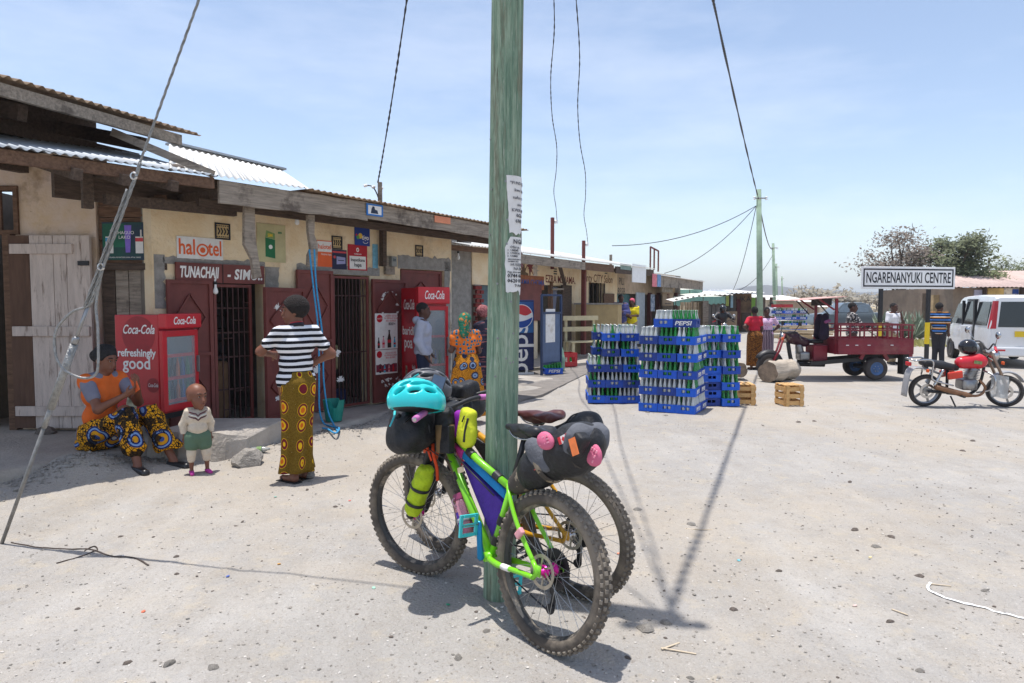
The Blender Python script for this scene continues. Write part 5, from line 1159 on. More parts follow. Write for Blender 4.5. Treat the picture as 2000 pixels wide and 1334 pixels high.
# vegetation
bark = mat('grey bark', rgb(104, 92, 80), .95, var=.25, scale=6)
leafs = [mat('dusty leaf', rgb(112, 118, 82), .8, var=.3, scale=2), mat('dry purple leaf', rgb(118, 108, 98), .85, var=.3, scale=2), mat('mid green leaf', rgb(98, 104, 76), .8, var=.3, scale=2), mat('straw scrub', rgb(150, 142, 126), .9, var=.25, scale=.6)]
def tree(name, label, base, h, spread, leaf_m, n_leaf, seed, crown_lo=.35, leaf=.14, limbs=9, flat=1., group=None, trunk_r=.16, cloud=None):
 R_ = random.Random(seed); t = thing(name, label, 'tree', base, 0, group); b = SM(); tips = []
 trunk = [V(0, 0, -.1), V(R_.uniform(-.1, .1) * h * .3, 0, h * .25), V(R_.uniform(-.1, .1) * h * .5, 0, h * .45)]; b.tube(SP(trunk, 3), [trunk_r * (1 - .08 * i) for i in range(7)], 7)
 for i in range(limbs):
  a = i * 2.4 + R_.uniform(-.4, .4); z0 = h * R_.uniform(crown_lo * .7, .5); p0 = trunk[1].lerp(trunk[2], min(1, max(0, (z0 / h - .25) / .2))); e = V(cos(a) * spread * R_.uniform(.45, 1), sin(a) * spread * R_.uniform(.45, 1), h * R_.uniform(crown_lo + .2, .98))
  mid = p0.lerp(e, .5) + V(R_.uniform(-.2, .2), R_.uniform(-.2, .2), h * .05); pts = SP([p0, mid, e], 4); b.tube(pts, [trunk_r * .5 * (1 - .1 * k) for k in range(len(pts))], 5)
  for k in range(5):
   q0 = pts[R_.randint(3, len(pts) - 1)]; q1 = q0 + V(R_.gauss(0, 1), R_.gauss(0, 1), R_.uniform(-.2, 1)) * spread * .28; b.tube([q0, q0.lerp(q1, .5) + V(0, 0, .05), q1], [trunk_r * .14, trunk_r * .1, trunk_r * .05], 4); tips.append((q1, q0))
  tips.append((e, mid))
 b.build('trunk', bark, t)
 m = MB(); cl = spread * .2
 for i in range(n_leaf):
  q1, q0 = R_.choice(tips); c = q0.lerp(q1, R_.uniform(.5, 1.1)) + V(R_.gauss(0, cl), R_.gauss(0, cl), R_.gauss(0, cl * .6) * flat)
  u = V(R_.gauss(0, 1), R_.gauss(0, 1), R_.gauss(0, 1)).normalized(); v = u.orthogonal().normalized(); s_ = leaf * R_.uniform(.5, 1.2)
  m.add([c - u * s_, c + v * s_ * .45, c + u * s_, c - v * s_ * .45], [(0, 1, 2, 3)])
 m.build('crown', leaf_m, t); return t
for px, pyT, sp, Y, lm, nl, sd, lb in ((1752, 450, 1.75, 36., 1, 1150, 1, 'sparse purplish dry tree rising behind the left half of the name sign'), (1795, 478, 1.1, 37., 1, 260, 5, 'nearly bare twiggy tree between the dry tree and the green tree'), (1858, 462, 1.35, 35., 2, 2400, 2, 'denser green tree behind the right half of the name sign'), (1924, 500, 1.0, 34., 0, 700, 3, 'small loose tree in front of the pink tin roof'), (1990, 512, 1.7, 45., 2, 1600, 4, 'rounded green tree behind the building at the right edge')):
 base = at(px, 600, Y); base = V(base.x, Y, 0); tree('broad_tree', lb, base, at(px, pyT, Y).z, sp, leafs[lm], int(nl * 2.6), sd, leaf=.12)
# agave clump
agm = mat('agave leaf', rgb(130, 142, 122), .6, var=.2, scale=3)
def agave(label, base, h, n, seed):
 R_ = random.Random(seed); t = thing('agave_plant', label, 'plant', base, 0, 'agave hedge behind the name sign')
 for i in range(n):
  a = R_.uniform(0, 6.28); el = R_.uniform(.5, 1.45); L_ = h * R_.uniform(.7, 1.05); d = V(cos(a) * cos(el), sin(a) * cos(el), sin(el)); s_ = d.cross(V(0, 0, 1)).normalized() * .075
  up = s_.cross(d).normalized() * .02; m = d * L_ * .55 + V(0, 0, .04); e = d * L_ + V(d.x, d.y, 0) * .12 - V(0, 0, .05)
  MB().add([-s_ * .6, up * -1, s_ * .6, m - s_, m - up * 1.5, m + s_, e], [(0, 1, 4, 3), (1, 2, 5, 4), (3, 4, 6), (4, 5, 6), (0, 3, 5, 2), (3, 6, 5)]).build('leaf', agm, t)
R_ = random.Random(4)
for i, (px, Y) in enumerate(((1722, 31.), (1738, 30.), (1752, 30.5), (1766, 31.), (1782, 30.), (1798, 31.), (1845, 30.), (1852, 29.))):
 q = at(px, 618, Y); agave('spiky grey green agave in the hedge below the sign, %s' % ('leftmost', 'second from left', 'third from left', 'third from right', 'second from right', 'rightmost')[i] if i < 6 else 'spiky agave against the brown wall, %s' % ('further one', 'nearer one')[i - 6], V(q.x, Y, 0), 1.5 if i < 6 else 1.2, 22, i)
# acacias and scrub on the plain
for i, (px, pyT, Y, sp) in enumerate(((1590, 567, 120, 4.2), (1635, 573, 150, 4.), (1690, 578, 170, 5.), (1668, 582, 190, 4.), (1712, 582, 150, 3.6), (1560, 576, 160, 4.), (1645, 584, 260, 6.))):
 q = at(px, 600, Y); z0 = gh(q.x, Y); tree('acacia_tree', ['pale thorn tree just left of the tricycle roof', 'pale thorn tree above the tricycle roof edge', 'flat topped thorn tree beyond the pickup cab', 'hazy thorn tree behind the pickup', 'dry thorn tree right beside the sign post', 'low thorn tree behind the pale sheds', 'faint distant thorn tree on the plain'][i], V(q.x, Y, z0), at(px, pyT, Y).z - z0, sp, leafs[3], 300, 20 + i, .5, .55, 8, .5, 'thorn trees on the plain', .2)
scr = MB(); R_ = random.Random(8)
for i in range(900):
 a = RAD(R_.uniform(18, 42)); r = R_.uniform(90, 420); x, y = r * sin(a), r * cos(a); c = V(x, y, gh(x, y)); s_ = R_.uniform(.3, 1.1)
 for k in range(6):
  d = V(R_.gauss(0, 1), R_.gauss(0, 1), R_.uniform(.2, 1)).normalized() * s_; v = d.orthogonal().normalized() * s_ * .4; scr.add([c + d * .1, c + d * .6 + v, c + d, c + d * .6 - v], [(0, 1, 2, 3)])
tag(scr.build('scrub', leafs[3]), 'dry straw coloured scrub dotted over the far plain', 'scrub', kind='stuff')
gr = MB()
for i in range(2600):
 px = R_.uniform(1715, 1960); Y = R_.uniform(25.5, 29.5); q = at(px, 640, Y); c = V(q.x, Y, 0); L_ = R_.uniform(.06, .2); d = V(R_.gauss(0, .3), R_.gauss(0, .3), 1).normalized() * L_; gr.add([c - V(.02, 0, 0), c + V(.02, 0, 0), c + d], [(0, 1, 2)])
tag(gr.build('grass', mat('dry grass', rgb(170, 164, 96), .9, var=.25, scale=2)), 'yellow green grass verge below the agave hedge', 'grass', kind='stuff')
# ================================================================ THE TWO LOADED BICYCLES
tyre_m = mat('dusty tyre rubber', rgb(88, 81, 74), .9, var=.2, scale=9, spec=.2); overlay(tyre_m, rgb(150, 138, 122), 4, .44, .64, amount=.7, seed=2); 
knob_m = mat('dusty tread', rgb(116, 108, 98), .92, var=.25, scale=22, spec=.2); overlay(knob_m, rgb(158, 148, 134), 5, .45, .66, amount=.8, seed=6)
lime = mat('lime green paint', rgb(126, 206, 36), .3, var=.03, scale=3, coat=.4); overlay(lime, rgb(150, 150, 110), 9, .58, .76, amount=.4, seed=4); mustard = mat('mustard paint', rgb(206, 150, 30), .3, var=.04, scale=3, coat=.4)
carbon = mat('matt black tube', (.022, .022, .024), .45, var=.1, scale=9); blk_fab = mat('black nylon', (.02, .02, .022), .55, var=.25, scale=12, bump=.5, bscale=30, spec=.35)
grey_fab = mat('grey nylon', rgb(96, 98, 104), .8, var=.12, scale=12, bump=.3, bscale=60); camo = mat('camo cloth', rgb(74, 68, 62), .85, var=.0, scale=9, col2=rgb(150, 136, 116), ramp=(.5, .53), bump=.2); purple = mat('violet cordura', rgb(84, 52, 156), .8, var=.12, scale=18, bump=.4, bscale=60); sky_fab = mat('blue cordura', rgb(34, 140, 208), .8, var=.08, scale=18, bump=.3, bscale=60); pink_fab = mat('magenta cordura', rgb(214, 62, 160), .8, var=.08, scale=18, bump=.3); lime_fab = mat('lime ripstop', rgb(176, 200, 30), .7, var=.12, scale=14, bump=.6, bscale=25); violet_fab = mat('purple panel', rgb(140, 30, 160), .8, var=.1, scale=14); orange_fab = mat('orange drybag', rgb(214, 84, 40), .7, var=.14, scale=12, bump=.5, bscale=25)
spoke_m = mat('spoke steel', rgb(170, 170, 170), .35, metal=.9, var=0); rotor_m = mat('brake steel', rgb(168, 160, 146), .4, metal=.7, var=.15, scale=20); cyan_p = mat('turquoise plastic', rgb(66, 200, 204), .35, var=.06, scale=9, coat=.2); blue_an = mat('blue anodised', rgb(22, 128, 178), .3, metal=.4, var=.05); pink_an = mat('pink anodised', rgb(232, 40, 160), .3, metal=.4, var=0); rim_m = mat('rim', (.05, .048, .045), .5, var=.3, scale=8); overlay(rim_m, rgb(170, 156, 138), 5, .5, .62, amount=.8, seed=3)
clear_pink = mat('clear pink plastic', rgb(238, 170, 196), .12, var=0, trans=.75, alpha=.92); clear_w = mat('clear plastic', rgb(220, 226, 226), .15, var=0, trans=.7)
cos_, sin_ = math.cos, math.sin
WR = .365; TW = .037
def tyre_mesh():
 b = SM(); rc = WR - TW + .002; prof = []
 for i in range(13):
  a = -2.35 + 4.7 * i / 12; prof.append((rc + TW * .96 * cos(a), TW * sin(a) * 1.02))
 b.lathe(prof, (0, 0, 0), (0, 1, 0), 72, closed=True); return b
def knobs_mesh():
 b = MB(); rc = WR - TW; n = 62
 for i in range(n):
  for row, (la, l, w, hh) in enumerate(((-.30, .020, .016, .008), (.30, .020, .016, .008), (-.86, .019, .014, .008), (.86, .019, .014, .008))):
   t = 2 * PI * (i + (.5 if row in (1, 3) else 0) + (.25 if row > 1 else 0)) / n; rr_ = rc + (TW + .002) * cos(la); y = (TW + .002) * sin(la)
   er = V(cos(t), 0, sin(t)); et = V(-sin(t), 0, cos(t)); nr = er * cos(la) + V(0, sin(la), 0); ey = nr.cross(et)
   c = er * rr_ + V(0, y, 0); b.box(c + nr * .002, (l, w, hh), Matrix((et, ey, nr)).transposed(), (.8, .8))
 return b
TY = tyre_mesh().build('tyre', tyre_m); KN = knobs_mesh().build('tread_knobs', knob_m); ty_me, kn_me = TY.data, KN.data
bpy.data.objects.remove(TY); bpy.data.objects.remove(KN)
def _rim():
 b = MB(); b.smooth = False; r = WR - .062; b.lathe([(r, -.022), (r + .013, -.024), (r + .013, .024), (r, .022), (r - .012, .008), (r - .012, -.008)], (0, 0, 0), (0, 1, 0), 72, closed=True); return b
sp_me = None
def wheel(parent, M, rear, hub_m, rotor=True):
 global sp_me
 b = _rim(); o = b.build('wheel', rim_m, parent, M=M, smooth='auto')
 shared('tyre', ty_me, o); tag(shared('tread_knobs', kn_me, o), kind='stuff')
 h = MB(); h.smooth = True; h.lathe([(.012, -.06), (.012, -.045), (.030, -.034), (.030, -.028), (.017, -.022), (.019, 0), (.017, .022), (.030, .028), (.030, .034), (.012, .045), (.012, .06)], (0, 0, 0), (0, 1, 0), 18); h.build('hub', hub_m, o)
 r = WR - .072
 if sp_me is None:
  s = MB().cyl((0, 0, 0), (0, 0, 1), .0012, n=5).build('spoke', spoke_m); sp_me = s.data; bpy.data.objects.remove(s)
 for i in range(32):
  side = 1 if i % 2 else -1; a = 2 * PI * i / 32; off = .42 if (i // 2) % 2 else -.42; p = V(.029 * cos(a + off * 3), side * .031, .029 * sin(a + off * 3)); q = V(r * cos(a), side * .004, r * sin(a)); d = q - p
  s = shared('spoke', sp_me, o); s.location = p; s.rotation_euler = d.to_track_quat('Z', 'Y').to_euler(); s.scale = (1, 1, d.length)
 v = MB(); v.cyl((r, 0, 0), (r - .05, 0, 0), .003, n=6); v.build('valve', chrome, o)
 if rotor:
  d = MB(); y0 = .046; d.lathe([(.08, y0), (.08, y0 + .002), (.064, y0 + .002), (.064, y0)], (0, 0, 0), (0, 1, 0), 40, closed=True)
  for k in range(6):
   a = k * PI / 3; d.beam((.02 * cos(a), y0 + .001, .02 * sin(a)), (.067 * cos(a + .5), y0 + .001, .067 * sin(a + .5)), .009, .0018, (0, 1, 0))
  for k in range(18):
   a = k * PI / 9; d.box((.072 * cos(a), y0 + .001, .072 * sin(a)), (.006, .0028, .006))
  d.build('brake_rotor', rotor_m, o)
 if rear:
  for k, rr_ in enumerate((.098, .088, .077, .067, .058, .05, .042, .034)):
   g = MB(); y = -.038 - .0048 * k; n = int(rr_ * 520); prof = []
   ring_ = [(rr_ * (1 if j % 2 else .945)) for j in range(2 * n)]
   vs = [V(q * cos(PI * j / n), y, q * sin(PI * j / n)) for j, q in enumerate(ring_)] + [V(rr_ * .78 * cos(PI * j / n), y, rr_ * .78 * sin(PI * j / n)) for j in range(2 * n)]
   vs += [v - V(0, .002, 0) for v in vs]; N = 2 * n; f = []
   for j in range(N):
    l = (j + 1) % N; f += [(j, l, N + l, N + j), (2 * N + j, 3 * N + j, 3 * N + l, 2 * N + l), (j, 2 * N + j, 2 * N + l, l), (N + j, N + l, 3 * N + l, 3 * N + j)]
   g.add(vs, f)
   for j in range(4): a = j * PI / 2 + k * .2; g.beam((.018 * cos(a), y - .001, .018 * sin(a)), (rr_ * .8 * cos(a + .2), y - .001, rr_ * .8 * sin(a + .2)), .008, .002, (0, 1, 0))
   g.build('sprocket', carbon, o)
 return o
def bicycle(label, R0, phi, lean, frame_m, steer, hub_m, saddle_m, crank_m, pedal_m, grip_m, crank_a, lean_fork=0):
 Mb = TR(R0) @ RO(phi + PI / 2, 4, 'Z') @ RO(lean, 4, 'X')
 t = tag(empty('bicycle'), label, 'bicycle'); t.matrix_world = Mb
 WB = 1.14; hubR = V(0, 0, WR); hubF = V(WB, 0, WR); BBp = V(.43, 0, .31); Sc = V(.305, 0, .70); H0 = V(.925, 0, .83); H1 = V(.883, 0, .93)
 b = SM(); T = lambda pts, r, n=14, **k: b.tube(pts, r, n, **k)
 T([BBp, V(.295, 0, .735)], [.019, .0175]); T([V(.312, 0, .685), V(.60, 0, .775), V(.895, 0, .905)], [.018, .019, .022]); T([BBp, V(.67, 0, .565), H0 + V(-.006, 0, .015)], [.024, .024, .022]); T([H0 - V(-.01, 0, .02), H1 + V(-.006, 0, .012)], .027)
 b.lathe([(.024, -.045), (.024, .045)], BBp, (0, 1, 0), 18)
 for s in (1, -1):
  T(SP([V(.318, s * .016, .70), V(.26, s * .05, .655), V(.17, s * .066, .54), V(.035, s * .074, .405)], 6), .011); T(SP([BBp + V(-.02, s * .03, -.005), V(.30, s * .058, .31), V(.15, s * .066, .325), V(.03, s * .074, .335)], 5), [.016] * 6 + [.0125] * 10); T([V(.04, s * .074, .41), V(.0, s * .074, .365), V(.03, s * .074, .332)], .012, 8); b.box((.005, s * .074, .372), (.045, .008, .05))
  b.cyl((.28, s * .045, .665), (.28, -s * .045, .665), .009, n=8)
 b.build('frame', frame_m, t)
 b = SM(); b.tube([V(.30, 0, .71), V(.235, 0, .945)], .0155, 12); b.build('seatpost', carbon, t); b = MB(); b.lathe([(.023, -.012), (.023, .012)], V(.296, 0, .73), V(-.27, 0, .9), 14); b.build('seat_clamp', carbon, t)
 # saddle
 sd = sdf_obj('saddle', [('c', (.365, 0, .985), (.24, 0, .985), .017, .024), ('e', (.15, 0, .992), (.10, .068, .02)), ('c', (.13, .04, .995), (.10, .05, .998), .022, .022), ('c', (.13, -.04, .995), (.10, -.05, .998), .022, .022), ('c', (.30, 0, .97), (.20, 0, .955), .018, .022)], saddle_m, t, .008, .04)
 b = SM()
 for s in (1, -1): b.tube(SP([V(.35, s * .01, .975), V(.29, s * .022, .945), V(.2, s * .022, .945), V(.12, s * .02, .975)], 4), .0038, 6)
 b.build('saddle_rail', chrome, sd)
 wheel(t, TR(hubR), True, hub_m)
 # steering group
 ax = (H1 - H0).normalized(); Rs = TR(H0) @ RO(steer, 4, ax) @ TR(-H0); q = lambda p: Rs @ Vector(p)
 wheel(t, Rs @ TR(hubF), False, hub_m)
 b = SM()
 for s in (1, -1): b.tube([q(p) for p in SP([V(.925, s * .03, .822), V(.955, s * .062, .80), V(1.03, s * .066, .62), V(1.11, s * .066, .42), V(1.14, s * .066, .365)], 5)], [.024] * 8 + [.021] * 13, 12, squash=1.15)
 b.tube([q((.935, -.055, .81)), q((.935, .055, .81))], .026, 12); b.build('fork', carbon, t)
 cal = MB(); cal.box(q((1.075, .055, .43)), (.06, .022, .035), Rs.to_3x3()); cal.build('brake_caliper', carbon, t, bevel=.004)
 b = SM(); b.tube([q(H1), q((.855, 0, .99))], .019, 10); b.tube([q((.855, 0, .985)), q((.91, 0, 1.01))], .018, 10); b.build('stem', carbon, t)
 bar_ = [(.80, .385, 1.035), (.855, .22, 1.045), (.905, .07, 1.015), (.91, 0, 1.01), (.905, -.07, 1.015), (.855, -.22, 1.045), (.80, -.385, 1.035)]
 b = SM(); b.tube([q(p) for p in SP(bar_, 5)], .0125, 10); b.build('handlebar', carbon, t)
 for s in (1, -1):
  g = MB(); g.smooth = True; a_, c_ = V(.80, s * .388, 1.035), V(.846, s * .25, 1.044); g.tube([q(a_.lerp(c_, k / 8)) for k in range(9)], [.0165 + .0012 * (k % 2) for k in range(9)], 12); g.build('grip', grip_m, t)
  g = MB(); g.lathe([(.012, 0), (.012, .004), (.007, .006)], q(a_), q(a_) - q(c_), 12); g.build('grip_end', chrome, t)
  l = MB(); l.smooth = True; l.tube([q(p) for p in SP([V(.865, s * .225, 1.04), V(.90, s * .24, 1.03), V(.91, s * .29, 1.015), V(.885, s * .37, 1.005)], 5)], [.013] * 5 + [.008] * 11, 8, squash=.6); l.build('brake_lever', carbon, t)
  l = MB(); l.smooth = True; l.tube([q(p) for p in SP([V(.88, s * .2, 1.035), V(.99, s * .12, 1.03), V(1.0, s * .03, .93), V(.95, s * .0, .84)], 6)], .003, 6); l.build('brake_hose', carbon, t)
 # drivetrain
 b = MB(); y = -.05; b.lathe([(.066, y), (.066, y - .003), (.05, y - .003), (.05, y)], (BBp.x, 0, BBp.z), (0, 1, 0), 32, closed=True)
 for k in range(4): a = k * PI / 2 + .3; b.beam((BBp.x, y, BBp.z), (BBp.x + .058 * cos(a), y, BBp.z + .058 * sin(a)), .014, .004, (0, 1, 0))
 b.build('chainring', carbon, t)
 b = MB(); b.tube([V(BBp.x - .02, y - .002, BBp.z + .064), V(-.01, -.052, WR + .07)], .0042, 6); b.tube([V(BBp.x - .02, y - .002, BBp.z - .064), V(.04, -.056, .145)], .0042, 6); b.tube([V(.04, -.056, .145), V(.01, -.056, .16), V(.005, -.056, .24), V(.04, -.056, .28), V(-.05, -.056, .33)], .0042, 6); b.build('chain', carbon, t)
 b = MB(); b.lathe([(.025, -.06), (.025, -.05)], (.035, 0, .16), (0, 1, 0), 12); b.lathe([(.022, -.06), (.022, -.05)], (.02, 0, .25), (0, 1, 0), 12); b.beam((.035, -.066, .155), (.02, -.066, .255), .03, .006, (0, 1, 0)); b.beam((.02, -.075, .255), (-.0, -.08, .36), .035, .02, (0, 1, 0)); b.build('derailleur', carbon, t)
 for s, a in ((1, crank_a), (-1, crank_a + PI)):
  d = V(cos(a), 0, sin(a)); e = BBp + V(0, s * .078, 0) + d * .17; b = SM(); b.tube([BBp + V(0, s * .068, 0) - d * .012, BBp + V(0, s * .07, 0), BBp + V(0, s * .075, 0) + d * .08, e, e + d * .014], [.010, .019, .0145, .0155, .009], 10, squash=.55); b.build('crank', crank_m, t)
  pd = MB(); px_ = V(1, 0, -.25).normalized() if s > 0 else V(1, 0, 0); pz = V(.25, 0, 1).normalized() if s > 0 else V(0, 0, 1); c = e + V(0, s * .065, 0)
  up = V(0, 0, 1)
  for u in (-.048, 0, .048): pd.beam(c + up * u + V(0, -.045, 0), c + up * u + V(0, .045, 0), .016, .012, (1, 0, 0))
  for u in (-.047, .047): pd.beam(c + V(0, u, -.056), c + V(0, u, .056), .017, .012, (1, 0, 0))
  for u in (-.048, .0, .048):
   for w_ in (-.035, .035): pd.cyl(c + up * u + V(-.012, w_, 0), c + up * u + V(.012, w_, 0), .003, n=5)
  pd.build('pedal', pedal_m, t, bevel=.002)
  MB().cyl(e, c + V(0, s * .04, 0), .007, n=8).build('pedal_axle', alu, t)
 return t, Mb, q
R0A = gnd(1063, 1266); R0A.z = gh(R0A.x, R0A.y) + .0
bikeA, MA, qA = bicycle('lime green fat tyred bicycle leaning on the near side of the green pole', R0A, RAD(40), RAD(5), lime, RAD(19), pink_an, carbon, blue_an, cyan_p, mat('pink grip', rgb(196, 116, 176), .8, var=.05), RAD(82))
R0B = V(.36, 3.66, 0); R0B.z = gh(R0B.x, R0B.y)
bikeB, MBk, qB = bicycle('mustard yellow fat tyred bicycle leaning on the far side of the green pole', R0B, RAD(48), RAD(-4.5), mustard, RAD(-10), chrome, mat('brown leather', rgb(88, 48, 44), .35, var=.15, scale=7), carbon, carbon, mat('white grip', rgb(210, 206, 200), .7), RAD(200))
def on_bike(M_, name, label, cat, group=None):
 t = tag(empty(name), label, cat, group); t.matrix_world = M_; return t
def wrinkle(a, s, seed=0): return lambda p: p + Vector((nz(p.x * s + seed, p.y * s, p.z * s), nz(p.x * s, p.y * s + 5 + seed, p.z * s), nz(p.x * s, p.y * s, p.z * s + 9))) * a
def band(t, name, c, axis, rx, rz, w, m, up=(0, 0, 1), th=.003):   # strap loop round a roll
 R_ = rot_to(axis); b = MB(); n = 28
 vs = []
 for side in (-.5, .5):
  for k in range(n): a = 2 * PI * k / n; vs.append(Vector(c) + R_ @ V(rx * cos(a), rz * sin(a), w * side))
 b.smooth = True; b.add(vs, [(k, (k + 1) % n, n + (k + 1) % n, n + k) for k in range(n)]); o = b.build(name, m, t)
 md = o.modifiers.new('s', 'SOLIDIFY'); md.thickness = th; return o
# ---- luggage on the green bicycle
q = qA
t = on_bike(MA, 'handlebar_roll', 'black handlebar dry bag roll hanging over the front wheel', 'bag')
c0, c1 = q((1.01, .20, .915)), q((1.01, -.16, .915)); axd = (c1 - c0).normalized()
sdf_obj('roll', [('c', c0, c1, .118, .112), ('e', c0 - axd * .03, (.10, .06, .10)), ('c', c0 + V(0, 0, -.03), c0 - axd * .05 + V(0, 0, -.04), .09, .05)], blk_fab, t, .011, .06, fn=wrinkle(.02, 11))
for k in (.12, .72): band(t, 'strap', c0.lerp(c1, k), axd, .121, .121, .024, carbon)
b = MB()
for k in range(5): b.box(c0 + V(-.02 + .01 * k, .085 - .004 * k, .09 - .045 * k), (.03, .018, .022), RO(.5, 3, 'X'))
b.build('buckles', carbon, t, bevel=.003)
for k in (-.5, .4): band(t, 'side_strap', c0 + axd * .03, (1, 0, k), .11, .112, .016, mat('strap grey', rgb(70, 70, 76), .7))
b = MB(); b.tube([q((1.06, .25, 1.03)), q((1.0, .32, 1.02)), q((.96, .40, .985))], [.006, .006, .004], 7, squash=.4); b.build('strap_end', cyan_p, t)
def helmet(name, label, M_, m, liner_m, strap_m, blue_band=False):
 t = tag(empty(name), label, 'helmet'); t.matrix_world = M_; hh = [('e', (0, 0, 0), (.148, .110, .118)), ('e', (-.03, 0, -.01), (.125, .116, .10))]
 for az, el, l, w_ in [(a * .62 + .1 * e, .35 + .42 * e, .034, .012) for e in range(2) for a in range(-4, 6)] + [(a * 1.05, 1.25, .03, .011) for a in range(6)]:
  d = V(cos_(az) * cos_(el), sin_(az) * cos_(el), sin_(el)); c = V(d.x * .148, d.y * .112, d.z * .118); u = V(-1, 0, .35 * d.x); u = (u - d * u.dot(d)).normalized(); hh.append(('-e', c, (l, w_, .045), Matrix((u, d.cross(u), d)).transposed()))
 hh.append(('-e', (0, 0, -.075), (.16, .12, .055))); hh.append(('-e', (-.01, 0, -.04), (.125, .085, .085)))
 sdf_obj('shell', hh, m, t, .0065, .02, cuts=[((0, 0, -.055), (0, 0, -1))])
 sdf_obj('liner', [('e', (-.005, 0, -.005), (.128, .092, .098))], liner_m, t, .012, .02, cuts=[((0, 0, -.05), (0, 0, -1))])
 if blue_band: band(t, 'strap', (-.05, .0, -.015), (1, .1, 0), .118, .118, .016, mat('blue strap', rgb(60, 90, 190), .6))
 return t
pA = at(812, 783, 3.60); helmet('cycle_helmet', 'turquoise cycle helmet strapped on the handlebar roll', TR(pA) @ RO(RAD(208), 4, 'Z') @ RO(-.12, 4, 'Y') @ RO(.25, 4, 'X') @ Matrix.Scale(1.05, 4), mat('turquoise shell', rgb(44, 204, 206), .3, var=.03, coat=.4), black_p, cyan_p)
pB = at(832, 757, 4.02); helmet('cycle_helmet', 'grey and black cycle helmet behind the turquoise one', TR(pB) @ RO(RAD(200), 4, 'Z') @ RO(-.1, 4, 'Y'), mat('grey shell', rgb(92, 92, 96), .4, var=.05), black_p, cyan_p)
b = SM(); b.tube(SP([at(792, 763, 3.85), at(797, 748, 3.84), at(808, 737, 3.82), at(818, 731, 3.82)], 4), .008, 6, squash=.5); tag(b.build('elastic_strap', cyan_p), 'turquoise elastic strap over the grey helmet', 'strap')
# phone on its mount
pp = at(852, 758, 3.66); M_ = TR(pp) @ RO(RAD(12), 4, 'Z') @ RO(RAD(-30), 4, 'X') @ RO(RAD(20), 4, 'Y')
t = tag(empty('phone'), 'black smartphone mounted above the handlebar', 'phone'); t.matrix_world = M_
MB().box((0, 0, 0), (.076, .010, .156)).build('case', black_p, t, bevel=.004); MB().box((0, -.0056, 0), (.068, .0015, .146)).build('screen', mat('phone screen', rgb(70, 84, 104), .12, var=.1, scale=20), t); MB().box((0, .02, -.06), (.03, .03, .03)).build('mount', blue_an, t, bevel=.004)
# stem bag
t = on_bike(MA, 'stem_bag', 'black and tan feed bag hanging beside the stem', 'bag'); tan = mat('coyote cloth', rgb(126, 100, 66), .85, var=.1, scale=15)
c = q((.845, .085, .89)); up = V(.10, .02, 1).normalized()
b = SM(); R_ = rot_to(up)
b.lathe([(.044, -.10), (.05, -.095), (.054, 0), (.056, .055)], c, up, 20); b.build('body', tan, t)
b = MB(); b.box(c + V(-.045, .02, -.02), (.045, .075, .15), R_); b.build('side_panel', blk_fab, t, bevel=.008)
sdf_obj('drawstring_top', [('c', c + up * .06, c + up * .105, .058, .05), ('e', c + up * .125, (.04, .04, .02))], blk_fab, t, .008, .03, fn=wrinkle(.008, 22))
b = SM(); b.tube(SP([c + V(.05, .0, .02), c + V(.10, .04, -.04), c + V(.02, .07, -.09), c + V(-.12, .03, -.13)], 5), .003, 6); b.build('cord', carbon, t)
MB().box(c + V(-.07, .03, .01), (.004, .018, .03), R_).build('tag_patch', paper, t)
# top tube bag
t = on_bike(MA, 'top_tube_bag', 'yellow and purple bag on the top tube against the pole', 'bag')
sdf_obj('yellow_half', [('b', (.715, 0, .935), (.055, .034, .105), RO(-.12, 3, 'Y'), .03), ('e', (.70, 0, .90), (.06, .042, .08))], mat('fluo yellow', rgb(214, 220, 50), .75, var=.06, scale=12, bump=.3), t, .009, .03)
sdf_obj('purple_half', [('b', (.785, 0, .94), (.05, .033, .075), RO(-.35, 3, 'Y'), .03)], violet_fab, t, .009, .02)
b = SM(); b.tube(SP([V(.66, .036, .99), V(.672, .041, .93), V(.675, .043, .86)], 5), .006, 6, squash=.6); b.tube([V(.69, .04, 1.0), V(.70, .046, .965)], .004, 5); b.build('zip', carbon, t)
# frame bag
t = on_bike(MA, 'frame_bag', 'violet frame bag with blue stripe and pink tip on the green bicycle', 'bag')
def slab(name, pts, th, m, bev=.012): return MB().prism([(x, z) for x, z in pts], (0, th, 0), (-1, 0, 0), (0, 0, 1), 2 * th).build(name, m, t, bevel=bev, seg=3, smooth='auto') if 0 else MB().prism([(x, z) for x, z in pts][::-1], (0, -th, 0), (1, 0, 0), (0, 0, 1), -2 * th).build(name, m, t, bevel=bev, seg=2)
slab('main_panel', [(.79, .735), (.40, .585), (.385, .56), (.455, .385), (.475, .385)], .030, purple)
slab('blue_stripe', [(.775, .795), (.40, .655), (.392, .60), (.79, .748)], .031, sky_fab)
slab('pink_tip', [(.87, .825), (.775, .80), (.795, .742), (.865, .80)], .028, pink_fab)
slab('dark_edge', [(.86, .853), (.385, .678), (.38, .66), (.86, .832)], .022, blk_fab, .006); slab('rear_edge', [(.392, .60), (.375, .60), (.445, .38), (.458, .38)], .02, blk_fab, .006)
b = SM(); b.tube([V(.765, .034, .775), V(.40, .034, .63)], .004, 6); b.build('zip', carbon, t); MB().box((.70, .033, .705), (.055, .002, .03), RO(.38, 3, 'Y')).build('woven_label', mat('cream label', rgb(206, 190, 160), .8), t)
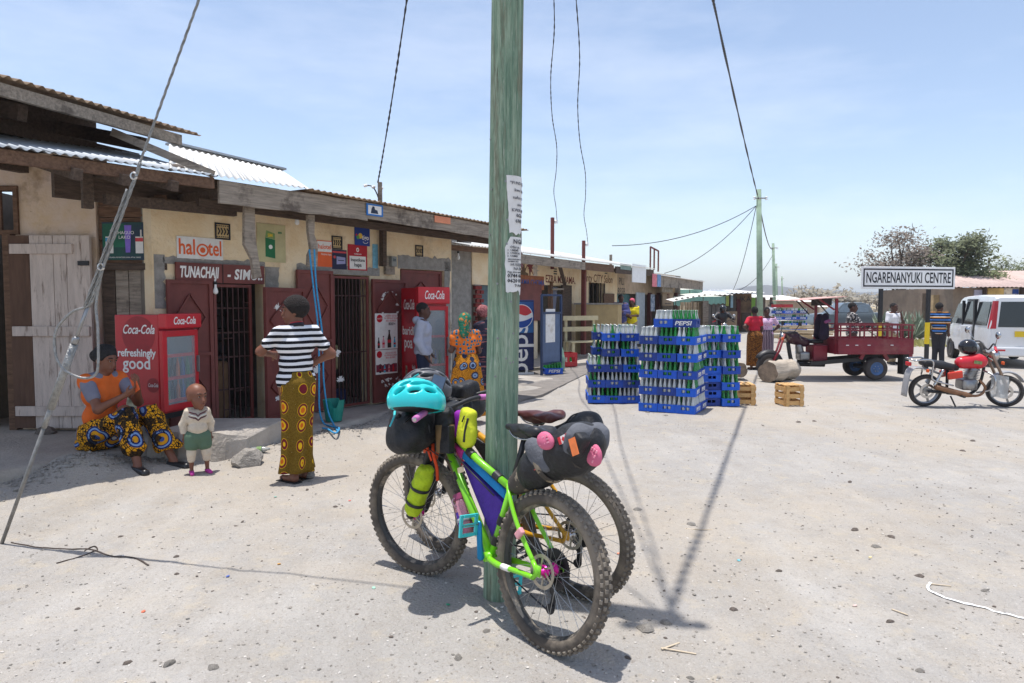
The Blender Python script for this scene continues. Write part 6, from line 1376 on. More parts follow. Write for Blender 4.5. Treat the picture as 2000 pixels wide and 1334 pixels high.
for a, d in ((V(.66, 0, .80), V(.4, 0, .18)), (V(.42, 0, .72), V(.4, 0, .15)), (V(.365, 0, .51), V(-.2, 0, .6)), (V(.40, 0, .40), V(-.2, 0, .6)), (V(.76, 0, .66), V(.67, 0, .74))):
 b = MB(); b.lathe([(.0245, -.024), (.0245, .024)], a, d, 16); b.build('velcro_strap', carbon, t)
# bottle below the down tube
def bottle_big(t, c, d, L=.2, r=.044):
 R_ = rot_to(d); b = SM(); b.lathe([(.03, -L / 2), (r, -L / 2 + .012), (r, L / 2 - .03), (r * .75, L / 2 - .005), (r * .7, L / 2)], c, d, 22); b.build('bottle_body', clear_pink, t)
 b = MB(); b.lathe([(r * .8, L / 2), (r * .82, L / 2 + .005), (r * .82, L / 2 + .03), (r * .7, L / 2 + .034)], c, d, 22); b.build('lid', mat('plum lid', rgb(142, 60, 96), .4, var=0), t)
 b = MB(); b.tube([Vector(c) + R_ @ V(r * .6 + .03 * sin(a), .0, L / 2 - .01 + .024 * cos(a)) for a in np.linspace(0, 3.1, 10)], .004, 6); b.build('lid_loop', mat('pale pink plastic', rgb(230, 180, 196), .4), t)
 b = MB(); b.lathe([(r * .86, -L / 2 + .015), (r * .86, L * .06)], c, d, 20); b.build('drink', mat('pink drink', rgb(228, 120, 160), .2, var=0, trans=.6), t)
t = on_bike(MA, 'drink_bottle', 'clear pink drink bottle under the down tube of the green bicycle', 'bottle'); bottle_big(t, V(.665, .01, .45), V(.5, 0, .85)); band(t, 'cage_strap', V(.66, .01, .44), V(.5, 0, .85), .047, .047, .02, mat('grey strap', rgb(160, 164, 170), .5)); MB().box((.66, .052, .44), (.02, .004, .09), RO(.5, 3, 'Y')).build('violet_print', purple, t)
# fork bag, saddle bag
t = on_bike(MA, 'fork_bag', 'lime green stuff sack strapped to the fork leg', 'bag'); c0, c1 = q((1.055, .125, .45)), q((.975, .125, .64)); axd = (c1 - c0).normalized()
sdf_obj('sack', [('c', c0, c1, .052, .055), ('e', c1 + axd * .05, (.045, .045, .025))], lime_fab, t, .008, .03, fn=wrinkle(.007, 26))
for k in (.2, .68): band(t, 'strap', c0.lerp(c1, k), axd, .058, .058, .018, carbon)
sdf_obj('roll_top', [('c', c1 + axd * .055 + V(-.03, .01, 0), c1 + axd * .055 + V(.03, .01, .01), .014, .014)], lime_fab, t, .006, .02)
t = on_bike(MA, 'saddle_bag', 'large grey and camouflage saddle bag sticking out behind the black saddle', 'bag')
prims = [('c', (.25, 0, .72), (.12, 0, .82), .050, .085), ('c', (.12, 0, .82), (-.11, 0, .945), .086, .108), ('c', (-.11, 0, .945), (-.17, 0, .98), .108, .098)]
sdf_obj('body', prims, blk_fab, t, .011, .05, fn=wrinkle(.006, 10))
sdf_obj('camo_nose', [('c', (.26, 0, .715), (.17, 0, .785), .053, .072)], camo, t, .01, .03, fn=wrinkle(.005, 14))
sdf_obj('grey_side', [('e', (.045, .075, .90), (.105, .03, .062), RO(.5, 3, 'Y').transposed())], grey_fab, t, .009, .02)
b = SM(); b.tube([V(.045 + .11 * cos(a), .088 - .02 * abs(cos(a)), .90 + .066 * sin(a) - .055 * cos(a)) for a in np.linspace(3.3, 5.6, 16)], .003, 6); b.build('red_piping', mat('coral piping', rgb(214, 80, 80), .6), t)
for k, m_ in ((.25, camo), (.62, carbon), (.95, camo)): a_ = V(.10, 0, .83).lerp(V(-.15, 0, .967), k); band(t, 'strap', a_, V(-.87, 0, .5), .097 + .015 * k, .097 + .015 * k, .03, m_)
sdf_obj('rolled_end', [('c', (-.19, .07, 1.03), (-.19, -.07, 1.03), .045, .045), ('c', (-.17, .05, .98), (-.17, -.05, .98), .07, .07)], grey_fab, t, .01, .04, fn=wrinkle(.008, 18))
b = MB(); R_ = RO(.5, 3, 'Y'); b.box((-.15, .113, 1.005), (.06, .004, .034), R_); b.build('flag_patch', white_ink, t); b = MB(); b.box((-.128, .1165, .993), (.015, .004, .033), R_); b.box((-.172, .1165, 1.017), (.015, .004, .033), R_); b.box((-.15, .1165, 1.005), (.016, .004, .014), R_ @ RO(.78, 3, 'Y')); b.build('flag_red', red_p, t)
sdf_obj('pouch', [('b', (-.225, .095, .99), (.03, .035, .055), RO(.5, 3, 'Y').transposed(), .015)], blk_fab, t, .008, .02); MB().box((-.232, .133, .985), (.04, .003, .075), RO(.45, 3, 'Y')).build('orange_badge', mat('orange badge', rgb(236, 128, 70), .6, var=.1, scale=30), t)
for p_, R_, lb in (((-.055, .125, .985), RO(.4, 3, 'Y'), 'pink clog sole strapped to the near side of the saddle bag'), ((-.265, .03, .95), RO(1.2, 3, 'Y'), 'pink clog tip poking out behind the saddle bag')):
 t = on_bike(MA, 'clog', lb, 'shoe'); pk = mat('pink foam', rgb(206, 104, 134), .7, var=.05, scale=9)
 sdf_obj('sole', [('e', p_, (.05, .02, .036), R_.transposed()), ('e', Vector(p_) + V(.02, -.0, -.012), (.04, .022, .03), R_.transposed())], pk, t, .008, .02)
 for i in range(9): MB().box(Vector(p_) + R_ @ V(-.024 + .024 * (i % 3), .019, -.015 + .015 * (i // 3)), (.012, .006, .006), R_).build('sole_tread', mat('pale pink foam', rgb(240, 160, 180), .7), t)
t = on_bike(MA, 'rear_light', 'small pale red rear light on the green seat stay', 'light'); sdf_obj('lens', [('b', (.13, .085, .515), (.018, .012, .028), RO(.7, 3, 'Y').transposed(), .006)], mat('pale red lens', rgb(226, 160, 166), .2, var=0), t, .005, .01); MB().box((.15, .075, .505), (.02, .02, .05), RO(-.7, 3, 'Y')).build('clip', carbon, t)
t = on_bike(MA, 'frame_decal', 'white sticker on the chain stay of the green bicycle', 'sticker'); b = SM(); b.tube([V(.27, .0595, .313), V(.21, .0635, .318)], .0155, 12); b.build('film', white_ink, t)
# ---- luggage on the mustard bicycle
q = qB
t = on_bike(MBk, 'handlebar_roll', 'black handlebar bag on the mustard bicycle, left of the pole', 'bag'); c0, c1 = q((.99, .17, .94)), q((.99, -.2, .94)); axd = (c1 - c0).normalized()
sdf_obj('roll', [('c', c0, c1, .09, .09), ('b', q((.93, -.1, 1.06)), (.06, .09, .05), None, .03)], blk_fab, t, .012, .04, fn=wrinkle(.012, 10, 4))
for k in (.2, .8): band(t, 'strap', c0.lerp(c1, k), axd, .095, .095, .024, carbon)
t = on_bike(MBk, 'fork_bag', 'orange dry bag on the near fork leg of the mustard bicycle', 'bag'); c0, c1 = q((1.06, .115, .50)), q((.97, .115, .70)); axd = (c1 - c0).normalized(); sdf_obj('sack', [('c', c0, c1, .055, .06)], orange_fab, t, .009, .03, fn=wrinkle(.007, 22))
for k in (.15, .7): band(t, 'strap', c0.lerp(c1, k), axd, .062, .062, .02, carbon)
t = on_bike(MBk, 'drink_bottle', 'pink bottle on the far fork leg of the mustard bicycle', 'bottle'); bottle_big(t, q((1.0, -.11, .66)), V(-.39, 0, .92), .17, .04)
t = on_bike(MBk, 'bottle_cage', 'red bottle cage and straps behind the front wheel', 'cage'); rc_m = mat('coral red plastic', rgb(222, 50, 70), .45, var=.05)
b = SM()
for k in range(3): c = q((1.03 + .03 * k, -.11, .55 - .05 * k)); b.tube([c + V(.045 * cos(a), .045 * sin(a), .01 * sin(a * 2)) for a in np.linspace(0, 5.4, 14)], .007, 6, squash=.5)
for a in (0, 1.6, 3.2): b.tube([q((1.02 + .04 * cos(a), -.11 + .045 * sin(a), .60)), q((1.10 + .04 * cos(a), -.11 + .045 * sin(a), .42))], .007, 6, squash=.5)
b.build('cage', rc_m, t)
t = on_bike(MBk, 'frame_bag', 'black frame bag inside the mustard bicycle frame', 'bag'); slab('panel', [(.86, .82), (.40, .66), (.385, .56), (.455, .385)], .028, blk_fab)
t = on_bike(MBk, 'saddle_bag', 'black saddle bag under the brown leather saddle', 'bag'); sdf_obj('body', [('c', (.26, 0, .78), (.1, 0, .86), .05, .07), ('c', (.1, 0, .86), (-.12, 0, .97), .072, .08)], blk_fab, t, .011, .04, fn=wrinkle(.008, 12)); b = SM(); b.tube(SP([V(.0, .07, .96), V(-.04, .04, 1.02), V(-.06, -.02, 1.03)], 4), .005, 6); b.build('cord', carbon, t)
t = on_bike(MA, 'orange_strap', 'orange webbing straps under the handlebar roll', 'strap'); q = qA; b = SM()
for pts in ([(.95, .06, .87), (.96, .10, .81), (.92, .12, .74)], [(.93, .09, .83), (.905, .12, .78), (.90, .10, .70), (.905, .09, .62)], [(1.0, .12, .84), (.95, .13, .80), (.91, .10, .79)]): b.tube([self_ for self_ in SP([q(p) for p in pts], 5)], .009, 6, squash=.3)
b.build('webbing', mat('orange webbing', rgb(226, 76, 34), .7, var=.1, scale=30), t)
# ================================================================ PEOPLE
skin = mat('dark brown skin', rgb(122, 78, 58), .5, var=.08, scale=8, spec=.45); skin_d = mat('deep brown skin', rgb(84, 56, 46), .5, var=.08, scale=8, spec=.4); hair_m = mat('black hair', (.018, .016, .016), .9, var=.3, scale=60, bump=.8, bscale=120); eye_w = mat('eye white', rgb(172, 160, 150), .4, var=0); lip_m = mat('lip brown', rgb(110, 56, 52), .5, var=0); denim = mat('dark denim', rgb(34, 42, 66), .85, var=.15, scale=20); shoe_b = mat('black shoe', (.02, .02, .022), .3, var=.1)
def lerp3(a, b, t): return Vector(a).lerp(Vector(b), t)
def hand_prims(w, d, side, s=1., curl=.5, nrm=None):
 """palm and five bent fingers from wrist w along d"""
 d = Vector(d).normalized(); n = Vector(nrm) if nrm else V(0, -1, 0); n = (n - d * n.dot(d)).normalized(); x = d.cross(n) * side; w = Vector(w); P_ = []
 for k in (-.022, 0, .022): P_.append(('c', w + x * k * .6 * s, w + d * .075 * s + x * k * s, .016 * s, .015 * s, .012))
 for i, (k, L_) in enumerate(((-.031, .062), (-.011, .075), (.010, .07), (.030, .054))):
  a = w + d * .08 * s + x * k * s; b_ = a + (d * cos(curl * .6) + n * sin(curl * .6)) * L_ * .5 * s; c = b_ + (d * cos(curl * 1.6) + n * sin(curl * 1.6)) * L_ * .5 * s
  P_ += [('c', a, b_, .0088 * s, .0082 * s, .004), ('c', b_, c, .0082 * s, .0065 * s, .004)]
 a = w + d * .028 * s - x * .024 * s; b_ = a + (d * .6 - x * .6 + n * .35).normalized() * .036 * s; P_ += [('c', a, b_, .0115 * s, .0095 * s, .006), ('c', b_, b_ + (d * .8 - x * .1 + n * .5).normalized() * .03 * s, .0092 * s, .0075 * s, .004)]
 return P_
def person(label, loc, rz, H=1.65, J=None, h=.012, sk=None, curl=.5, head_turn=0., nod=0., hands=True, female=False, head_s=1.):
 s = H / 1.65; sk = sk or skin; t = thing('person', label, 'person', loc, rz)
 D = dict(pelvis=(0, 0, .92), waist=(0, 0, 1.07), chest=(0, -.005, 1.24), neck=(0, .01, 1.385), head=(0, -.012, 1.535), tx=(1, 0, 0),
   shL=(.155, 0, 1.355), elL=(.205, .03, 1.09), wrL=(.215, -.05, .87), shR=(-.155, 0, 1.355), elR=(-.205, .03, 1.09), wrR=(-.215, -.05, .87),
   hipL=(.085, 0, .9), knL=(.09, -.015, .49), anL=(.085, .02, .085), hipR=(-.085, 0, .9), knR=(-.09, -.015, .49), anR=(-.085, .02, .085), ftL=(0, -1, 0), ftR=(0, -1, 0), nL=None, nR=None)
 D.update(J or {}); D = {k: (Vector(v) * (1 if k in ('tx', 'ftL', 'ftR', 'nL', 'nR') else s) if v is not None else None) for k, v in D.items()}
 tx = D['tx'].normalized(); A = {}
 tor = lambda c, w, r, r2=None: ('c', D[c] - tx * w * s, D[c] + tx * w * s, r * s, (r2 or r) * s)
 A['torso'] = [tor('pelvis', .062, .105 if female else .095), tor('waist', .05, .092 if female else .088), tor('chest', .065, .102), ('c', D['pelvis'], D['chest'], .1 * s, .1 * s), ('c', D['shR'], D['shL'], .056 * s, .056 * s), ('c', D['chest'], D['neck'], .09 * s, .055 * s)]
 up = (D['neck'] - D['chest']).normalized(); fwd = up.cross(tx) * -1
 fwd = tx.cross(up) * -1 if (tx.cross(up)).y > 0 else tx.cross(up)
 if female: A['torso'] += [('e', D['chest'] + tx * k * .06 * s + V(0, -.065, -.03) * s, (.05 * s, .05 * s, .05 * s)) for k in (1, -1)]
 for q_ in 'LR': A['arm' + q_] = [('c', D['sh' + q_], D['el' + q_], .05 * s, .038 * s), ('c', D['el' + q_], D['wr' + q_], .038 * s, .025 * s)]; A['leg' + q_] = [('c', D['hip' + q_], D['kn' + q_], .084 * s, .056 * s), ('c', D['kn' + q_], D['an' + q_], .054 * s, .034 * s)]; A['foot' + q_] = [('c', D['an' + q_] + V(0, .02, -.045) * s, D['an' + q_] + D['ft' + q_].normalized() * .15 * s + V(0, 0, -.058) * s, .034 * s, .024 * s)]
 hs = s * head_s; Rh = RO(head_turn, 3, 'Z') @ RO(nod, 3, 'X'); hc = D['head']; hp = lambda x, y, z: hc + Rh @ (V(x, y, z) * hs); RT = Rh
 A['head'] = [('e', hp(0, .012, .03), (.074 * hs, .092 * hs, .085 * hs), RT), ('e', hp(0, -.03, -.045), (.056 * hs, .055 * hs, .066 * hs), RT), ('c', hp(0, -.075, -.085), hp(0, -.06, -.1), .022 * hs, .024 * hs, .02), ('c', hp(0, -.088, .012), hp(0, -.104, -.028), .009 * hs, .016 * hs, .012), ('e', hp(0, -.094, -.055), (.028 * hs, .016 * hs, .014 * hs), RT, .01), ('c', hp(.035, -.08, .03), hp(-.035, -.08, .03), .014 * hs, .014 * hs, .015)] + [('e', hp(k * .076, .012, -.012), (.012 * hs, .022 * hs, .032 * hs), RT, .008) for k in (1, -1)] + [('c', D['neck'] - V(0, 0, .03 * s), hp(0, .015, -.05), .052 * s, .05 * s)]
 if head_s > 1.5: A['head'].append(('e', hp(0, .012, .036), (.083 * hs, .098 * hs, .088 * hs), RT)); A['head'].append(('e', hp(0, -.04, -.03), (.066 * hs, .058 * hs, .06 * hs), RT))
 prims = A['torso'] + A['armL'] + A['armR'] + A['legL'] + A['legR'] + A['footL'] + A['footR'] + A['head']
 if hands:
  for q_, sd in (('L', 1), ('R', -1)): prims += hand_prims(D['wr' + q_], D['wr' + q_] - D['el' + q_], sd, s, curl, D['n' + q_])
 sdf_obj('body', prims, sk, t, h, .035 * s)
 for k in (1, -1):
  b = SM(); b.lathe([(.001, 0), (.008 * hs, .003 * hs), (.0105 * hs, .005 * hs)][::-1], hp(k * .031, -.081, .012), Rh @ V(0, -1, 0), 10); e = b.build('eye', eye_w, t); MB().lathe([(.0066 * hs, 0), (.0066 * hs, .003 * hs)], hp(k * .031, -.0862, .012), Rh @ V(0, -1, 0), 10).build('iris', ink, e)
  b = SM(); b.tube([hp(k * .015, -.093, .037), hp(k * .032, -.092, .043), hp(k * .05, -.08, .038)], .0042 * hs, 6); b.build('eyebrow', hair_m, t)
 b = SM(); b.tube([hp(-.022, -.101, -.056), hp(0, -.109, -.053), hp(.022, -.101, -.056)], [.003 * hs, .006 * hs, .003 * hs], 6); b.build('lips', lip_m, t)
 return t, D, A, hp, s, h, Rh
def infl(P_, d): return [(p[0], p[1], p[2], p[3] + d, p[4] + d) if p[0] == 'c' else (p[0], p[1], tuple(r + d for r in p[2])) + tuple(p[3:4]) for p in P_]
def cut_cone(p, f): return ('c', p[1], Vector(p[1]).lerp(Vector(p[2]), f), p[3], p[3] + (p[4] - p[3]) * f)
def top(ctx, m, sleeve=.6, hem=-.06, neck=.02, d=.012, name='shirt', fit=1., loose=0., fn=None):
 t, D, A, hp, s, h, _ = ctx; P_ = infl(A['torso'], (d + loose) * s)
 for q_ in 'LR':
  a = infl(A['arm' + q_], d * s)
  if sleeve <= 1: P_.append(cut_cone(a[0], max(.05, sleeve)))
  else: P_ += [a[0], cut_cone(a[1], sleeve - 1)]
 upv = (D['chest'] - D['pelvis']).normalized()
 return sdf_obj(name, P_, m, t, h, .03 * s, cuts=[(D['pelvis'] + upv * hem * s, -upv), (D['neck'] + V(0, 0, neck * s), (0, -.5, 1))], fn=fn)
def trousers(ctx, m, f=.96, d=.016, name='trousers'):
 t, D, A, hp, s, h, _ = ctx; P_ = infl(A['torso'][:1], .006 * s)
 for q_ in 'LR': a = infl(A['leg' + q_], d * s); P_ += [a[0], (lambda c: ('c', c[1], c[2], c[3], c[3] * .85))(cut_cone(a[1], f))]
 return sdf_obj(name, P_, m, t, h, .03 * s, cuts=[(D['pelvis'] + V(0, 0, .08 * s), (0, 0, 1))])
def skirt(ctx, m, rings, folds=9, amp=.018, name='wrap_skirt', n=56, seed=0):
 """rings: (x, y, z, rx, ry) in metres for this person"""
 t = ctx[0]; b = SM(); R_ = []; N = len(rings)
 fine = []
 for i in range(N - 1):
  for k in range(5): f = k / 5; fine.append([rings[i][j] + (rings[i + 1][j] - rings[i][j]) * f for j in range(5)])
 fine.append(list(rings[-1])); M_ = len(fine)
 for i, (x, y, z, rx, ry) in enumerate(fine):
  k = i / (M_ - 1); R_.append([V(x + rx * cos(a) * (1 + amp / rx * k * sin(folds * a + 1.5 * nz(a * 2, k * 2, seed) + 1.2 * k)), y + ry * sin(a) * (1 + amp / ry * k * sin(folds * a + 1.5 * nz(a * 2, k * 2, seed) + 1.2 * k)), z + .012 * nz(a * 1.5, seed) * k) for a in [2 * PI * j / n for j in range(n)]])
 b.loft(R_); return b.build(name, m, t)
def hair(ctx, m=None, k=.012, cutn=(0, -.75, -.65), name='hair', extra=()):
 t, D, A, hp, s, h, Rh = ctx; P_ = [('e', hp(0, .018, .034), tuple((r + k) * s for r in (.074, .092, .085)), Rh)] + list(extra); return sdf_obj(name, P_, m or hair_m, t, min(h, .01), .02, cuts=[(hp(0, -.045, .025), Rh @ Vector(cutn))])
def shoes(ctx, m, d=.008, name='shoe', h=None, slip=False):
 t, D, A, hp, s, h0, _ = ctx
 for q_ in 'LR':
  p = A['foot' + q_][0]
  if slip: b = MB(); f = D['ft' + q_].normalized(); b.beam(Vector(p[1]) - f * .045 * s + V(0, 0, -.035 * s), Vector(p[2]) + f * .035 * s + V(0, 0, -.026 * s), .085 * s, .014 * s); b.tube(SP([Vector(p[2]) + f * -.03 * s + f.cross(V(0, 0, 1)) * .036 * s + V(0, 0, -.015 * s), Vector(p[2]) + f * -.01 * s + V(0, 0, .022 * s), Vector(p[2]) - f * .03 * s - f.cross(V(0, 0, 1)) * .036 * s + V(0, 0, -.015 * s)], 4), .008 * s, 6); b.build('sandal', m, t)
  else: sdf_obj(name, infl([p], d * s), m, t, h or h0, .02, cuts=[(Vector(p[1]) + V(0, 0, .028 * s), (0, 0, 1))])
def stand(px, py, z=0.): p = gnd(px, py, z); return V(p.x, p.y, z + (gh(p.x, p.y) if z == 0 else 0))
# ---- seated woman with phone
wax = print_mat('yellow wax print', [rgb(226, 226, 230), rgb(60, 84, 140), rgb(214, 150, 30), rgb(34, 48, 100), rgb(120, 150, 200), rgb(40, 52, 100), rgb(224, 160, 26)], [0, .08, .13, .25, .29, .35, .41], 4.2, (rgb(24, 22, 22), rgb(222, 156, 24)), .55, 34, cut=.41)
overlay(wax, rgb(20, 20, 22), 6, .53, .56, amount=.94, seed=2)
base = stand(192, 878, .16); seat_at = V(base.x, base.y + .05, 0)
ctx = person('seated woman in orange and grey shirt looking at her phone on the step', seat_at, RAD(66), 1.65, dict(pelvis=(0, .02, .29), waist=(0, .0, .46), chest=(0, -.04, .66), neck=(0, -.06, .83), head=(0, -.11, .985), shL=(.155, -.06, .795), shR=(-.155, -.05, .795), elL=(.19, -.27, .58), wrL=(.06, -.43, .76), elR=(-.19, -.25, .56), wrR=(-.05, -.42, .68), hipL=(.09, -.04, .27), knL=(.17, -.42, .50), anL=(.20, -.70, .07), hipR=(-.09, -.04, .27), knR=(-.06, -.42, .53), anR=(-.10, -.62, .08), ftL=(.1, -1, 0), ftR=(-.3, -1, 0), nL=(-.6, .6, .4), nR=(.5, .2, .8)), .0085, head_turn=RAD(4), nod=.25, female=True, curl=.7)
t = ctx[0]; D = ctx[1]
or_m = mat('orange jersey', rgb(224, 106, 40), .9, var=.08, scale=9, bump=.2, bscale=30); gr_m = mat('grey jersey', rgb(124, 124, 138), .9, var=.08, scale=9)
top(ctx, or_m, .12, -.06, .05, .014, fn=wrinkle(.006, 12))
for q_ in 'LR': a = infl(ctx[2]['arm' + q_], .017)[0]; sdf_obj('sleeve', [cut_cone(a, .56), ('c', D['sh' + q_], D['sh' + q_].lerp(D['neck'], .75), .066, .062)], gr_m, t, .0085, .02, cuts=[(D['neck'] + V(0, 0, .05), (0, -.5, 1))])
sdf_obj('wrap_skirt', [('c', (-.08, .02, .29), (.08, .02, .29), .125, .125), ('c', (.09, -.04, .30), (.17, -.40, .51), .125, .085), ('c', (-.09, -.04, .30), (-.06, -.42, .53), .125, .085), ('c', (.17, -.42, .51), (.20, -.62, .20), .085, .11), ('c', (-.06, -.42, .53), (-.09, -.56, .24), .085, .105), ('c', (.22, -.6, .22), (.25, -.70, .10), .09, .10), ('b', (0, .02, .21), (.17, .13, .05), None, .04)], wax, t, .0085, .03, cuts=[((.0, -.5, .10), (.25, -.1, -1)), ((0, 0, .40), (0, .35, 1))], fn=wrinkle(.024, 9, 3)); t.scale = (1.07,) * 3
hair(ctx, None, .004); sdf_obj('head_wrap', [('e', ctx[3](0, .035, .04), (.095, .11, .09)), ('e', ctx[3](0, .11, .01), (.075, .06, .06)), ('e', ctx[3](0, .02, .09), (.07, .08, .05))], mat('black head wrap', (.02, .019, .02), .9, var=.3, scale=30, bump=.6), t, .0085, .03, cuts=[(ctx[3](0, -.05, .035), (0, -.75, -.65))], fn=wrinkle(.006, 24))
shoes(ctx, shoe_b, .016, h=.0085)
for q_ in 'LR': p = D['an' + q_] + D['ft' + q_].normalized() * .11 + V(0, 0, -.027); MB().box(p, (.03, .02, .008)).build('shoe_buckle', chrome, t, bevel=.003)
wr = D['wrR']; pt = thing('phone', 'small orange rimmed phone in the hand of the seated woman', 'phone', seat_at, RAD(66)); pt.scale = (1.07,) * 3; c = Vector(wr) + V(.06, -.05, .09); MB().box(c, (.012, .07, .13), RO(-.5, 3, 'X')).build('case', orange_p, pt, bevel=.005); MB().box(c + V(.007, .001, 0), (.003, .06, .115), RO(-.5, 3, 'X')).build('screen', black_p, pt)
# ---- toddler
f0 = stand(388, 922); cream = mat('cream knit', rgb(206, 192, 172), .95, var=.08, scale=20, bump=.4, bscale=70)
ctx = person('toddler in cream jumper and pink clogs standing beside the seated woman', f0, RAD(30), .84, dict(head=(0, -.02, 1.44), neck=(0, .01, 1.17), chest=(0, -.005, 1.04), waist=(0, -.04, .86), pelvis=(0, .0, .70), shL=(.14, 0, 1.15), shR=(-.14, 0, 1.15), elL=(.23, .06, .92), wrL=(.22, .04, .70), elR=(-.24, .06, .92), wrR=(-.22, .02, .70), hipL=(.09, 0, .68), hipR=(-.09, 0, .68), knL=(.14, -.02, .38), knR=(-.12, -.02, .38), anL=(.15, .0, .08), anR=(-.12, .0, .08), ftL=(.3, -1, 0)), .0055, skin, .5, RAD(28), .05, head_s=1.95)
t, D = ctx[0], ctx[1]; top(ctx, cream, 1.9, .06, .07, .034, 'jumper', fn=wrinkle(.004, 26))
for k, m_ in ((0, mat('maroon stripe', rgb(90, 44, 60), .9)), (1, mat('white stripe', rgb(226, 222, 214), .9)), (2, MATS['maroon stripe'])):
 z = .575 - .022 * k; b = SM(); w_ = .0
 pts = []
 for i in range(13): u = -1 + i / 6; pts.append(V(.083 * sin(u * 1.45), -.086 * cos(u * 1.2) - .001 + .01 * abs(u), z + .03 * abs(u) - (.015 if abs(u) < .1 else 0)))
 b.tube(pts, .0065, 6, squash=.8); b.build('chest_stripe', m_, t)
sdf_obj('green_shorts', infl(ctx[2]['torso'][:1], .028) + [cut_cone(infl(ctx[2]['leg' + q_], .03)[0], .45) for q_ in 'LR'], mat('sage cotton', rgb(88, 112, 92), .9, var=.1), t, .0055, .02, cuts=[((0, 0, .41), (0, 0, 1))])
for q_ in 'LR': a = infl(ctx[2]['leg' + q_], .012); sdf_obj('legging', [a[0], cut_cone(a[1], .35)], cream, t, .0055, .015, cuts=[((0, 0, .30), (0, 0, 1))])
shoes(ctx, mat('magenta clog', rgb(190, 60, 150), .6, var=.05), .012, 'clog', .0055)
hair(ctx, mat('shaved hair', rgb(92, 60, 46), .7, var=.1), .009)
# ---- woman in the striped shirt
stripes = wave_mat('black white stripes', [rgb(226, 226, 230), rgb(24, 24, 30)], [0, .5], 'z', 18.5, distort=.018)
f0 = stand(582, 936); khanga = print_mat('olive khanga print', [rgb(206, 100, 30), rgb(226, 180, 30), rgb(112, 30, 40), rgb(212, 168, 30), rgb(104, 82, 26)], [0, .17, .26, .37, .40], 7.5, (rgb(120, 94, 30), rgb(104, 80, 22)), .35, 55, cut=.40, stretch=(1, 1, .8)); overlay(khanga, rgb(206, 196, 150), 48, .68, .70, amount=.9, seed=1)
ctx = person('standing woman in black and white striped shirt and olive print skirt', f0, RAD(226), 1.67, dict(shL=(.145, .0, 1.35), elL=(.27, -.12, 1.18), wrL=(.10, -.24, 1.14), shR=(-.145, .02, 1.35), elR=(-.31, .08, 1.14), wrR=(-.15, -.03, 1.04), knL=(.06, -.02, .49), knR=(-.06, -.02, .49), anL=(.055, .03, .085), anR=(-.075, -.03, .085), ftL=(.25, -1, 0), ftR=(-.1, -1, 0), nR=(0, .3, -1)), .0085, skin, .6, RAD(52), .08, female=True)
t = ctx[0]; top(ctx, stripes, .62, -.05, .01, .014, fn=wrinkle(.007, 10))
for q_ in 'LR': a = infl(ctx[2]['arm' + q_], .016)[0]; e = Vector(a[1]).lerp(Vector(a[2]), .62); band(t, 'cuff', e, Vector(a[2]) - Vector(a[1]), .061, .061, .022, stripes)
band(t, 'collar', ctx[1]['neck'] + V(0, .01, .02), (0, -.25, 1), .066, .07, .035, mat('collar dark', rgb(40, 38, 46), .9), th=.006); band(t, 'collar_lining', ctx[1]['neck'] + V(0, .008, .035), (0, -.25, 1), .061, .064, .022, red_p)
skirt(ctx, khanga, [(0, 0, 1.01, .14, .122), (0, .01, .92, .172, .16), (0, .02, .80, .158, .152), (0, .0, .5, .135, .128), (.0, -.01, .25, .132, .125), (0, -.01, .095, .16, .135)], 6, .026, seed=2)
hair(ctx, mat('short afro', rgb(40, 34, 32), .95, var=.3, scale=50, bump=1, bscale=90), .026, (0, -.8, -.6)); shoes(ctx, black_p, slip=True)
# ---- man in grey hoodie at the far cola fridge
f0 = V(at(826, 700, 9.75).x, 9.75, .06)
ctx = person('man in pale grey hoodie and dark jeans at the far cola fridge', f0, RAD(92), 1.56, dict(elL=(.21, .06, 1.1), wrL=(.19, -.10, .88), elR=(-.21, .05, 1.08), wrR=(-.20, -.08, .84)), .012, skin_d, .5, 0, .02)
t = ctx[0]; hd = mat('heather grey fleece', rgb(168, 174, 190), .95, var=.08, scale=14, bump=.3); top(ctx, hd, 1.92, -.05, .02, .026, 'hoodie', fn=wrinkle(.01, 9)); trousers(ctx, denim); hair(ctx, None, .004); shoes(ctx, shoe_b)
sdf_obj('hood', [('e', ctx[1]['neck'] + V(0, .075, .0), (.10, .06, .06)), ('c', ctx[1]['neck'] + V(.075, -.01, .01), ctx[1]['neck'] + V(.06, .08, .01), .03, .04), ('c', ctx[1]['neck'] + V(-.075, -.01, .01), ctx[1]['neck'] + V(-.06, .08, .01), .03, .04)], hd, t, .012, .03)
# ---- two women right of him
f0 = stand(910, 820); f0 = V(f0.x * 9.2 / f0.y, 9.2, .0); f0.x = at(910, 700, 9.2).x
dots = print_mat('orange spotted cloth', [rgb(30, 70, 130), rgb(20, 130, 140), rgb(216, 112, 44)], [0, .24, .38], 21, None, .5); swirl = print_mat('swirl wax print', [rgb(200, 130, 30), rgb(44, 54, 80), rgb(120, 140, 170), rgb(40, 48, 70), rgb(206, 136, 30)], [0, .16, .26, .34, .46], 8, (rgb(100, 60, 20), rgb(206, 136, 30)), .8, 60, cut=.46)
ctx = person('woman in orange spotted blouse with green braids seen from behind', f0, RAD(205), 1.47, dict(elL=(.23, -.02, 1.1), wrL=(.12, -.2, 1.12), elR=(-.22, -.02, 1.08), wrR=(-.12, -.2, 1.08)), .012, skin_d, .6, RAD(-50), 0, female=True)
t = ctx[0]; s = ctx[4]; top(ctx, dots, .55, -.02, .01, .018)
for q_ in 'LR': a = ctx[2]['arm' + q_][0]; sdf_obj('puff_sleeve', [('e', Vector(a[1]).lerp(Vector(a[2]), .3), (.085 * s, .08 * s, .085 * s))], dots, t, .012, .02, fn=wrinkle(.008, 18))
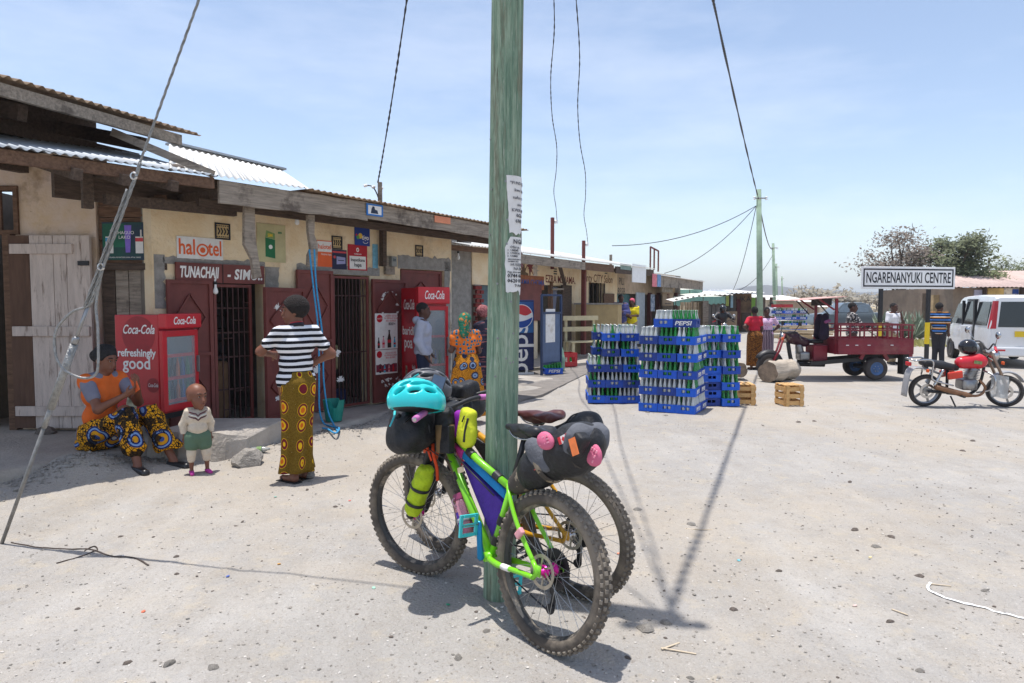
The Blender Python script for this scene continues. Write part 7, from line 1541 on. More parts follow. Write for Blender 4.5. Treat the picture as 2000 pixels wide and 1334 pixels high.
skirt(ctx, swirl, [(0, 0, .93, .15, .13), (0, .02, .8, .185, .17), (0, .02, .6, .21, .19), (0, .02, .1, .27, .24)], 7, .02, seed=5)
gb = mat('green orange braids', rgb(28, 110, 84), .8, var=.0, scale=26, col2=rgb(196, 110, 40), ramp=(.55, .6), bump=.8, bscale=50); hair(ctx, gb, .02, (0, -.8, -.5), 'braids', [('c', ctx[3](0, .09, .0), ctx[3](-.03, .14, -.2), .07 * s, .045 * s), ('c', ctx[3](-.04, .07, -.02), ctx[3](-.09, .08, -.22), .05 * s, .03 * s)])
f0 = V(at(943, 700, 10.1).x, 10.1, .0)
ctx = person('woman with maroon headscarf half hidden behind the green pole', f0, RAD(250), 1.57, None, .014, skin_d, female=True, head_turn=-.4)
t = ctx[0]; dk = mat('dark striped wrap', rgb(40, 38, 56), .9, var=.0, scale=12, col2=rgb(150, 90, 90), ramp=(.56, .6), stretch=(.3, .3, 4)); top(ctx, dk, 1.6, -.1, .03, .03, 'shawl'); skirt(ctx, dk, [(0, 0, .98, .15, .13), (0, .02, .8, .18, .16), (0, 0, .1, .22, .2)], 7, .015, seed=1); hair(ctx, mat('maroon scarf', rgb(110, 44, 56), .9, var=.3, scale=30, col2=rgb(170, 110, 110)), .02, (0, -.85, -.5), 'headscarf')
# ---- two at the far counter
f0 = V(at(1212, 650, 21.6).x, 21.6, .12)
ctx = person('tall man in blue jacket leaning at the far counter', f0, RAD(20), 1.78, dict(elL=(.2, -.1, 1.12), wrL=(-.02, -.22, 1.15), elR=(-.22, -.12, 1.12), wrR=(.0, -.24, 1.08)), .02, skin_d); top(ctx, mat('slate blue jacket', rgb(66, 68, 116), .85, var=.15), 1.95, -.1, .03, .03, 'jacket'); trousers(ctx, mat('tan trousers', rgb(150, 136, 116), .9)); hair(ctx, None, .006); shoes(ctx, shoe_b)
f0 = V(at(1234, 650, 22.2).x, 22.2, .12)
ctx = person('person in yellow shirt and pink cap beside the blue jacket man', f0, RAD(-25), 1.66, dict(elL=(.2, -.06, 1.1), wrL=(.0, -.22, 1.1), elR=(-.2, -.06, 1.1), wrR=(.0, -.22, 1.05)), .02, skin_d); top(ctx, mat('yellow football shirt', rgb(226, 206, 30), .8, var=.1), .7, -.12, .02, .025); trousers(ctx, mat('tan trousers', rgb(150, 136, 116), .9)); hair(ctx, mat('pink cap', rgb(200, 90, 110), .8), .016, (0, -.6, -.8), 'cap'); shoes(ctx, shoe_b)
# ---- two women by the crates
f0 = stand(1472, 721)
ctx = person('woman in red blouse and brown skirt, hand on hip, seen from behind', f0, RAD(195), 1.54, dict(elL=(.33, .06, 1.14), wrL=(.16, .03, .98), elR=(-.2, .03, 1.08), wrR=(-.2, -.04, .84)), .014, skin_d, .4, RAD(-20), female=True)
top(ctx, mat('red blouse', rgb(196, 36, 58), .85, var=.1, scale=9), .62, -.02, -.0, .016); skirt(ctx, print_mat('brown speckle print', [rgb(60, 36, 20), rgb(150, 96, 40), rgb(84, 52, 26)], [0, .3, .5], 34, None, 1.), [(0, 0, .96, .14, .12), (0, .02, .85, .19, .17), (0, .01, .5, .19, .17), (0, 0, .1, .185, .17)], 6, .014, seed=3); hair(ctx, None, .012); shoes(ctx, black_p, slip=True)
f0 = V(at(1496, 700, 17.4).x, 17.4, 0)
ctx = person('woman in pink checked blouse facing the camera beside the red blouse woman', f0, RAD(-18), 1.52, dict(elL=(.32, .06, 1.12), wrL=(.16, -.02, .98)), .014, skin_d, .4, RAD(10), female=True)
top(ctx, print_mat('pink check blouse', [rgb(226, 206, 222), rgb(196, 130, 176), rgb(220, 190, 214)], [0, .35, .5], 22, None, .4), .62, -.02, -.0, .018); skirt(ctx, wave_mat('striped wrapper', [rgb(60, 44, 62), rgb(170, 150, 160)], [0, .6], 'x', 26, distort=.03), [(0, 0, .95, .14, .12), (0, .02, .82, .18, .16), (0, 0, .45, .17, .16), (0, 0, .1, .2, .17)], 6, .014, seed=6); hair(ctx, None, .01); shoes(ctx, mat('pink sandals', rgb(200, 80, 120), .6), slip=True)
# ---- men by the tricycle
f0 = stand(1662, 724); f0 = V(at(1662, 700, 16.3).x, 16.3, 0)
ctx = person('man in black and white patterned shirt resting a hand on the tricycle rail', f0, RAD(75), 1.64, dict(elR=(-.20, -.15, 1.12), wrR=(-.16, -.36, 1.13), elL=(.2, .05, 1.1), wrL=(.2, -.1, .9)), .014, skin_d, .6)
top(ctx, mat('monochrome print', (.03, .03, .035), .85, var=0, scale=22, col2=rgb(200, 196, 190), ramp=(.52, .56)), .85, -.08, .02, .024); trousers(ctx, mat('brown trousers', rgb(84, 62, 56), .9)); hair(ctx, None, .003); shoes(ctx, shoe_b)
f0 = V(at(1742, 700, 18.2).x, 18.2, 0)
ctx = person('man in white shirt holding his hand to his mouth behind the tricycle', f0, RAD(25), 1.63, dict(elL=(.24, -.12, 1.12), wrL=(.05, -.19, 1.36), elR=(-.23, .0, 1.1), wrR=(-.2, -.14, .92)), .014, skin_d, .8)
top(ctx, mat('white cotton', rgb(222, 222, 226), .85, var=.06), .7, -.12, .02, .026); trousers(ctx, mat('khaki trousers', rgb(160, 140, 112), .9)); hair(ctx, None, .003); shoes(ctx, shoe_b)
f0 = V(at(1832, 700, 17.6).x, 17.6, 0)
ctx = person('boy in blue, black and orange striped shirt between sign post and van', f0, RAD(150), 1.63, dict(knL=(.07, -.03, .49), knR=(-.07, -.01, .49)), .014, skin_d, .4, RAD(-40))
top(ctx, wave_mat('bold stripes', [rgb(30, 34, 46), rgb(70, 120, 190), rgb(30, 34, 46), rgb(206, 140, 70), rgb(200, 200, 200)], [0, .25, .5, .72, .9], 'z', 7), .75, -.08, .02, .022); trousers(ctx, mat('black trousers', (.025, .025, .03), .8)); hair(ctx, None, .012); shoes(ctx, shoe_b)
f0 = V(at(1507, 620, 38.).x, 38., 0)
ctx = person('distant person in white shirt behind the second crate stack', f0, 0, 1.7, None, .03, skin_d, hands=False); top(ctx, MATS['white cotton'], .7, -.1, .02, .025); trousers(ctx, denim); hair(ctx, None, .01)
# standing legs of the two women by the rope are sandalled; distant walker on the plain
f0 = V(at(1698, 600, 170.).x, 170., gh(at(1698, 600, 170.).x, 170.)); ctx = person('tiny distant walker on the dry plain', f0, 0, 1.7, None, .05, skin_d, hands=False); top(ctx, mat('dull cloth', rgb(90, 80, 90), .9), .7, -.1, .02, .03); trousers(ctx, denim)
# ================================================================ FRIDGES, CRATES, VEHICLES
def cola_fridge(label, corner, rz, w, d, h, side_text):
 """corner = ground point of the front left edge"""
 t = thing('cola_fridge', label, 'fridge', corner, rz); hz = h * .84; hd = h * .86
 MB().bb((0, .05, .06), (w, d, h - .01)).build('cabinet', coke_red, t, bevel=.012)
 MB().bb((.01, .06, 0), (w - .01, d - .02, .06)).build('plinth', black_p, t)
 MB().bb((-.004, -.05, hd), (w + .004, .05, h)).build('header', red_p, t, bevel=.015); text_on(t, 'Coca-Cola', w / 2, (hd + h) / 2, -.052, h * .1, white_ink, shear=.3, offset=.002, depth=.0005, fit=w * .62)
 b = MB(); e = w * .12; z0, z1_ = .09, hz
 for a, c in (((0, 0, z0), (e, .045, z1_)), ((w - e * .8, 0, z0), (w, .045, z1_)), ((e, 0, z1_ - e), (w - e * .8, .045, z1_)), ((e, 0, z0), (w - e * .8, .045, z0 + e))): b.bb(a, c)
 b.build('door_frame', red_p, t, bevel=.006)
 MB().bb((e, .004, z0 + e), (w - e * .8, .012, z1_ - e)).build('glass', mat('fridge glass', rgb(210, 220, 222), .05, var=0, alpha=.22, spec=.8), t)
 MB().bb((e * .9, .049, z0 + e * .9), (w - e * .7, .052, z1_ - e * .9)).build('liner', mat('fridge liner', rgb(96, 104, 110), .6, var=.1), t)
 g_ = [mat('green pop', rgb(40, 110, 60), .3, var=.1), cola_b, mat('orange pop', rgb(190, 100, 40), .3, var=.1), mat('blue pop', rgb(60, 90, 150), .3, var=.1)]
 for i in range(3):
  z = z0 + e + .02 + (z1_ - e - z0 - e) * i / 3; MB().bb((e, .018, z), (w - e * .8, .046, z + .035)).build('shelf_strip', red_p, t); 
  if i < 2:
   for k in range(6 - i): MB().lathe([(.022, 0), (.022, .11), (.009, .17), (.009, .2)], (e + .03 + (w - 2 * e - .03) * k / 5, .032, z + .036), n=8).build('chilled_bottle', g_[k % 4], t)
 MB().bb((w - e * .55, -.03, h * .42), (w - e * .3, 0, h * .58)).build('handle', alu, t)
 # print on the side that looks to local -X
 S_ = lambda y, z, off=.002: TR((-off, y, z)) @ RO(-PI / 2, 4, 'Z') @ RO(PI / 2, 4, 'X')
 dm = mat('red disc print', rgb(150, 20, 34), .35, var=.2, scale=4)
 MB().prism([(d * .34 * cos(a), d * .34 * sin(a)) for a in np.linspace(0, 6.28, 33)[:-1]], (-.0015, d * .5, h * .80), (0, -1, 0), (0, 0, 1), .0012).build('disc_print', dm, t)
 text('lettering', 'Coca-Cola', h * .12, white_ink, t, S_(d * .5, h * .85, .003), shear=.35, offset=.002, depth=.0006, fit=d * .66)
 for i, (tx_, fs, fw) in enumerate(side_text): text('lettering', tx_, h * fs, white_ink, t, S_(d * .55, h * (.63 - .1 * i), .003), offset=.003, depth=.0006, fit=d * fw)
 bt = [(-.3, .02), (-.08, .02), (-.08, .10), (-.13, .2), (-.14, .3), (-.24, .3), (-.25, .2), (-.3, .1)]
 MB().prism([(x * d, z * h + .06) for x, z in bt], (-.0015, d * .5, 0), (0, -1, 0), (0, 0, 1), .0012).build('bottle_print', mat('bottle print', rgb(96, 84, 50), .5, var=.5, scale=9, col2=rgb(190, 190, 160)), t)
 MB().prism([(d * .13 * cos(a), d * .13 * sin(a)) for a in np.linspace(0, 6.28, 25)[:-1]], (-.0025, d * .22, h * .33), (0, -1, 0), (0, 0, 1), .0012).build('cap_print', dm, t); text('lettering', 'Coca-Cola', h * .05, white_ink, t, S_(d * .22, h * .33, .004), shear=.3, depth=.0005, fit=d * .2)
 return t
# step under the first fridge
sp = [gnd(286, 846, .31), gnd(462, 846, .31)]; m_ = MB(); n = 26; rings = []
for i in range(n + 1):
 p = sp[0].lerp(sp[1], i / n); j = .03 * nz(i * .6, 2) + (.25 * max(0, (i / n - .8) / .2)); rings.append([V(p.x, p.y - .02 + j, .0), V(p.x, p.y + .02 + j + .02 * nz(i * .9, 5), .2), V(p.x, p.y + .05 + j, .31 - .09 * max(0, i / n - .75) * 4), V(p.x + .2, p.y + .9, .31), V(p.x + .2, p.y + .9, 0)])
m_.loft(rings); tag(m_.build('step', concrete), kind='structure')
c = at(322, 822, 7.25); cola_fridge('red cola fridge with refreshingly good print behind the seated woman', V(c.x, c.y, c.z), RAD(77), .56, .60, at(322, 613, 7.25).z - c.z, (('refreshingly', .1, .8), ('good', .16, .58)))
c = at(816, 786, 10.05); cola_fridge('red cola fridge beside the man in the grey hoodie', V(c.x, c.y, .07), RAD(34), .52, .55, at(820, 560, 10.05).z - .07, (('baridi', .1, .7), ('poa', .14, .5)))
# teal bucket, litter bottle, jerrycan
p = gnd(648, 824, .12); t = thing('bucket', 'broken teal plastic bucket under the blue rope', 'bucket', V(p.x, p.y + .1, .12)); b = MB(); n = 24
b.loft([[V(.10 * cos(a), .10 * sin(a), 0) for a in np.linspace(0, 6.2832, n + 1)[:-1]], [V(.135 * cos(a), .135 * sin(a), .27 - (.09 if .3 < a < 1.3 or 4.9 < a < 5.4 else 0)) for a in np.linspace(0, 6.2832, n + 1)[:-1]], [V(.125 * cos(a), .125 * sin(a), .265 - (.09 if .3 < a < 1.3 or 4.9 < a < 5.4 else 0)) for a in np.linspace(0, 6.2832, n + 1)[:-1]], [V(.09 * cos(a), .09 * sin(a), .01) for a in np.linspace(0, 6.2832, n + 1)[:-1]]]); b.build('pail', mat('teal plastic', rgb(22, 130, 116), .5, var=.06), t)
p = gnd(508, 892); t = thing('litter_bottle', 'crushed clear plastic bottle lying left of the striped shirt woman', 'bottle', V(p.x, p.y, gh(p.x, p.y) + .03), .1); b = SM(); b.lathe([(.028, -.1), (.032, -.06), (.026, 0), (.031, .04), (.014, .08), (.012, .1)], (0, 0, 0), (1, 0, .05), 14); b.build('shell', clear_w, t); MB().lathe([(.0325, -.03), (.0325, .02)], (0, 0, 0), (1, 0, .05), 14).build('wrapper', mat('green orange wrapper', rgb(120, 150, 90), .6, var=.3, scale=20), t); MB().lathe([(.014, 0), (.014, .018)], (-.14, .01, -.01), (0, .4, 1), 10).build('cap', mat('green cap', rgb(30, 120, 70), .5), t)
p = gnd(1381, 640); t = thing('jerrycan', 'yellow jerrycan beside the bamboo stall', 'jerrycan', V(at(1381, 630, 24.).x, 24., .3), .2); sdf_obj('can', [('b', (0, 0, .22), (.15, .1, .24), None, .05), ('c', (.06, 0, .45), (.09, 0, .5), .04, .035)], mat('yellow plastic', rgb(214, 170, 30), .5, var=.06), t, .025, .03)
# ---- bottles and crates
glass_g = mat('green bottle glass', rgb(34, 150, 62), .12, var=.1, scale=5, spec=.6, trans=.3); glass_c = mat('clear bottle glass', rgb(228, 232, 228), .12, var=.04, spec=.6, trans=.3); crate_m = [mat('blue crate %d' % i, c, .5, var=.08, scale=5) for i, c in enumerate((rgb(22, 70, 168), rgb(24, 84, 196), rgb(26, 58, 140), rgb(20, 92, 206)))]
for m_ in crate_m: overlay(m_, rgb(96, 120, 160), 4, .5, .7, amount=.45, seed=3)
CW, CD, CH, LV = .285, .39, .122, .252
def bottle_mesh(m, hh=.24):
 b = SM(); b.lathe([(.024, 0), (.028, .006), (.0285, hh * .42), (.027, hh * .52), (.016, hh * .74), (.0115, hh * .86), (.0125, hh * .95), (.0135, hh * .97), (.012, hh)], n=9); b.m = 1; b.box((0, -.0275, hh * .40), (.018, .004, .022)); o = b.build('bottle', [m, white_ink]); me = o.data; bpy.data.objects.remove(o); return me
bm_g, bm_c = bottle_mesh(glass_g), bottle_mesh(glass_c)
def crate_mesh(m):
 b = MB(); w, d, h_ = CW - .006, CD - .006, CH; t_ = .012
 b.bb((-w / 2, -d / 2, 0), (w / 2, d / 2, .01))
 for s in (-1, 1):
  y0, y1 = sorted((s * d / 2, s * (d / 2 - t_)))
  b.bb((-w / 2, y0, .01), (w / 2, y1, h_ * .42)); b.bb((-w / 2, y0, h_ * .78), (w / 2, y1, h_))
  for k in (-1, 1): x0, x1 = sorted((k * w / 2, k * w * .22)); b.bb((x0, y0, h_ * .42), (x1, y1, h_ * .78))
  b.box((0, s * (d / 2 - t_ / 2), h_ * .6), (.014, t_ * .8, h_ * .36))
  b.box((0, s * (d / 2 + .002), h_ - .006), (w + .008, .006, .012))
  x0, x1 = sorted((s * w / 2, s * (w / 2 - t_))); b.bb((x0, -d / 2 + t_, .01), (x1, d / 2 - t_, h_)); b.box((s * (w / 2 + .002), 0, h_ - .006), (.006, d + .008, .012))
 o = b.build('crate', m); me = o.data; bpy.data.objects.remove(o); return me
cr_me = [crate_mesh(m) for m in crate_m]
tx_o = text('lettering', 'PEPSI', .085, white_ink, None, None, shear=.2, offset=.002, depth=.0006, fit=.25); tx_me = tx_o.data; bpy.data.objects.remove(tx_o)
tx_s = TR((CW / 2 + .004, 0, CH * .48)) @ RO(PI / 2, 4, 'Z') @ RO(PI / 2, 4, 'X')
RC = random.Random(11); loose = {0: [], 1: []}; nb_ind = 0
def crate(label, M_, group, letters=True):
 o = tag(shared('bottle_crate', RC.choice(cr_me)), label, 'crate', group); o.matrix_world = M_
 if letters: shared('lettering', tx_me, o, tx_s)
 return o
def fill(M_, where, vis, green=.5, single=None, group='soda bottles in the crates'):
 """24 bottles: those listed in vis (col,row) become objects, the others join the mass"""
 global nb_ind
 for i in range(4):
  g_row = RC.random() < green
  for j in range(6):
   g = single if single is not None else (g_row if RC.random() < .7 else RC.random() < green); lx = (-1.5 + i) * CW * .235; ly = (-2.5 + j) * CD * .155; p = M_ @ V(lx + RC.uniform(-.003, .003), ly + RC.uniform(-.003, .003), .012)
   if vis(i, j) and nb_ind < 300:
    o = tag(shared('soda_bottle', bm_g if g else bm_c), ('green' if g else 'clear') + ' glass soda bottle ' + where, 'bottle', group); o.matrix_world = TR(p) @ RO(RC.uniform(-.4, .4), 4, 'Z'); nb_ind += 1
   else: loose[1 if g else 0].append(p)
words_l = ['on the ground', 'second level', 'third level', 'fourth level', 'fifth level', 'top level']
def stack_at(origin, rz, cells, name, group, deep_side=None):
 """cells: (col, deep, level z index, filled, green, column word)"""
 base = TR(origin) @ RO(rz, 4, 'Z'); mx_lv = {}
 for c_, d_, z, f, g, cw in cells: mx_lv[(c_, d_)] = max(z, mx_lv.get((c_, d_), 0))
 for c_, d_, z, f, g, cw in cells:
  M_ = base @ TR(((c_ + .5) * CW + RC.uniform(-.012, .012), (d_ + .5) * CD + RC.uniform(-.014, .01), z)) @ RO(RC.uniform(-.035, .035), 4, 'Z')
  lv = int(round(z / LV)); crate('blue bottle crate, %s of the %s, %s' % (cw, name, words_l[min(5, lv)] if f else ('lowest', 'second', 'third', 'fourth')[int(z / .12)] + ' bare one from the ground'), M_, group)
  if f:
   topc = z >= mx_lv[(c_, d_)] - .01; fr = d_ == 0; rs = deep_side is not None and c_ == deep_side
   fill(M_, 'in the ' + name, (lambda i, j, fr=fr, rs=rs, topc=topc: (fr and j == 0) or (rs and i == 3 and j < 6) or (topc and fr and j < 2)), g)
O_F = gnd(1246, 802); O_F.z = 0; cells = []; colw = ['left column', 'middle column', 'right column']
for lv in range(5):
 for c_ in range(3):
  for d_ in range(2): cells.append((c_, d_, lv * LV, True, {0: .05, 1: .2, 2: .45, 3: .5, 4: .55}[lv] if (c_, lv) not in ((0, 4), (1, 3), (1, 4)) else (.0 if c_ == 0 else 1.), colw[c_] + (' front' if d_ == 0 else ' back')))
stack_at(O_F, RAD(-26), cells, 'front stack', 'blue crates of the front stack', 2)
Mt = TR(O_F) @ RO(RAD(-26), 4, 'Z'); Mt1 = Mt @ TR((1.25 * CW, .22, 5 * LV)); crate('blue bottle crate lying across the very top of the front stack, left one', Mt1, 'blue crates of the front stack'); fill(Mt1, 'in the topmost left crate', lambda i, j: i == 0 or j == 0 or i == 3, .0)
Mt2 = Mt @ TR((2.25 * CW, .20, 5 * LV)) @ RO(RAD(-90), 4, 'Z'); crate('blue crate with PEPSI facing the camera on top of the front stack', Mt2, 'blue crates of the front stack'); fill(Mt2, 'in the topmost right crate', lambda i, j: i == 3, .5)
O_L = gnd(1147, 787); O_L.z = 0; cells = []
for lv in range(5):
 for c_ in range(3):
  if c_ == 0 and lv > 2: continue
  for d_ in range(2): cells.append((c_ - (.15 if lv > 2 else 0), d_, lv * LV, True, .35 if lv < 4 else .1, colw[c_] + (' front' if d_ == 0 else ' back')))
for lv in (3, 4): cells.append((.3, 1.05, lv * LV, True, .4, 'rear left column'))
stack_at(O_L, RAD(-4), cells, 'left stack', 'blue crates of the left stack')
O_R = gnd(1373, 793); O_R.z = 0; cells = [(0, 0, k * (CH + .004), False, 0, 'left column') for k in range(4)] + [(0, 0, 4 * (CH + .004) + k * LV, True, .4, 'left column') for k in range(3)] + [(1.02, -.12, k * LV, True, .5, 'right column') for k in range(5)]
stack_at(O_R, RAD(3), cells, 'right stack', 'blue crates of the right stack')
# far stack: long sides to the camera
p0 = gnd(1508, 659); kf = 1.0
for c_ in range(4):
 for lv in range(4):
  M_ = TR((p0.x + .22 + c_ * .46, p0.y + (.0 if c_ < 2 else .5), .25 + lv * .30)) @ RO(-PI / 2, 4, 'Z') @ Matrix.Scale(1.15, 4); crate('blue PEPSI crate in the far stack, column %s, %s' % (('one', 'two', 'three', 'four')[c_], words_l[lv]), M_, 'blue crates of the far stack'); fill(M_, 'far', lambda i, j: False, .4)
 M_ = TR((p0.x + .22 + c_ * .46, p0.y + (.0 if c_ < 2 else .5), 0)) @ RO(-PI / 2, 4, 'Z') @ Matrix.Scale(1.15, 4); o = tag(shared('bottle_crate', crate_mesh(mat('green crate', rgb(30, 110, 80), .6))), 'green crate at the foot of the far stack, column %s' % ('one', 'two', 'three', 'four')[c_], 'crate', 'green crates under the far stack'); o.matrix_world = M_
 if c_ < 2: M_ = TR((p0.x + .22 + c_ * .46, p0.y, .25 + 4 * .30)) @ RO(-PI / 2, 4, 'Z') @ Matrix.Scale(1.15, 4); o = tag(shared('bottle_crate', crate_mesh(coke_red)), 'red crate on top of the far stack, %s' % ('left', 'right')[c_], 'crate', 'red crates on the far stack'); o.matrix_world = M_
# crates by the blue fridge
p = gnd(1079, 732); M_ = TR((p.x, p.y, .03)) @ RO(-1.4, 4, 'Z') @ Matrix.Scale(1.08, 4); crate('blue crate with green bottles beside the fridge cage', M_, 'crates by the blue fridge'); fill(M_, 'in the crate beside the fridge cage', lambda i, j: i == 3, 1.)
p = gnd(1103, 718); t = thing('bottle_crate', 'red cola crate beside the bench, half full of bottles', 'crate', V(p.x, p.y, .04), .35, 'crates by the blue fridge'); b = MB(); w_, d_, h_ = .5, .4, .34
b.bb((-w_ / 2, -d_ / 2, 0), (w_ / 2, d_ / 2, .02))
for s in (-1, 1): b.bb((-w_ / 2, s * d_ / 2 - .01, .02), (w_ / 2, s * d_ / 2 + .01, .12)); b.bb((-w_ / 2, s * d_ / 2 - .01, .24), (w_ / 2, s * d_ / 2 + .01, h_)); b.bb((s * w_ / 2 - .01, -d_ / 2 + .01, .02), (s * w_ / 2 + .01, d_ / 2 - .01, h_))
for s in (-1, 1):
 for x in (-.22, -.02, .18): b.bb((x, s * d_ / 2 - .01, .12), (x + .05, s * d_ / 2 + .01, .24))
b.build('shell', coke_red, t)
for k in range(8): loose[k % 2].append(V(p.x - .15 + .1 * (k % 4), p.y - .08 + .16 * (k // 4), .06))
for k, nm in ((0, 'clear'), (1, 'green')):
 me = (bm_c, bm_g)[k]; vs0 = np.array([v.co[:] for v in me.vertices]); f0_ = [tuple(p_.vertices) for p_ in me.polygons]; N = len(vs0); m_ = MB(); m_.smooth = True
 mi0 = [p_.material_index for p_ in me.polygons]
 for q_ in loose[k]:
  o = len(m_.v); m_.v += [tuple(v) for v in vs0 + np.array(q_)]
  for f, mm in zip(f0_, mi0): m_.f.append([i + o for i in f]); m_.mi.append(mm); m_.sm.append(True)
 tag(m_.build('bottles', [(glass_c, glass_g)[k], white_ink]), nm + ' glass bottles filling the inner rows of the crates', 'bottles', kind='stuff')
# ---- wooden boxes and logs
def slat_box(label, p, rz, w, d, h):
 t = thing('wooden_crate', label, 'crate', p, rz, 'wooden crates on the dirt'); 
 for x in (-1, 1):
  for y in (-1, 1): MB().box((x * (w / 2 - .02), y * (d / 2 - .02), h / 2), (.04, .04, h)).build('corner_post', wood_l, t)
 for k in range(3):
  z = h * (.17 + .33 * k)
  for s in (-1, 1): MB().box((0, s * (d / 2 + .006), z), (w, .012, h * .2)).build('slat', wood_l, t); MB().box((s * (w / 2 + .006), 0, z), (.012, d - .01, h * .2)).build('slat', wood_l, t)
 for k in range(4): MB().box((-w / 2 + w * (k + .5) / 4, 0, h + .007), (w * .19, d + .03, .012)).build('top_slat', wood_l, t)
 for s in (-1, 1): MB().box((s * w * .36, -(d / 2 + .019), h / 2), (.05, .012, h)).build('batten', wood_l, t)
p = gnd(1551, 792); slat_box('small slatted wooden crate alone on the dirt before the log', V(p.x, p.y + .2, gh(p.x, p.y)), .06, .31, .34, .33); p = gnd(1456, 790); slat_box('slatted wooden crate beside the right bottle stack', V(p.x + .02, p.y + .25, gh(p.x, p.y)), -.1, .34, .4, .32)
log_m = mat('weathered log', rgb(176, 164, 148), .9, var=.2, scale=4, stretch=(.5, 4, 4), bump=.6, bscale=14); log_e = mat('cracked log end', rgb(128, 112, 96), .95, var=.3, scale=9, bump=.8)
def log(label, p, rz, L_, r):
 t = thing('log', label, 'log', p, rz); f = lambda q_: q_ + V(0, 0, 0) + V(0, nz(q_.x * 3, 1), nz(q_.x * 3, 7)) * r * .3 + V(0, q_.y, q_.z).normalized() * r * .22 * nz(math.atan2(q_.z, q_.y) * 1.6, q_.x * 2)
 b = SM(); rings = [[f(V(-L_ / 2 + L_ * i / 14, r * cos(a), r * .86 * sin(a))) for a in np.linspace(0, 6.2832, 25)[:-1]] for i in range(15)]; b.loft(rings, False); b.build('trunk', log_m, t)
 for e in (0, -1): b = MB(); b.add([q_ * .995 + V((q_.x * .005), 0, 0) for q_ in rings[e]], [tuple(range(24)) if e else tuple(range(24))[::-1]]); b.build('cut_end', log_e, t)
p = gnd(1530, 746); log('fat pale log section lying in front of the tricycle', V(p.x, p.y + .25, .21), RAD(35), .82, .24); p = gnd(1446, 742); log('short dark log stub behind the right bottle stack', V(p.x, p.y + .2, .2), RAD(80), .5, .18)
# ---- cargo tricycle
YT = 14.25; k7 = YT / F / 5.13; o7 = at(1715, 700, YT).x
trike = thing('cargo_tricycle', 'maroon three wheeled cargo motorcycle with open bed and tin canopy', 'tricycle', V(o7, YT + .55, 0), RAD(2))
Tx = lambda zx: (zx - 1515) * k7; Tz = lambda zy: (932 - zy) * k7
rubber_d = mat('dusty road tyre', rgb(66, 62, 60), .9, var=.2, scale=5)
maroon = mat('maroon paint', rgb(126, 34, 48), .5, var=.12, scale=3, coat=.1); overlay(maroon, rgb(84, 26, 34), 3, .56, .7, amount=.7, seed=2); overlay(maroon, rgb(180, 150, 130), 14, .70, .75, amount=.6, seed=5); overlay(maroon, rgb(160, 126, 112), 1.6, .52, .74, amount=.4, seed=9)
yN, yF = -.55, .55
b = MB(); x0, x1 = Tx(1095), Tx(1868); zt_, zb_ = Tz(510), Tz(668)
for y in (yN, yF - .03): b.bb((x0, y, zb_), (x1, y + .03, zt_))
b.bb((x0, yN + .03, zb_), (x0 + .03, yF - .03, zt_)); b.bb((x1 - .03, yN + .03, zb_), (x1, yF - .03, zt_)); b.bb((x0 + .03, yN + .03, zb_), (x1 - .03, yF - .03, zb_ + .03)); b.build('bed', maroon, trike)
for zy in (528, 590, 655): MB().bb((x0 + .01, yN - .012, Tz(zy) - .012), (x1 - .01, yN - .001, Tz(zy) + .012)).build('side_rib', maroon, trike)
for zx in (1185, 1280, 1405, 1640): MB().bb((Tx(zx) - .03, yN - .02, Tz(575) - .007), (Tx(zx) + .03, yN - .013, Tz(575) + .007)).build('reflector', white_p, trike)
for y in (yN, yF - .03):
 for zy in (380, 432): MB().bb((x0, y, Tz(zy)), (x1, y + .03, Tz(zy) + .028)).build('rail', maroon, trike)
 for zx in (1112, 1210, 1355, 1490, 1595, 1730, 1845): MB().bb((Tx(zx), y + .002, zt_), (Tx(zx) + .025, y + .028, Tz(380))).build('rail_post', maroon, trike)
for zy in (380, 432): MB().bb((x1 - .03, yN + .03, Tz(zy)), (x1, yF - .03, Tz(zy) + .028)).build('rail', maroon, trike)
for k in range(5): MB().bb((x1 - .025, yN + .15 + .2 * k, zt_), (x1 - .005, yN + .175 + .2 * k, Tz(380))).build('rail_post', maroon, trike)
def road_wheel(parent, c, r, w, hub_m, n=32, y=0, name='wheel', tread=True):
 b = SM(); b.lathe([(r * .58, -w / 2), (r * .9, -w / 2), (r * .98, -w * .38), (r, 0), (r * .98, w * .38), (r * .9, w / 2), (r * .58, w / 2)], c, (0, 1, 0), n, closed=True); o = b.build(name, rubber_d, parent)
 b = MB(); b.lathe([(r * .1, -w * .5), (r * .16, -w * .42), (r * .35, -w * .3), (r * .5, -w * .42), (r * .6, -w * .46), (r * .6, w * .46), (r * .2, w * .4)], c, (0, 1, 0), n); b.build('rim', hub_m, o)
 for k in range(6): a = k * PI / 3; b = MB(); b.lathe([(r * .035, -w * .44), (r * .035, -w * .36)], Vector(c) + V(r * .24 * cos(a), 0, r * .24 * sin(a)), (0, 1, 0), 6); b.build('wheel_nut', alu, o)
 return o
rubber_d = mat('dusty road tyre', rgb(66, 62, 60), .9, var=.2, scale=5); wheel_b = mat('blue wheel', rgb(66, 96, 138), .6, var=.2, scale=6)
rW = (932 - 700) * k7 / 2
for y in (-.42, .42): road_wheel(trike, V(0, y, rW), rW, .14, wheel_b)
MB().cyl((0, -.4, rW), (0, .4, rW), .05, n=10).build('axle', carbon, trike)
for y in (-.3, .3): MB().beam((Tx(870), y, Tz(770)), (Tx(1850), y, Tz(690)), .05, .08).build('chassis_rail', carbon, trike)
for zx, zy in ((1360, 720), (1640, 730)): MB().beam((Tx(zx), -.42, Tz(zy)), (Tx(zx + (25 if zx < 1500 else -40)), -.42, zb_), .05, .07).build('bracket', maroon, trike)
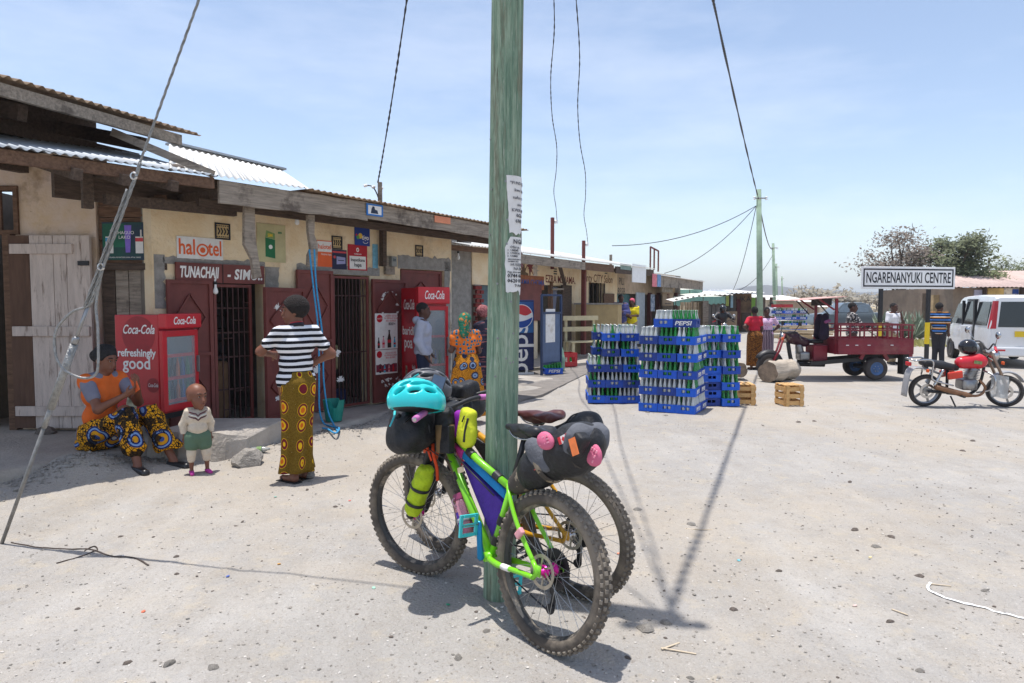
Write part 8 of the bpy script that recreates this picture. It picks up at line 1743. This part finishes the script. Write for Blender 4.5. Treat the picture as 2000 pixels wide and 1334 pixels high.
MB().bb((Tx(1780), -.5, Tz(875)), (Tx(1838), -.3, zb_)).build('mud_flap', rubber, trike); MB().bb((Tx(1835), -.5, Tz(700)), (Tx(1875), .5, zb_ + .05)).build('tail_board', maroon, trike)
# front end
fw = V(Tx(505), 0, (932 - 690) * k7 * .5 + .02); road_wheel(trike, V(fw.x, 0, .27), .27, .1, alu)
b = SM()
for y in (-.07, .07): b.tube([V(fw.x, y, .27), V(Tx(600), y, Tz(640)), V(Tx(650), y, Tz(470))], .025, 8)
b.build('fork', maroon, trike); b = SM(); b.tube([V(fw.x + .30 * cos(a), 0, .27 + .31 * sin(a)) for a in np.linspace(.2, 2.6, 10)], .06, 8, squash=.3); b.build('mudguard', carbon, trike)
sdf_obj('tank', [('c', (Tx(740), 0, Tz(520)), (Tx(880), 0, Tz(560)), .12, .10), ('c', (Tx(720), 0, Tz(490)), (Tx(760), 0, Tz(500)), .10, .12)], mat('tank maroon print', rgb(70, 30, 46), .35, var=.3, scale=8, col2=rgb(150, 140, 120), ramp=(.55, .7)), trike, .02, .05)
sdf_obj('seat', [('b', ((Tx(920) + Tx(1050)) / 2, 0, Tz(550)), ((Tx(1050) - Tx(920)) / 2, .14, .045), None, .03)], black_p, trike, .02, .02)
MB().bb((Tx(930), -.2, Tz(750)), (Tx(1075), .2, Tz(585))).build('side_cover', maroon, trike, bevel=.02)
b = SM(); b.tube(SP([V(Tx(700), 0, Tz(560)), V(Tx(740), 0, Tz(750)), V(Tx(800), 0, Tz(785)), V(Tx(1090), 0, Tz(795))], 5), .045, 8); b.build('frame_tube', carbon, trike)
sdf_obj('engine', [('b', (Tx(860), 0, Tz(700)), (.11, .13, .09), None, .03), ('c', (Tx(830), 0, Tz(660)), (Tx(815), 0, Tz(600)), .08, .075)], alu, trike, .018, .02)
for k in range(5): MB().lathe([(.09, -.004), (.09, .004)], (Tx(822), 0, Tz(665 - 14 * k)), (-.2, 0, 1), 14).build('cooling_fin', alu, trike)
b = SM(); b.tube([V(Tx(700), -.38, Tz(455)), V(Tx(670), -.15, Tz(460)), V(Tx(660), .15, Tz(460)), V(Tx(700), .38, Tz(455))], .016, 8); b.build('handlebar', carbon, trike); b = SM(); b.lathe([(.02, -.08), (.075, -.02), (.085, .03)], (Tx(640), 0, Tz(500)), (-1, 0, 0), 14); b.build('headlight', chrome, trike); MB().box((Tx(618), -.12, Tz(520)), (.04, .05, .06)).build('indicator', orange_p, trike, bevel=.01)
for s in (-1, 1): b = MB(); b.tube([V(Tx(690), s * .3, Tz(460)), V(Tx(720), s * .4, Tz(385))], .008, 6); b.box((Tx(730), s * .42, Tz(365)), (.02, .12, .08)); b.build('mirror', carbon, trike)
# canopy and posts
for y in (-.45, .45): MB().bb((Tx(1085), y, Tz(670)), (Tx(1110), y + .04, Tz(105))).build('canopy_post', maroon, trike); b = MB(); b.tube([V(Tx(1075), y + .02, Tz(220)), V(Tx(990), y + .02, Tz(165)), V(Tx(920), y + .02, Tz(115))], .02, 6); b.build('canopy_brace', maroon, trike); b = MB(); b.tube([V(Tx(870), y, Tz(118)), V(Tx(1020), y, Tz(275))], .014, 6); b.build('canopy_stay', carbon, trike)
MB().add([(Tx(645), -.62, Tz(126)), (Tx(1150), -.62, Tz(86)), (Tx(1150), .6, Tz(86)), (Tx(645), .6, Tz(126)), (Tx(645), -.62, Tz(130)), (Tx(1150), -.62, Tz(93)), (Tx(1150), .6, Tz(93)), (Tx(645), .6, Tz(130))], [(0, 1, 2, 3), (7, 6, 5, 4), (0, 4, 5, 1), (2, 6, 7, 3), (1, 5, 6, 2), (0, 3, 7, 4)]).build('canopy', mat('dusty pink tin', rgb(206, 160, 148), .6, var=.1), trike)
MB().bb((Tx(1005), -.3, Tz(180)), (Tx(1080), .3, Tz(108))).build('canopy_box', carbon, trike)
cl = thing('jacket', 'dark purple jacket draped over the tricycle seat back', 'jacket', trike.location, RAD(2)); sdf_obj('cloth', [('c', (Tx(1040), -.2, Tz(290)), (Tx(1020), -.25, Tz(480)), .06, .11), ('c', (Tx(1045), .1, Tz(290)), (Tx(1030), .05, Tz(480)), .06, .1)], mat('purple black cloth', rgb(38, 28, 46), .9, var=.2), cl, .018, .08, fn=wrinkle(.03, 6)); sdf_obj('pink_lining', [('c', (Tx(1020), -.31, Tz(345)), (Tx(1060), -.31, Tz(330)), .035, .03)], mat('plum check', rgb(140, 80, 120), .9, var=.2), cl, .015, .02)
# ---- red motorcycle
YM = 10.55; k8 = YM / F / 3.42
Mx = lambda zx: (zx - 545) * k8; Mz = lambda zy: (1253 - zy) * k8
def motorcycle(label, loc, rz, lean=.08, extras=True):
 t = thing('motorcycle', label, 'motorcycle', loc, rz, None, (lean, 0, rz)); red = mat('motorcycle red', rgb(200, 34, 48), .3, var=.05, coat=.4)
 def mwheel(c, r, steer=0.):
  Mw = TR(c) @ RO(steer, 4, 'Z'); b = SM(); b.lathe([(r * .78, -.035), (r * .92, -.047), (r, 0), (r * .92, .047), (r * .78, .035)], (0, 0, 0), (0, 1, 0), 36, closed=True); o = b.build('wheel', rubber_d, t, M=Mw)
  b = MB(); b.lathe([(r * .79, -.03), (r * .79, .03), (r * .72, .02), (r * .72, -.02)], (0, 0, 0), (0, 1, 0), 36, closed=True)
  for k in range(5): a = k * 1.2566; b.beam((0, 0, 0), (r * .74 * cos(a), 0, r * .74 * sin(a)), .03, .025, (0, 1, 0))
  b.lathe([(.06, -.05), (.06, .05)], (0, 0, 0), (0, 1, 0), 14); b.build('rim', alu, o)
  b = MB(); b.lathe([(r * .45, -.06), (r * .45, -.056), (r * .3, -.056), (r * .3, -.06)], (0, 0, 0), (0, 1, 0), 28, closed=True); b.build('brake_disc', chrome, o)
 r = Mz(1030) / 2; mwheel(V(0, 0, r), r); fx = Mx(1072); mwheel(V(fx, 0, r * .98), r * .98, -.55)
 sdf_obj('tank', [('c', (Mx(770), 0, Mz(950)), (Mx(870), 0, Mz(940)), .095, .12), ('e', (Mx(880), 0, Mz(940)), (.13, .125, .10))], red, t, .014, .04)
 MB().box((Mx(845), -.128, Mz(940)), (.12, .006, .05), RO(.15, 3, 'Y')).build('tank_decal', mat('green gold decal', rgb(120, 140, 90), .4, var=.3, scale=30), t)
 sdf_obj('seat', [('c', (Mx(520), 0, Mz(945)), (Mx(640), 0, Mz(965)), .055, .06), ('c', (Mx(640), 0, Mz(968)), (Mx(735), 0, Mz(985)), .065, .05), ('c', (Mx(520), .05, Mz(950)), (Mx(690), .05, Mz(978)), .05, .05), ('c', (Mx(520), -.05, Mz(950)), (Mx(690), -.05, Mz(978)), .05, .05)], black_p, t, .014, .03)
 for s in (-1, 1): sdf_obj('side_cover', [('b', (Mx(708), s * .105, Mz(1028)), (.115, .022, .06), RO(.15, 3, 'Y').transposed(), .02)], mat('orange red plastic', rgb(214, 60, 40), .35, coat=.3), t, .012, .01)
 sdf_obj('engine', [('b', (Mx(815), 0, Mz(1095)), (.12, .11, .085), None, .03), ('c', (Mx(830), 0, Mz(1040)), (Mx(850), 0, Mz(1000)), .075, .07), ('e', (Mx(815), -.11, Mz(1100)), (.075, .03, .07))], alu, t, .014, .02)
 for k in range(6): MB().box((Mx(838) + .004 * k, 0, Mz(1055 - 11 * k)), (.17, .17, .006)).build('cooling_fin', alu, t)
 b = SM(); b.tube(SP([V(Mx(700), 0, Mz(985)), V(Mx(900), 0, Mz(960)), V(Mx(935), 0, Mz(905))], 4), .022, 8); b.tube(SP([V(Mx(925), 0, Mz(930)), V(Mx(905), 0, Mz(1090)), V(Mx(840), 0, Mz(1165)), V(Mx(690), 0, Mz(1160))], 4), .022, 8); b.tube([V(Mx(690), 0, Mz(1160)), V(Mx(680), 0, Mz(980))], .022, 8)
 for s in (-1, 1): b.tube([V(0, s * .09, r), V(Mx(690), s * .09, Mz(1150))], .02, 8)
 b.build('frame', carbon, t)
 b = SM(); b.tube(SP([V(Mx(870), -.1, Mz(1060)), V(Mx(905), -.13, Mz(1110)), V(Mx(870), -.14, Mz(1160)), V(Mx(780), -.14, Mz(1158)), V(Mx(575), -.14, Mz(1104))], 5), [.02] * 14 + [.03] + [.042] * 6, 10); b.build('exhaust', mat('rusty exhaust', rgb(140, 104, 78), .5, metal=.5, var=.25, scale=9), t)
 b = SM()
 for s in (-1, 1): b.tube(SP([V(Mx(430), s * .13, Mz(930)), V(Mx(545), s * .13, Mz(928)), V(Mx(548), s * .14, Mz(1010)), V(Mx(560), s * .15, Mz(1060)), V(Mx(690), s * .15, Mz(1095))], 5), .013, 8)
 b.tube([V(Mx(430), -.13, Mz(930)), V(Mx(420), 0, Mz(925)), V(Mx(430), .13, Mz(930))], .013, 8); b.build('grab_rail', chrome, t)
 for s in (-1, 1): b = SM(); b.tube([V(Mx(625), s * .115, Mz(990)) .lerp(V(Mx(575), s * .115, Mz(1100)), k / 12) for k in range(13)], [.028 if k % 2 else .02 for k in range(13)], 8); b.build('shock', chrome, t)
 b = SM(); b.tube(SP([V(Mx(640), 0, Mz(1030)), V(Mx(500), 0, Mz(985)), V(Mx(425), 0, Mz(1010)), V(Mx(405), 0, Mz(1180))], 5), .09, 8, squash=.2); b.build('rear_mudguard', mat('silver plastic', rgb(150, 150, 152), .4), t); MB().box((Mx(420), 0, Mz(958)), (.05, .1, .06)).build('tail_light', red_p, t, bevel=.01)
 for s in (-1, 1): MB().box((Mx(512), s * .16, Mz(995)), (.03, .05, .05)).build('indicator', orange_p, t, bevel=.01); MB().box((Mx(1000), s * .15, Mz(942)), (.03, .05, .05)).build('indicator', orange_p, t, bevel=.01)
 b = SM()
 for s in (-1, 1): b.tube([V(fx, s * .085, r * .98), V(Mx(1010), s * .085, Mz(1010)), V(Mx(935), s * .085, Mz(870))], [.026, .022, .02], 10)
 b.tube([V(Mx(945), -.1, Mz(890)), V(Mx(945), .1, Mz(890))], .025, 8); b.build('fork', mat('rusty fork', rgb(140, 120, 104), .4, metal=.6, var=.2), t)
 b = SM(); b.tube([V(fx + .29 * cos(a), 0, r + .30 * sin(a)) for a in np.linspace(.5, 2.4, 10)], .06, 8, squash=.3); b.build('front_mudguard', MATS['silver plastic'], t)
 b = SM(); b.tube(SP([V(Mx(880), -.40, Mz(850)), V(Mx(915), -.2, Mz(810)), V(Mx(935), 0, Mz(860)), V(Mx(930), .2, Mz(815)), V(Mx(890), .40, Mz(850))], 5), .012, 8); b.build('handlebar', carbon, t)
 for s in (-1, 1): b = SM(); b.tube([V(Mx(880), s * .40, Mz(850)), V(Mx(900), s * .29, Mz(826))], .02, 8); b.build('grip', red if s < 0 else black_p, t); b = SM(); b.tube([V(Mx(915), s * .24, Mz(815)), V(Mx(890), s * .36, Mz(750))], .006, 6); b.lathe([(.055, -.008), (.05, .01), (.02, .018)], V(Mx(890), s * .37, Mz(745)), (1, 0, 0), 14); b.build('mirror', chrome, t)
 b = SM(); b.lathe([(.03, -.09), (.085, -.02), (.09, .03), (.02, .05)], (Mx(980), 0, Mz(900)), (1, 0, -.1), 16); b.build('headlight', chrome, t); b = SM(); b.tube(SP([V(Mx(690), -.1, Mz(1170)), V(Mx(715), -.16, Mz(1240))], 4), .012, 6); b.build('side_stand', carbon, t)
 for s in (-1, 1): b = SM(); b.tube(SP([V(Mx(905), s * .05, Mz(1000)), V(Mx(935), s * .22, Mz(1030)), V(Mx(930), s * .22, Mz(1110)), V(Mx(870), s * .06, Mz(1150))], 4), .014, 7); b.build('crash_bar', chrome, t)
 MB().box((Mx(745), 0, Mz(1165)), (.03, .5, .025)).build('foot_peg', carbon, t)
 return t
pM = at(1819, 700, YM); mot = motorcycle('red motorcycle with chrome grab rail parked in front of the white van', V(pM.x, YM + .15, gh(pM.x, YM)), RAD(-2))
t = thing('motorcycle_helmet', 'black motorcycle helmet with clear visor on the red tank', 'helmet', V(pM.x + Mx(825), YM + .13, Mz(850)), 0); sdf_obj('shell', [('e', (0, 0, 0), (.135, .12, .12)), ('e', (.02, 0, -.05), (.12, .11, .07))], mat('gloss black', (.012, .012, .014), .15, var=0, coat=.5), t, .012, .03); sdf_obj('visor', [('e', (.045, 0, -.005), (.115, .11, .075))], mat('smoke visor', rgb(150, 156, 160), .08, var=0), t, .012, .02, cuts=[((.07, 0, 0), (-1, 0, 0))])
t = thing('plastic_sheet', 'clear plastic sheet wrapped round the motorcycle fork', 'sheet', V(pM.x + Mx(1005), YM + .05, 0), -.3); b = SM(); b.grid(lambda u, v: V(-.1 + .22 * u, -.1 + .03 * sin(u * 9 + v * 3), Mz(1180) + (Mz(1030) - Mz(1180)) * v - .03 * u), 10, 8); b.build('film', mat('milky film', rgb(206, 208, 206), .25, var=.1, alpha=.7), t)
# far rider
m2 = motorcycle('far motorcycle ridden towards the camera by a helmeted man', V(at(1415, 640, 25.5).x, 26.1, 0), RAD(-97), 0)
ctx = person('rider in black jacket and black helmet on the far motorcycle', V(at(1415, 640, 25.5).x, 26.1 - .35, 0), RAD(-6), 1.7, dict(pelvis=(0, .1, .78), waist=(0, .06, .93), chest=(0, .02, 1.09), neck=(0, .0, 1.23), head=(0, -.02, 1.37), shL=(.16, 0, 1.2), shR=(-.16, 0, 1.2), elL=(.33, -.12, 1.05), wrL=(.34, -.38, 1.02), elR=(-.33, -.12, 1.05), wrR=(-.34, -.38, 1.02), hipL=(.1, .1, .74), hipR=(-.1, .1, .74), knL=(.2, -.28, .66), knR=(-.2, -.28, .66), anL=(.2, -.1, .3), anR=(-.2, -.1, .3)), .02, skin_d); top(ctx, black_p, 1.95, -.08, .03, .03, 'jacket'); trousers(ctx, denim); shoes(ctx, shoe_b); sdf_obj('helmet', [('e', ctx[3](0, 0, .02), (.125, .14, .13))], MATS['gloss black'], ctx[0], .02, .02)
# ---- vans and pickup: bodies lofted from cross-sections
def car_body(parent, st, m, name='body', n=10):
 """st: (x, z_low, z_belt, z_top, half_low, half_belt, half_top)"""
 b = SM(); rings = []
 for x, zl, zb, zt, wl, wb, wt in st:
  h = [(wl * .9, zl), (wl, zl + .05), (wb * 1.01, (zl + zb) / 2), (wb, zb), (wt + (wb - wt) * .25, zb + (zt - zb) * .75), (wt, zt - .03), (wt * .85, zt)]
  rings.append([V(x, y, z) for y, z in h] + [V(x, -y, z) for y, z in h[::-1]])
 b.loft(rings); return b.build(name, m, parent, smooth='auto')
vw = mat('white car paint', rgb(222, 224, 226), .3, var=.03, scale=2, coat=.5); overlay(vw, rgb(186, 174, 158), 1.3, .5, .72, amount=.5, seed=2)
VX = V(12.08, 17.25, 0); van = thing('minivan', 'white minivan with open sliding door and tinted rear window at the right edge', 'van', VX, math.atan2(.94, .31)); W2 = .84
# local x forward from the rear, y to the left of the vehicle (towards the camera)
van.location = (VX.x + .94 * W2 * 1.0, VX.y - .31 * W2, 0)
car_body(van, [(-.0, .34, .95, 1.15, .76, .80, .80), (.04, .28, 1.0, 1.76, .80, .83, .70), (.16, .27, 1.0, 1.82, .82, .84, .70), (1.5, .26, .98, 1.85, .83, .85, .71), (2.6, .26, .96, 1.82, .83, .85, .70), (2.95, .26, .96, 1.74, .83, .85, .68), (3.62, .27, .95, 1.06, .82, .84, .74), (4.0, .3, .78, .86, .78, .78, .66), (4.15, .36, .6, .7, .66, .66, .58)], vw)
def side_pane(name, x0, x1, za, zb, m=glass_dk, y=None, sk=0.):
 f = lambda z: .855 - (z - .97) / (1.82 - .97) * .115 + .004
 return MB().add([(x0, f(za), za), (x1 + sk, f(za), za), (x1, f(zb), zb), (x0, f(zb), zb), (x0, f(za) - .02, za), (x1 + sk, f(za) - .02, za), (x1, f(zb) - .02, zb), (x0, f(zb) - .02, zb)], [(0, 1, 2, 3)[::-1], (4, 5, 6, 7), (0, 1, 5, 4), (1, 2, 6, 5), (2, 3, 7, 6), (3, 0, 4, 7)]).build(name, m, van)
side_pane('rear_quarter_window', .22, 1.1, 1.05, 1.66); side_pane('door_window', 1.3, 2.1, 1.05, 1.68); side_pane('front_window', 2.25, 2.85, 1.05, 1.62, glass_dk, None, .35)
MB().bb((1.12, .80, .35), (1.24, .862, 1.72)).build('door_gap', black_p, van); MB().bb((2.12, .80, .35), (2.2, .862, 1.7)).build('door_gap', black_p, van)
MB().bb((1.26, .862, .32), (2.1, .90, 1.02)).build('sliding_door', vw, van, bevel=.02); MB().bb((1.5, .902, .85), (1.62, .92, .89)).build('door_handle', vw, van, bevel=.006); MB().bb((2.35, .858, .85), (2.47, .876, .89)).build('door_handle', vw, van, bevel=.006)
MB().add([(-.008, -.62, 1.02), (-.008, .66, 1.02), (.028, .60, 1.66), (.028, -.56, 1.66)], [(0, 1, 2, 3)]).build('rear_window', glass_dk, van)
for s in (1, -1): MB().add([(-.012, s * .70, .98), (-.012, s * .81, .98), (.02, s * .73, 1.68), (.02, s * .655, 1.68), (.12, s * .85, .98), (.12, s * .755, 1.68)], [(0, 1, 2, 3) if s > 0 else (3, 2, 1, 0), (1, 4, 5, 2) if s > 0 else (2, 5, 4, 1)]).build('tail_light', mat('tail lamp red', rgb(170, 30, 44), .2, var=.1), van)
MB().bb((-.03, -.2, .78), (-.012, .3, .92)).build('number_plate', mat('plate yellow', rgb(224, 190, 40), .5, var=0), van); pass
MB().bb((-.06, -.78, .3), (.0, .78, .52)).build('bumper', vw, van, bevel=.03); MB().bb((-.066, .5, .42), (-.06, .66, .46)).build('reflector', red_p, van)
for x in (.62, 3.25): road_wheel(van, V(x, .76, .31), .31, .19, alu); road_wheel(van, V(x, -.76, .31), .31, .19, alu)
for x in (.62, 3.25): b = SM(); b.lathe([(.37, -.005), (.37, .006)], (x, .842, .33), (0, 1, 0), 28); b.build('wheel_arch', black_p, van)
MB().box((2.95, .98, 1.12), (.12, .16, .2)).build('wing_mirror', mat('mirror grey', rgb(120, 124, 126), .4), van, bevel=.03); MB().add([(2.98, .66, 1.70), (3.6, .72, 1.07), (3.6, -.72, 1.07), (2.98, -.66, 1.70)], [(0, 1, 2, 3)]).build('windscreen', glass_dk, van)
side_pane('rain_visor', 1.28, 2.12, 1.69, 1.74, black_p)
pk = thing('pickup_truck', 'grey pickup truck parked behind the tricycle, facing left', 'pickup', V(at(1578, 640, 41.).x, 41., gh(17, 41)), 0); pg = mat('grey blue car paint', rgb(96, 108, 116), .35, var=.05, scale=1.5, coat=.3)
car_body(pk, [(0, .45, .8, .86, .7, .74, .66), (.12, .38, .95, 1.02, .8, .82, .74), (1.05, .36, 1.02, 1.1, .82, .84, .76), (1.2, .36, 1.03, 1.14, .83, .85, .76), (4.55, .4, 1.06, 1.12, .83, .85, .82), (4.65, .45, 1.0, 1.08, .8, .83, .8)], pg)
car_body(pk, [(1.15, 1.05, 1.1, 1.14, .78, .78, .72), (1.85, 1.05, 1.12, 1.7, .8, .8, .62), (2.9, 1.05, 1.12, 1.74, .8, .8, .62), (3.35, 1.05, 1.12, 1.6, .79, .79, .6), (3.5, 1.05, 1.1, 1.2, .79, .79, .74)], pg, 'cab')
for x0, x1, dx_ in ((1.75, 2.35, -.35), (2.45, 3.2, .0)): MB().add([(x0 + dx_, -.805, 1.14), (x1, -.805, 1.14), (x1, -.70, 1.6), (x0, -.70, 1.6)], [(0, 1, 2, 3)]).build('side_window', mat('sky lit glass', rgb(120, 136, 150), .1, var=.1), pk)
MB().add([(1.2, -.7, 1.15), (1.2, .7, 1.15), (1.82, .6, 1.68), (1.82, -.6, 1.68)], [(0, 1, 2, 3)]).build('windscreen', MATS['sky lit glass'], pk)
for x in (.95, 3.75):
 for y in (-.72, .72): road_wheel(pk, V(x, y, .36), .36, .2, alu)
for y in (-.5, .5): MB().bb((1.9, y, 1.78), (3.2, y + .05, 1.83)).build('roof_rack', carbon, pk)
MB().bb((4.0, -.87, .62), (4.6, -.855, .66)).build('trim', black_p, pk); MB().bb((4.62, -.84, .75), (4.67, -.7, 1.0)).build('tail_light', red_p, pk); MB().box((1.3, -.95, 1.15), (.1, .14, .14)).build('wing_mirror', black_p, pk, bevel=.02)
# ================================================================ SMALL THINGS ON THE GROUND
RS = random.Random(21)
def pebble_mass(n, name, label, m, rmin, rmax, area, seed):
 R_ = np.random.RandomState(seed); bm = bmesh.new(); bmesh.ops.create_icosphere(bm, subdivisions=1, radius=1); v0 = np.array([v.co[:] for v in bm.verts]); f0_ = np.array([[v.index for v in f.verts] for f in bm.faces]); bm.free(); N = len(v0); vs = []; fs = []
 for i in range(n):
  x, y = area(R_); r = rmin + (rmax - rmin) * R_.rand() ** 3.2; z = gh(x, y); j = v0 * (1 + .25 * R_.randn(N, 1)) * np.array([r, r * R_.uniform(.6, 1), r * R_.uniform(.4, .75)]); a = R_.rand() * 6.28; ca, sa = cos(a), sin(a)
  vs.append(np.stack([j[:, 0] * ca - j[:, 1] * sa + x, j[:, 0] * sa + j[:, 1] * ca + y, j[:, 2] + z + r * .2], 1)); fs.append(f0_ + i * N)
 me = bpy.data.meshes.new(name); me.from_pydata(np.concatenate(vs).tolist(), [], np.concatenate(fs).tolist()); me.materials.append(m); o = shared(name, me); return tag(o, label, 'gravel', kind='stuff')
def fan(R_):
 while True:
  r = 2.2 + 11 * R_.rand() ** 1.5; a = RAD(R_.uniform(-39, 39)); x, y = r * sin(a), r * cos(a)
  if edge_dist(x, y) > .1: return x, y
grit = mat('grey grit', rgb(146, 140, 132), .95, var=.3, scale=.7, detail=2)
pebble_mass(7500, 'gravel', 'fine grey grit scattered over the dusty street', grit, .0025, .011, fan, 3)
pebble_mass(420, 'gravel', 'scattered dark pebbles on the dusty street', rock_d, .004, .012, fan, 5); pebble_mass(3200, 'gravel', 'pale crumbs of stone on the dusty street', mat('pale crumb', rgb(196, 190, 182), .95, var=.1), .003, .010, fan, 6)
def edge_band(R_):
 i = R_.randint(1, len(PE) - 3); p = PE[i].lerp(PE[i + 1], R_.rand()); d = abs(R_.randn()) * .16 + .02; return p.x + .797 * d, p.y - .604 * d
pebble_mass(2600, 'gravel', 'rubble and grit along the foot of the pavement edge', rock_m, .005, .024, edge_band, 8)
# single stones
stones = [(417, 1300, .040, 0), (248, 1293, .036, 1), (1670, 1030, .05, 1), (1740, 1045, .04, 1), (1522, 1114, .036, 1), (1432, 1190, .036, 1), (1797, 1121, .042, 1), (1226, 1284, .03, 1), (1350, 1020, .06, 0), (1245, 992, .05, 0), (895, 1283, .05, 0), (1262, 1228, .07, 0), (1300, 1216, .05, 0), (1660, 940, .05, 1), (1880, 880, .05, 1), (1900, 860, .05, 1), (1738, 1215, .035, 1), (1798, 1309, .03, 0), (1710, 1062, .05, 0), (1675, 1070, .02, 1), (152, 1186, .02, 1), (345, 1117, .03, 1), (600, 955, .035, 1), (655, 990, .03, 1), (475, 1017, .03, 1), (235, 1044, .03, 1), (300, 1047, .02, 1), (460, 1025, .025, 1), (1925, 1150, .04, 0), (950, 1232, .03, 0), (1350, 1322, .03, 0), (1590, 820, .05, 1), (1560, 822, .05, 1), (1490, 830, .04, 0), (1300, 812, .06, 0), (1265, 805, .05, 0), (330, 1295, .05, 0), (345, 1085, .03, 1), (930, 1195, .02, 1)]
for i, (px, py, r, k) in enumerate(stones):
 p = gnd(px, py); r *= .72; o = rubble(p.x, p.y, gh(p.x, p.y) + r * .12, r, .5, i * 1.37 + .5, rock_d if k else rock_m, 'stone', None, 2)
 tag(o, ('dark' if k else 'pale grey') + ' loose stone on the dusty street' + (' in the foreground' if py > 1150 else (' in mid distance' if py > 900 else ' near the crates')), 'stone', 'loose stones on the street')
# bits of litter
bits = [(538, 970, rgb(150, 200, 180)), (683, 978, rgb(210, 120, 110)), (875, 1182, rgb(60, 160, 120)), (1443, 1095, rgb(110, 180, 190)), (1208, 1083, rgb(220, 140, 110)), (545, 1100, rgb(220, 160, 70)), (445, 1123, rgb(90, 110, 180)), (280, 1193, rgb(220, 110, 80)), (1670, 1183, rgb(220, 190, 180)), (730, 1149, rgb(160, 200, 180)), (1035, 848, rgb(220, 216, 210)), (1630, 845, rgb(220, 220, 220)), (1700, 1085, rgb(220, 200, 150)), (960, 1025, rgb(214, 150, 110))]
for i, (px, py, c) in enumerate(bits):
 p = gnd(px, py); o = MB().lathe([(.011, 0), (.0105, .004), (.008, .005)], n=8).build('litter_scrap', mat('litter %d' % i, c, .6, var=.1)); o.location = (p.x, p.y, gh(p.x, p.y) + .003); o.rotation_euler = (RS.uniform(-.3, .3), RS.uniform(-.3, .3), 0); tag(o, ['pale green', 'salmon', 'green', 'turquoise', 'peach', 'amber', 'blue', 'orange red', 'pink', 'mint', 'white', 'milky', 'straw coloured', 'copper'][i] + ' scrap of plastic on the dusty street', 'litter')
for i, (px, py, a, L_, lb) in enumerate(((1310, 1262, .6, .12, 'pale wood splinter under the pole top shadow'), (1325, 1272, -.3, .16, 'long pale wood splinter right of the rear wheel'), (1835, 1140, -.2, .12, 'straw coloured stick above the white strap'), (1757, 1195, -.9, .08, 'short stick at the right foreground'), (1365, 1030, 0, .2, 'thin twig near the middle of the street'))):
 p = gnd(px, py); o = MB().box((0, 0, 0), (L_, .009, .005)).build('splinter', mat('bleached splinter', rgb(196, 180, 156), .9), bevel=.002); o.location = (p.x, p.y, gh(p.x, p.y) + .006); o.rotation_euler = (0, .03, a); tag(o, lb, 'stick')
def rib(name, label, pts, w, m, lift=.006):
 P_ = SP([gnd(*q_) for q_ in pts], 8); b = SM(); vs = []
 for i, p in enumerate(P_):
  d = (P_[min(i + 1, len(P_) - 1)] - P_[max(0, i - 1)]).normalized(); s_ = V(-d.y, d.x, 0) * w / 2; z = gh(p.x, p.y) + lift + .008 * abs(nz(i * .3, 2)); tw = .6 * nz(i * .2, 4); vs += [V(p.x - s_.x, p.y - s_.y, z - w * tw * .3), V(p.x + s_.x, p.y + s_.y, z + w * abs(tw) * .3)]
 b.add(vs, [(2 * i, 2 * i + 1, 2 * i + 3, 2 * i + 2) for i in range(len(P_) - 1)]); o = b.build(name, m); md = o.modifiers.new('s', 'SOLIDIFY'); md.thickness = .0015; return tag(o, label, 'strap')
rib('white_strap', 'crumpled white plastic strap lying on the dirt at the right edge', [(1818, 1135), (1812, 1148), (1830, 1160), (1865, 1172), (1920, 1183), (1960, 1196), (2030, 1212)], .016, white_p, .004)
dry_root = mat('dark dry root', rgb(74, 64, 58), .95, var=.2, scale=30)
b = SM(); b.tube([V(p.x, p.y, gh(p.x, p.y) + .002) for p in SP([gnd(22, 1052), gnd(70, 1060), gnd(140, 1066), gnd(180, 1068), gnd(225, 1082), gnd(262, 1086), gnd(290, 1100)], 6)], .006, 5); b.tube([V(p.x, p.y, gh(p.x, p.y) + .004) for p in SP([gnd(165, 1070), gnd(183, 1062), gnd(190, 1068), gnd(175, 1074), gnd(110, 1092)], 6)], .004, 5); tag(b.build('dry_root', dry_root), 'dark dry root snaking over the ground from the stay wire', 'root')
# haze
hz = MB(); hz.bb((-2750, -2750, -4), (2750, 2750, 62)); o = hz.build('haze', None); hm_ = bpy.data.materials.new('air'); hm_.use_nodes = True; nt = hm_.node_tree; nt.nodes.remove(nt.nodes['Principled BSDF']); pv = nt.nodes.new('ShaderNodeVolumePrincipled'); pv.inputs['Color'].default_value = (.86, .92, 1, 1); pv.inputs['Density'].default_value = .0006; pv.inputs['Anisotropy'].default_value = .3; nt.links.new(pv.outputs[0], nt.nodes['Material Output'].inputs['Volume']); o.data.materials.append(hm_); tag(o, kind='stuff')
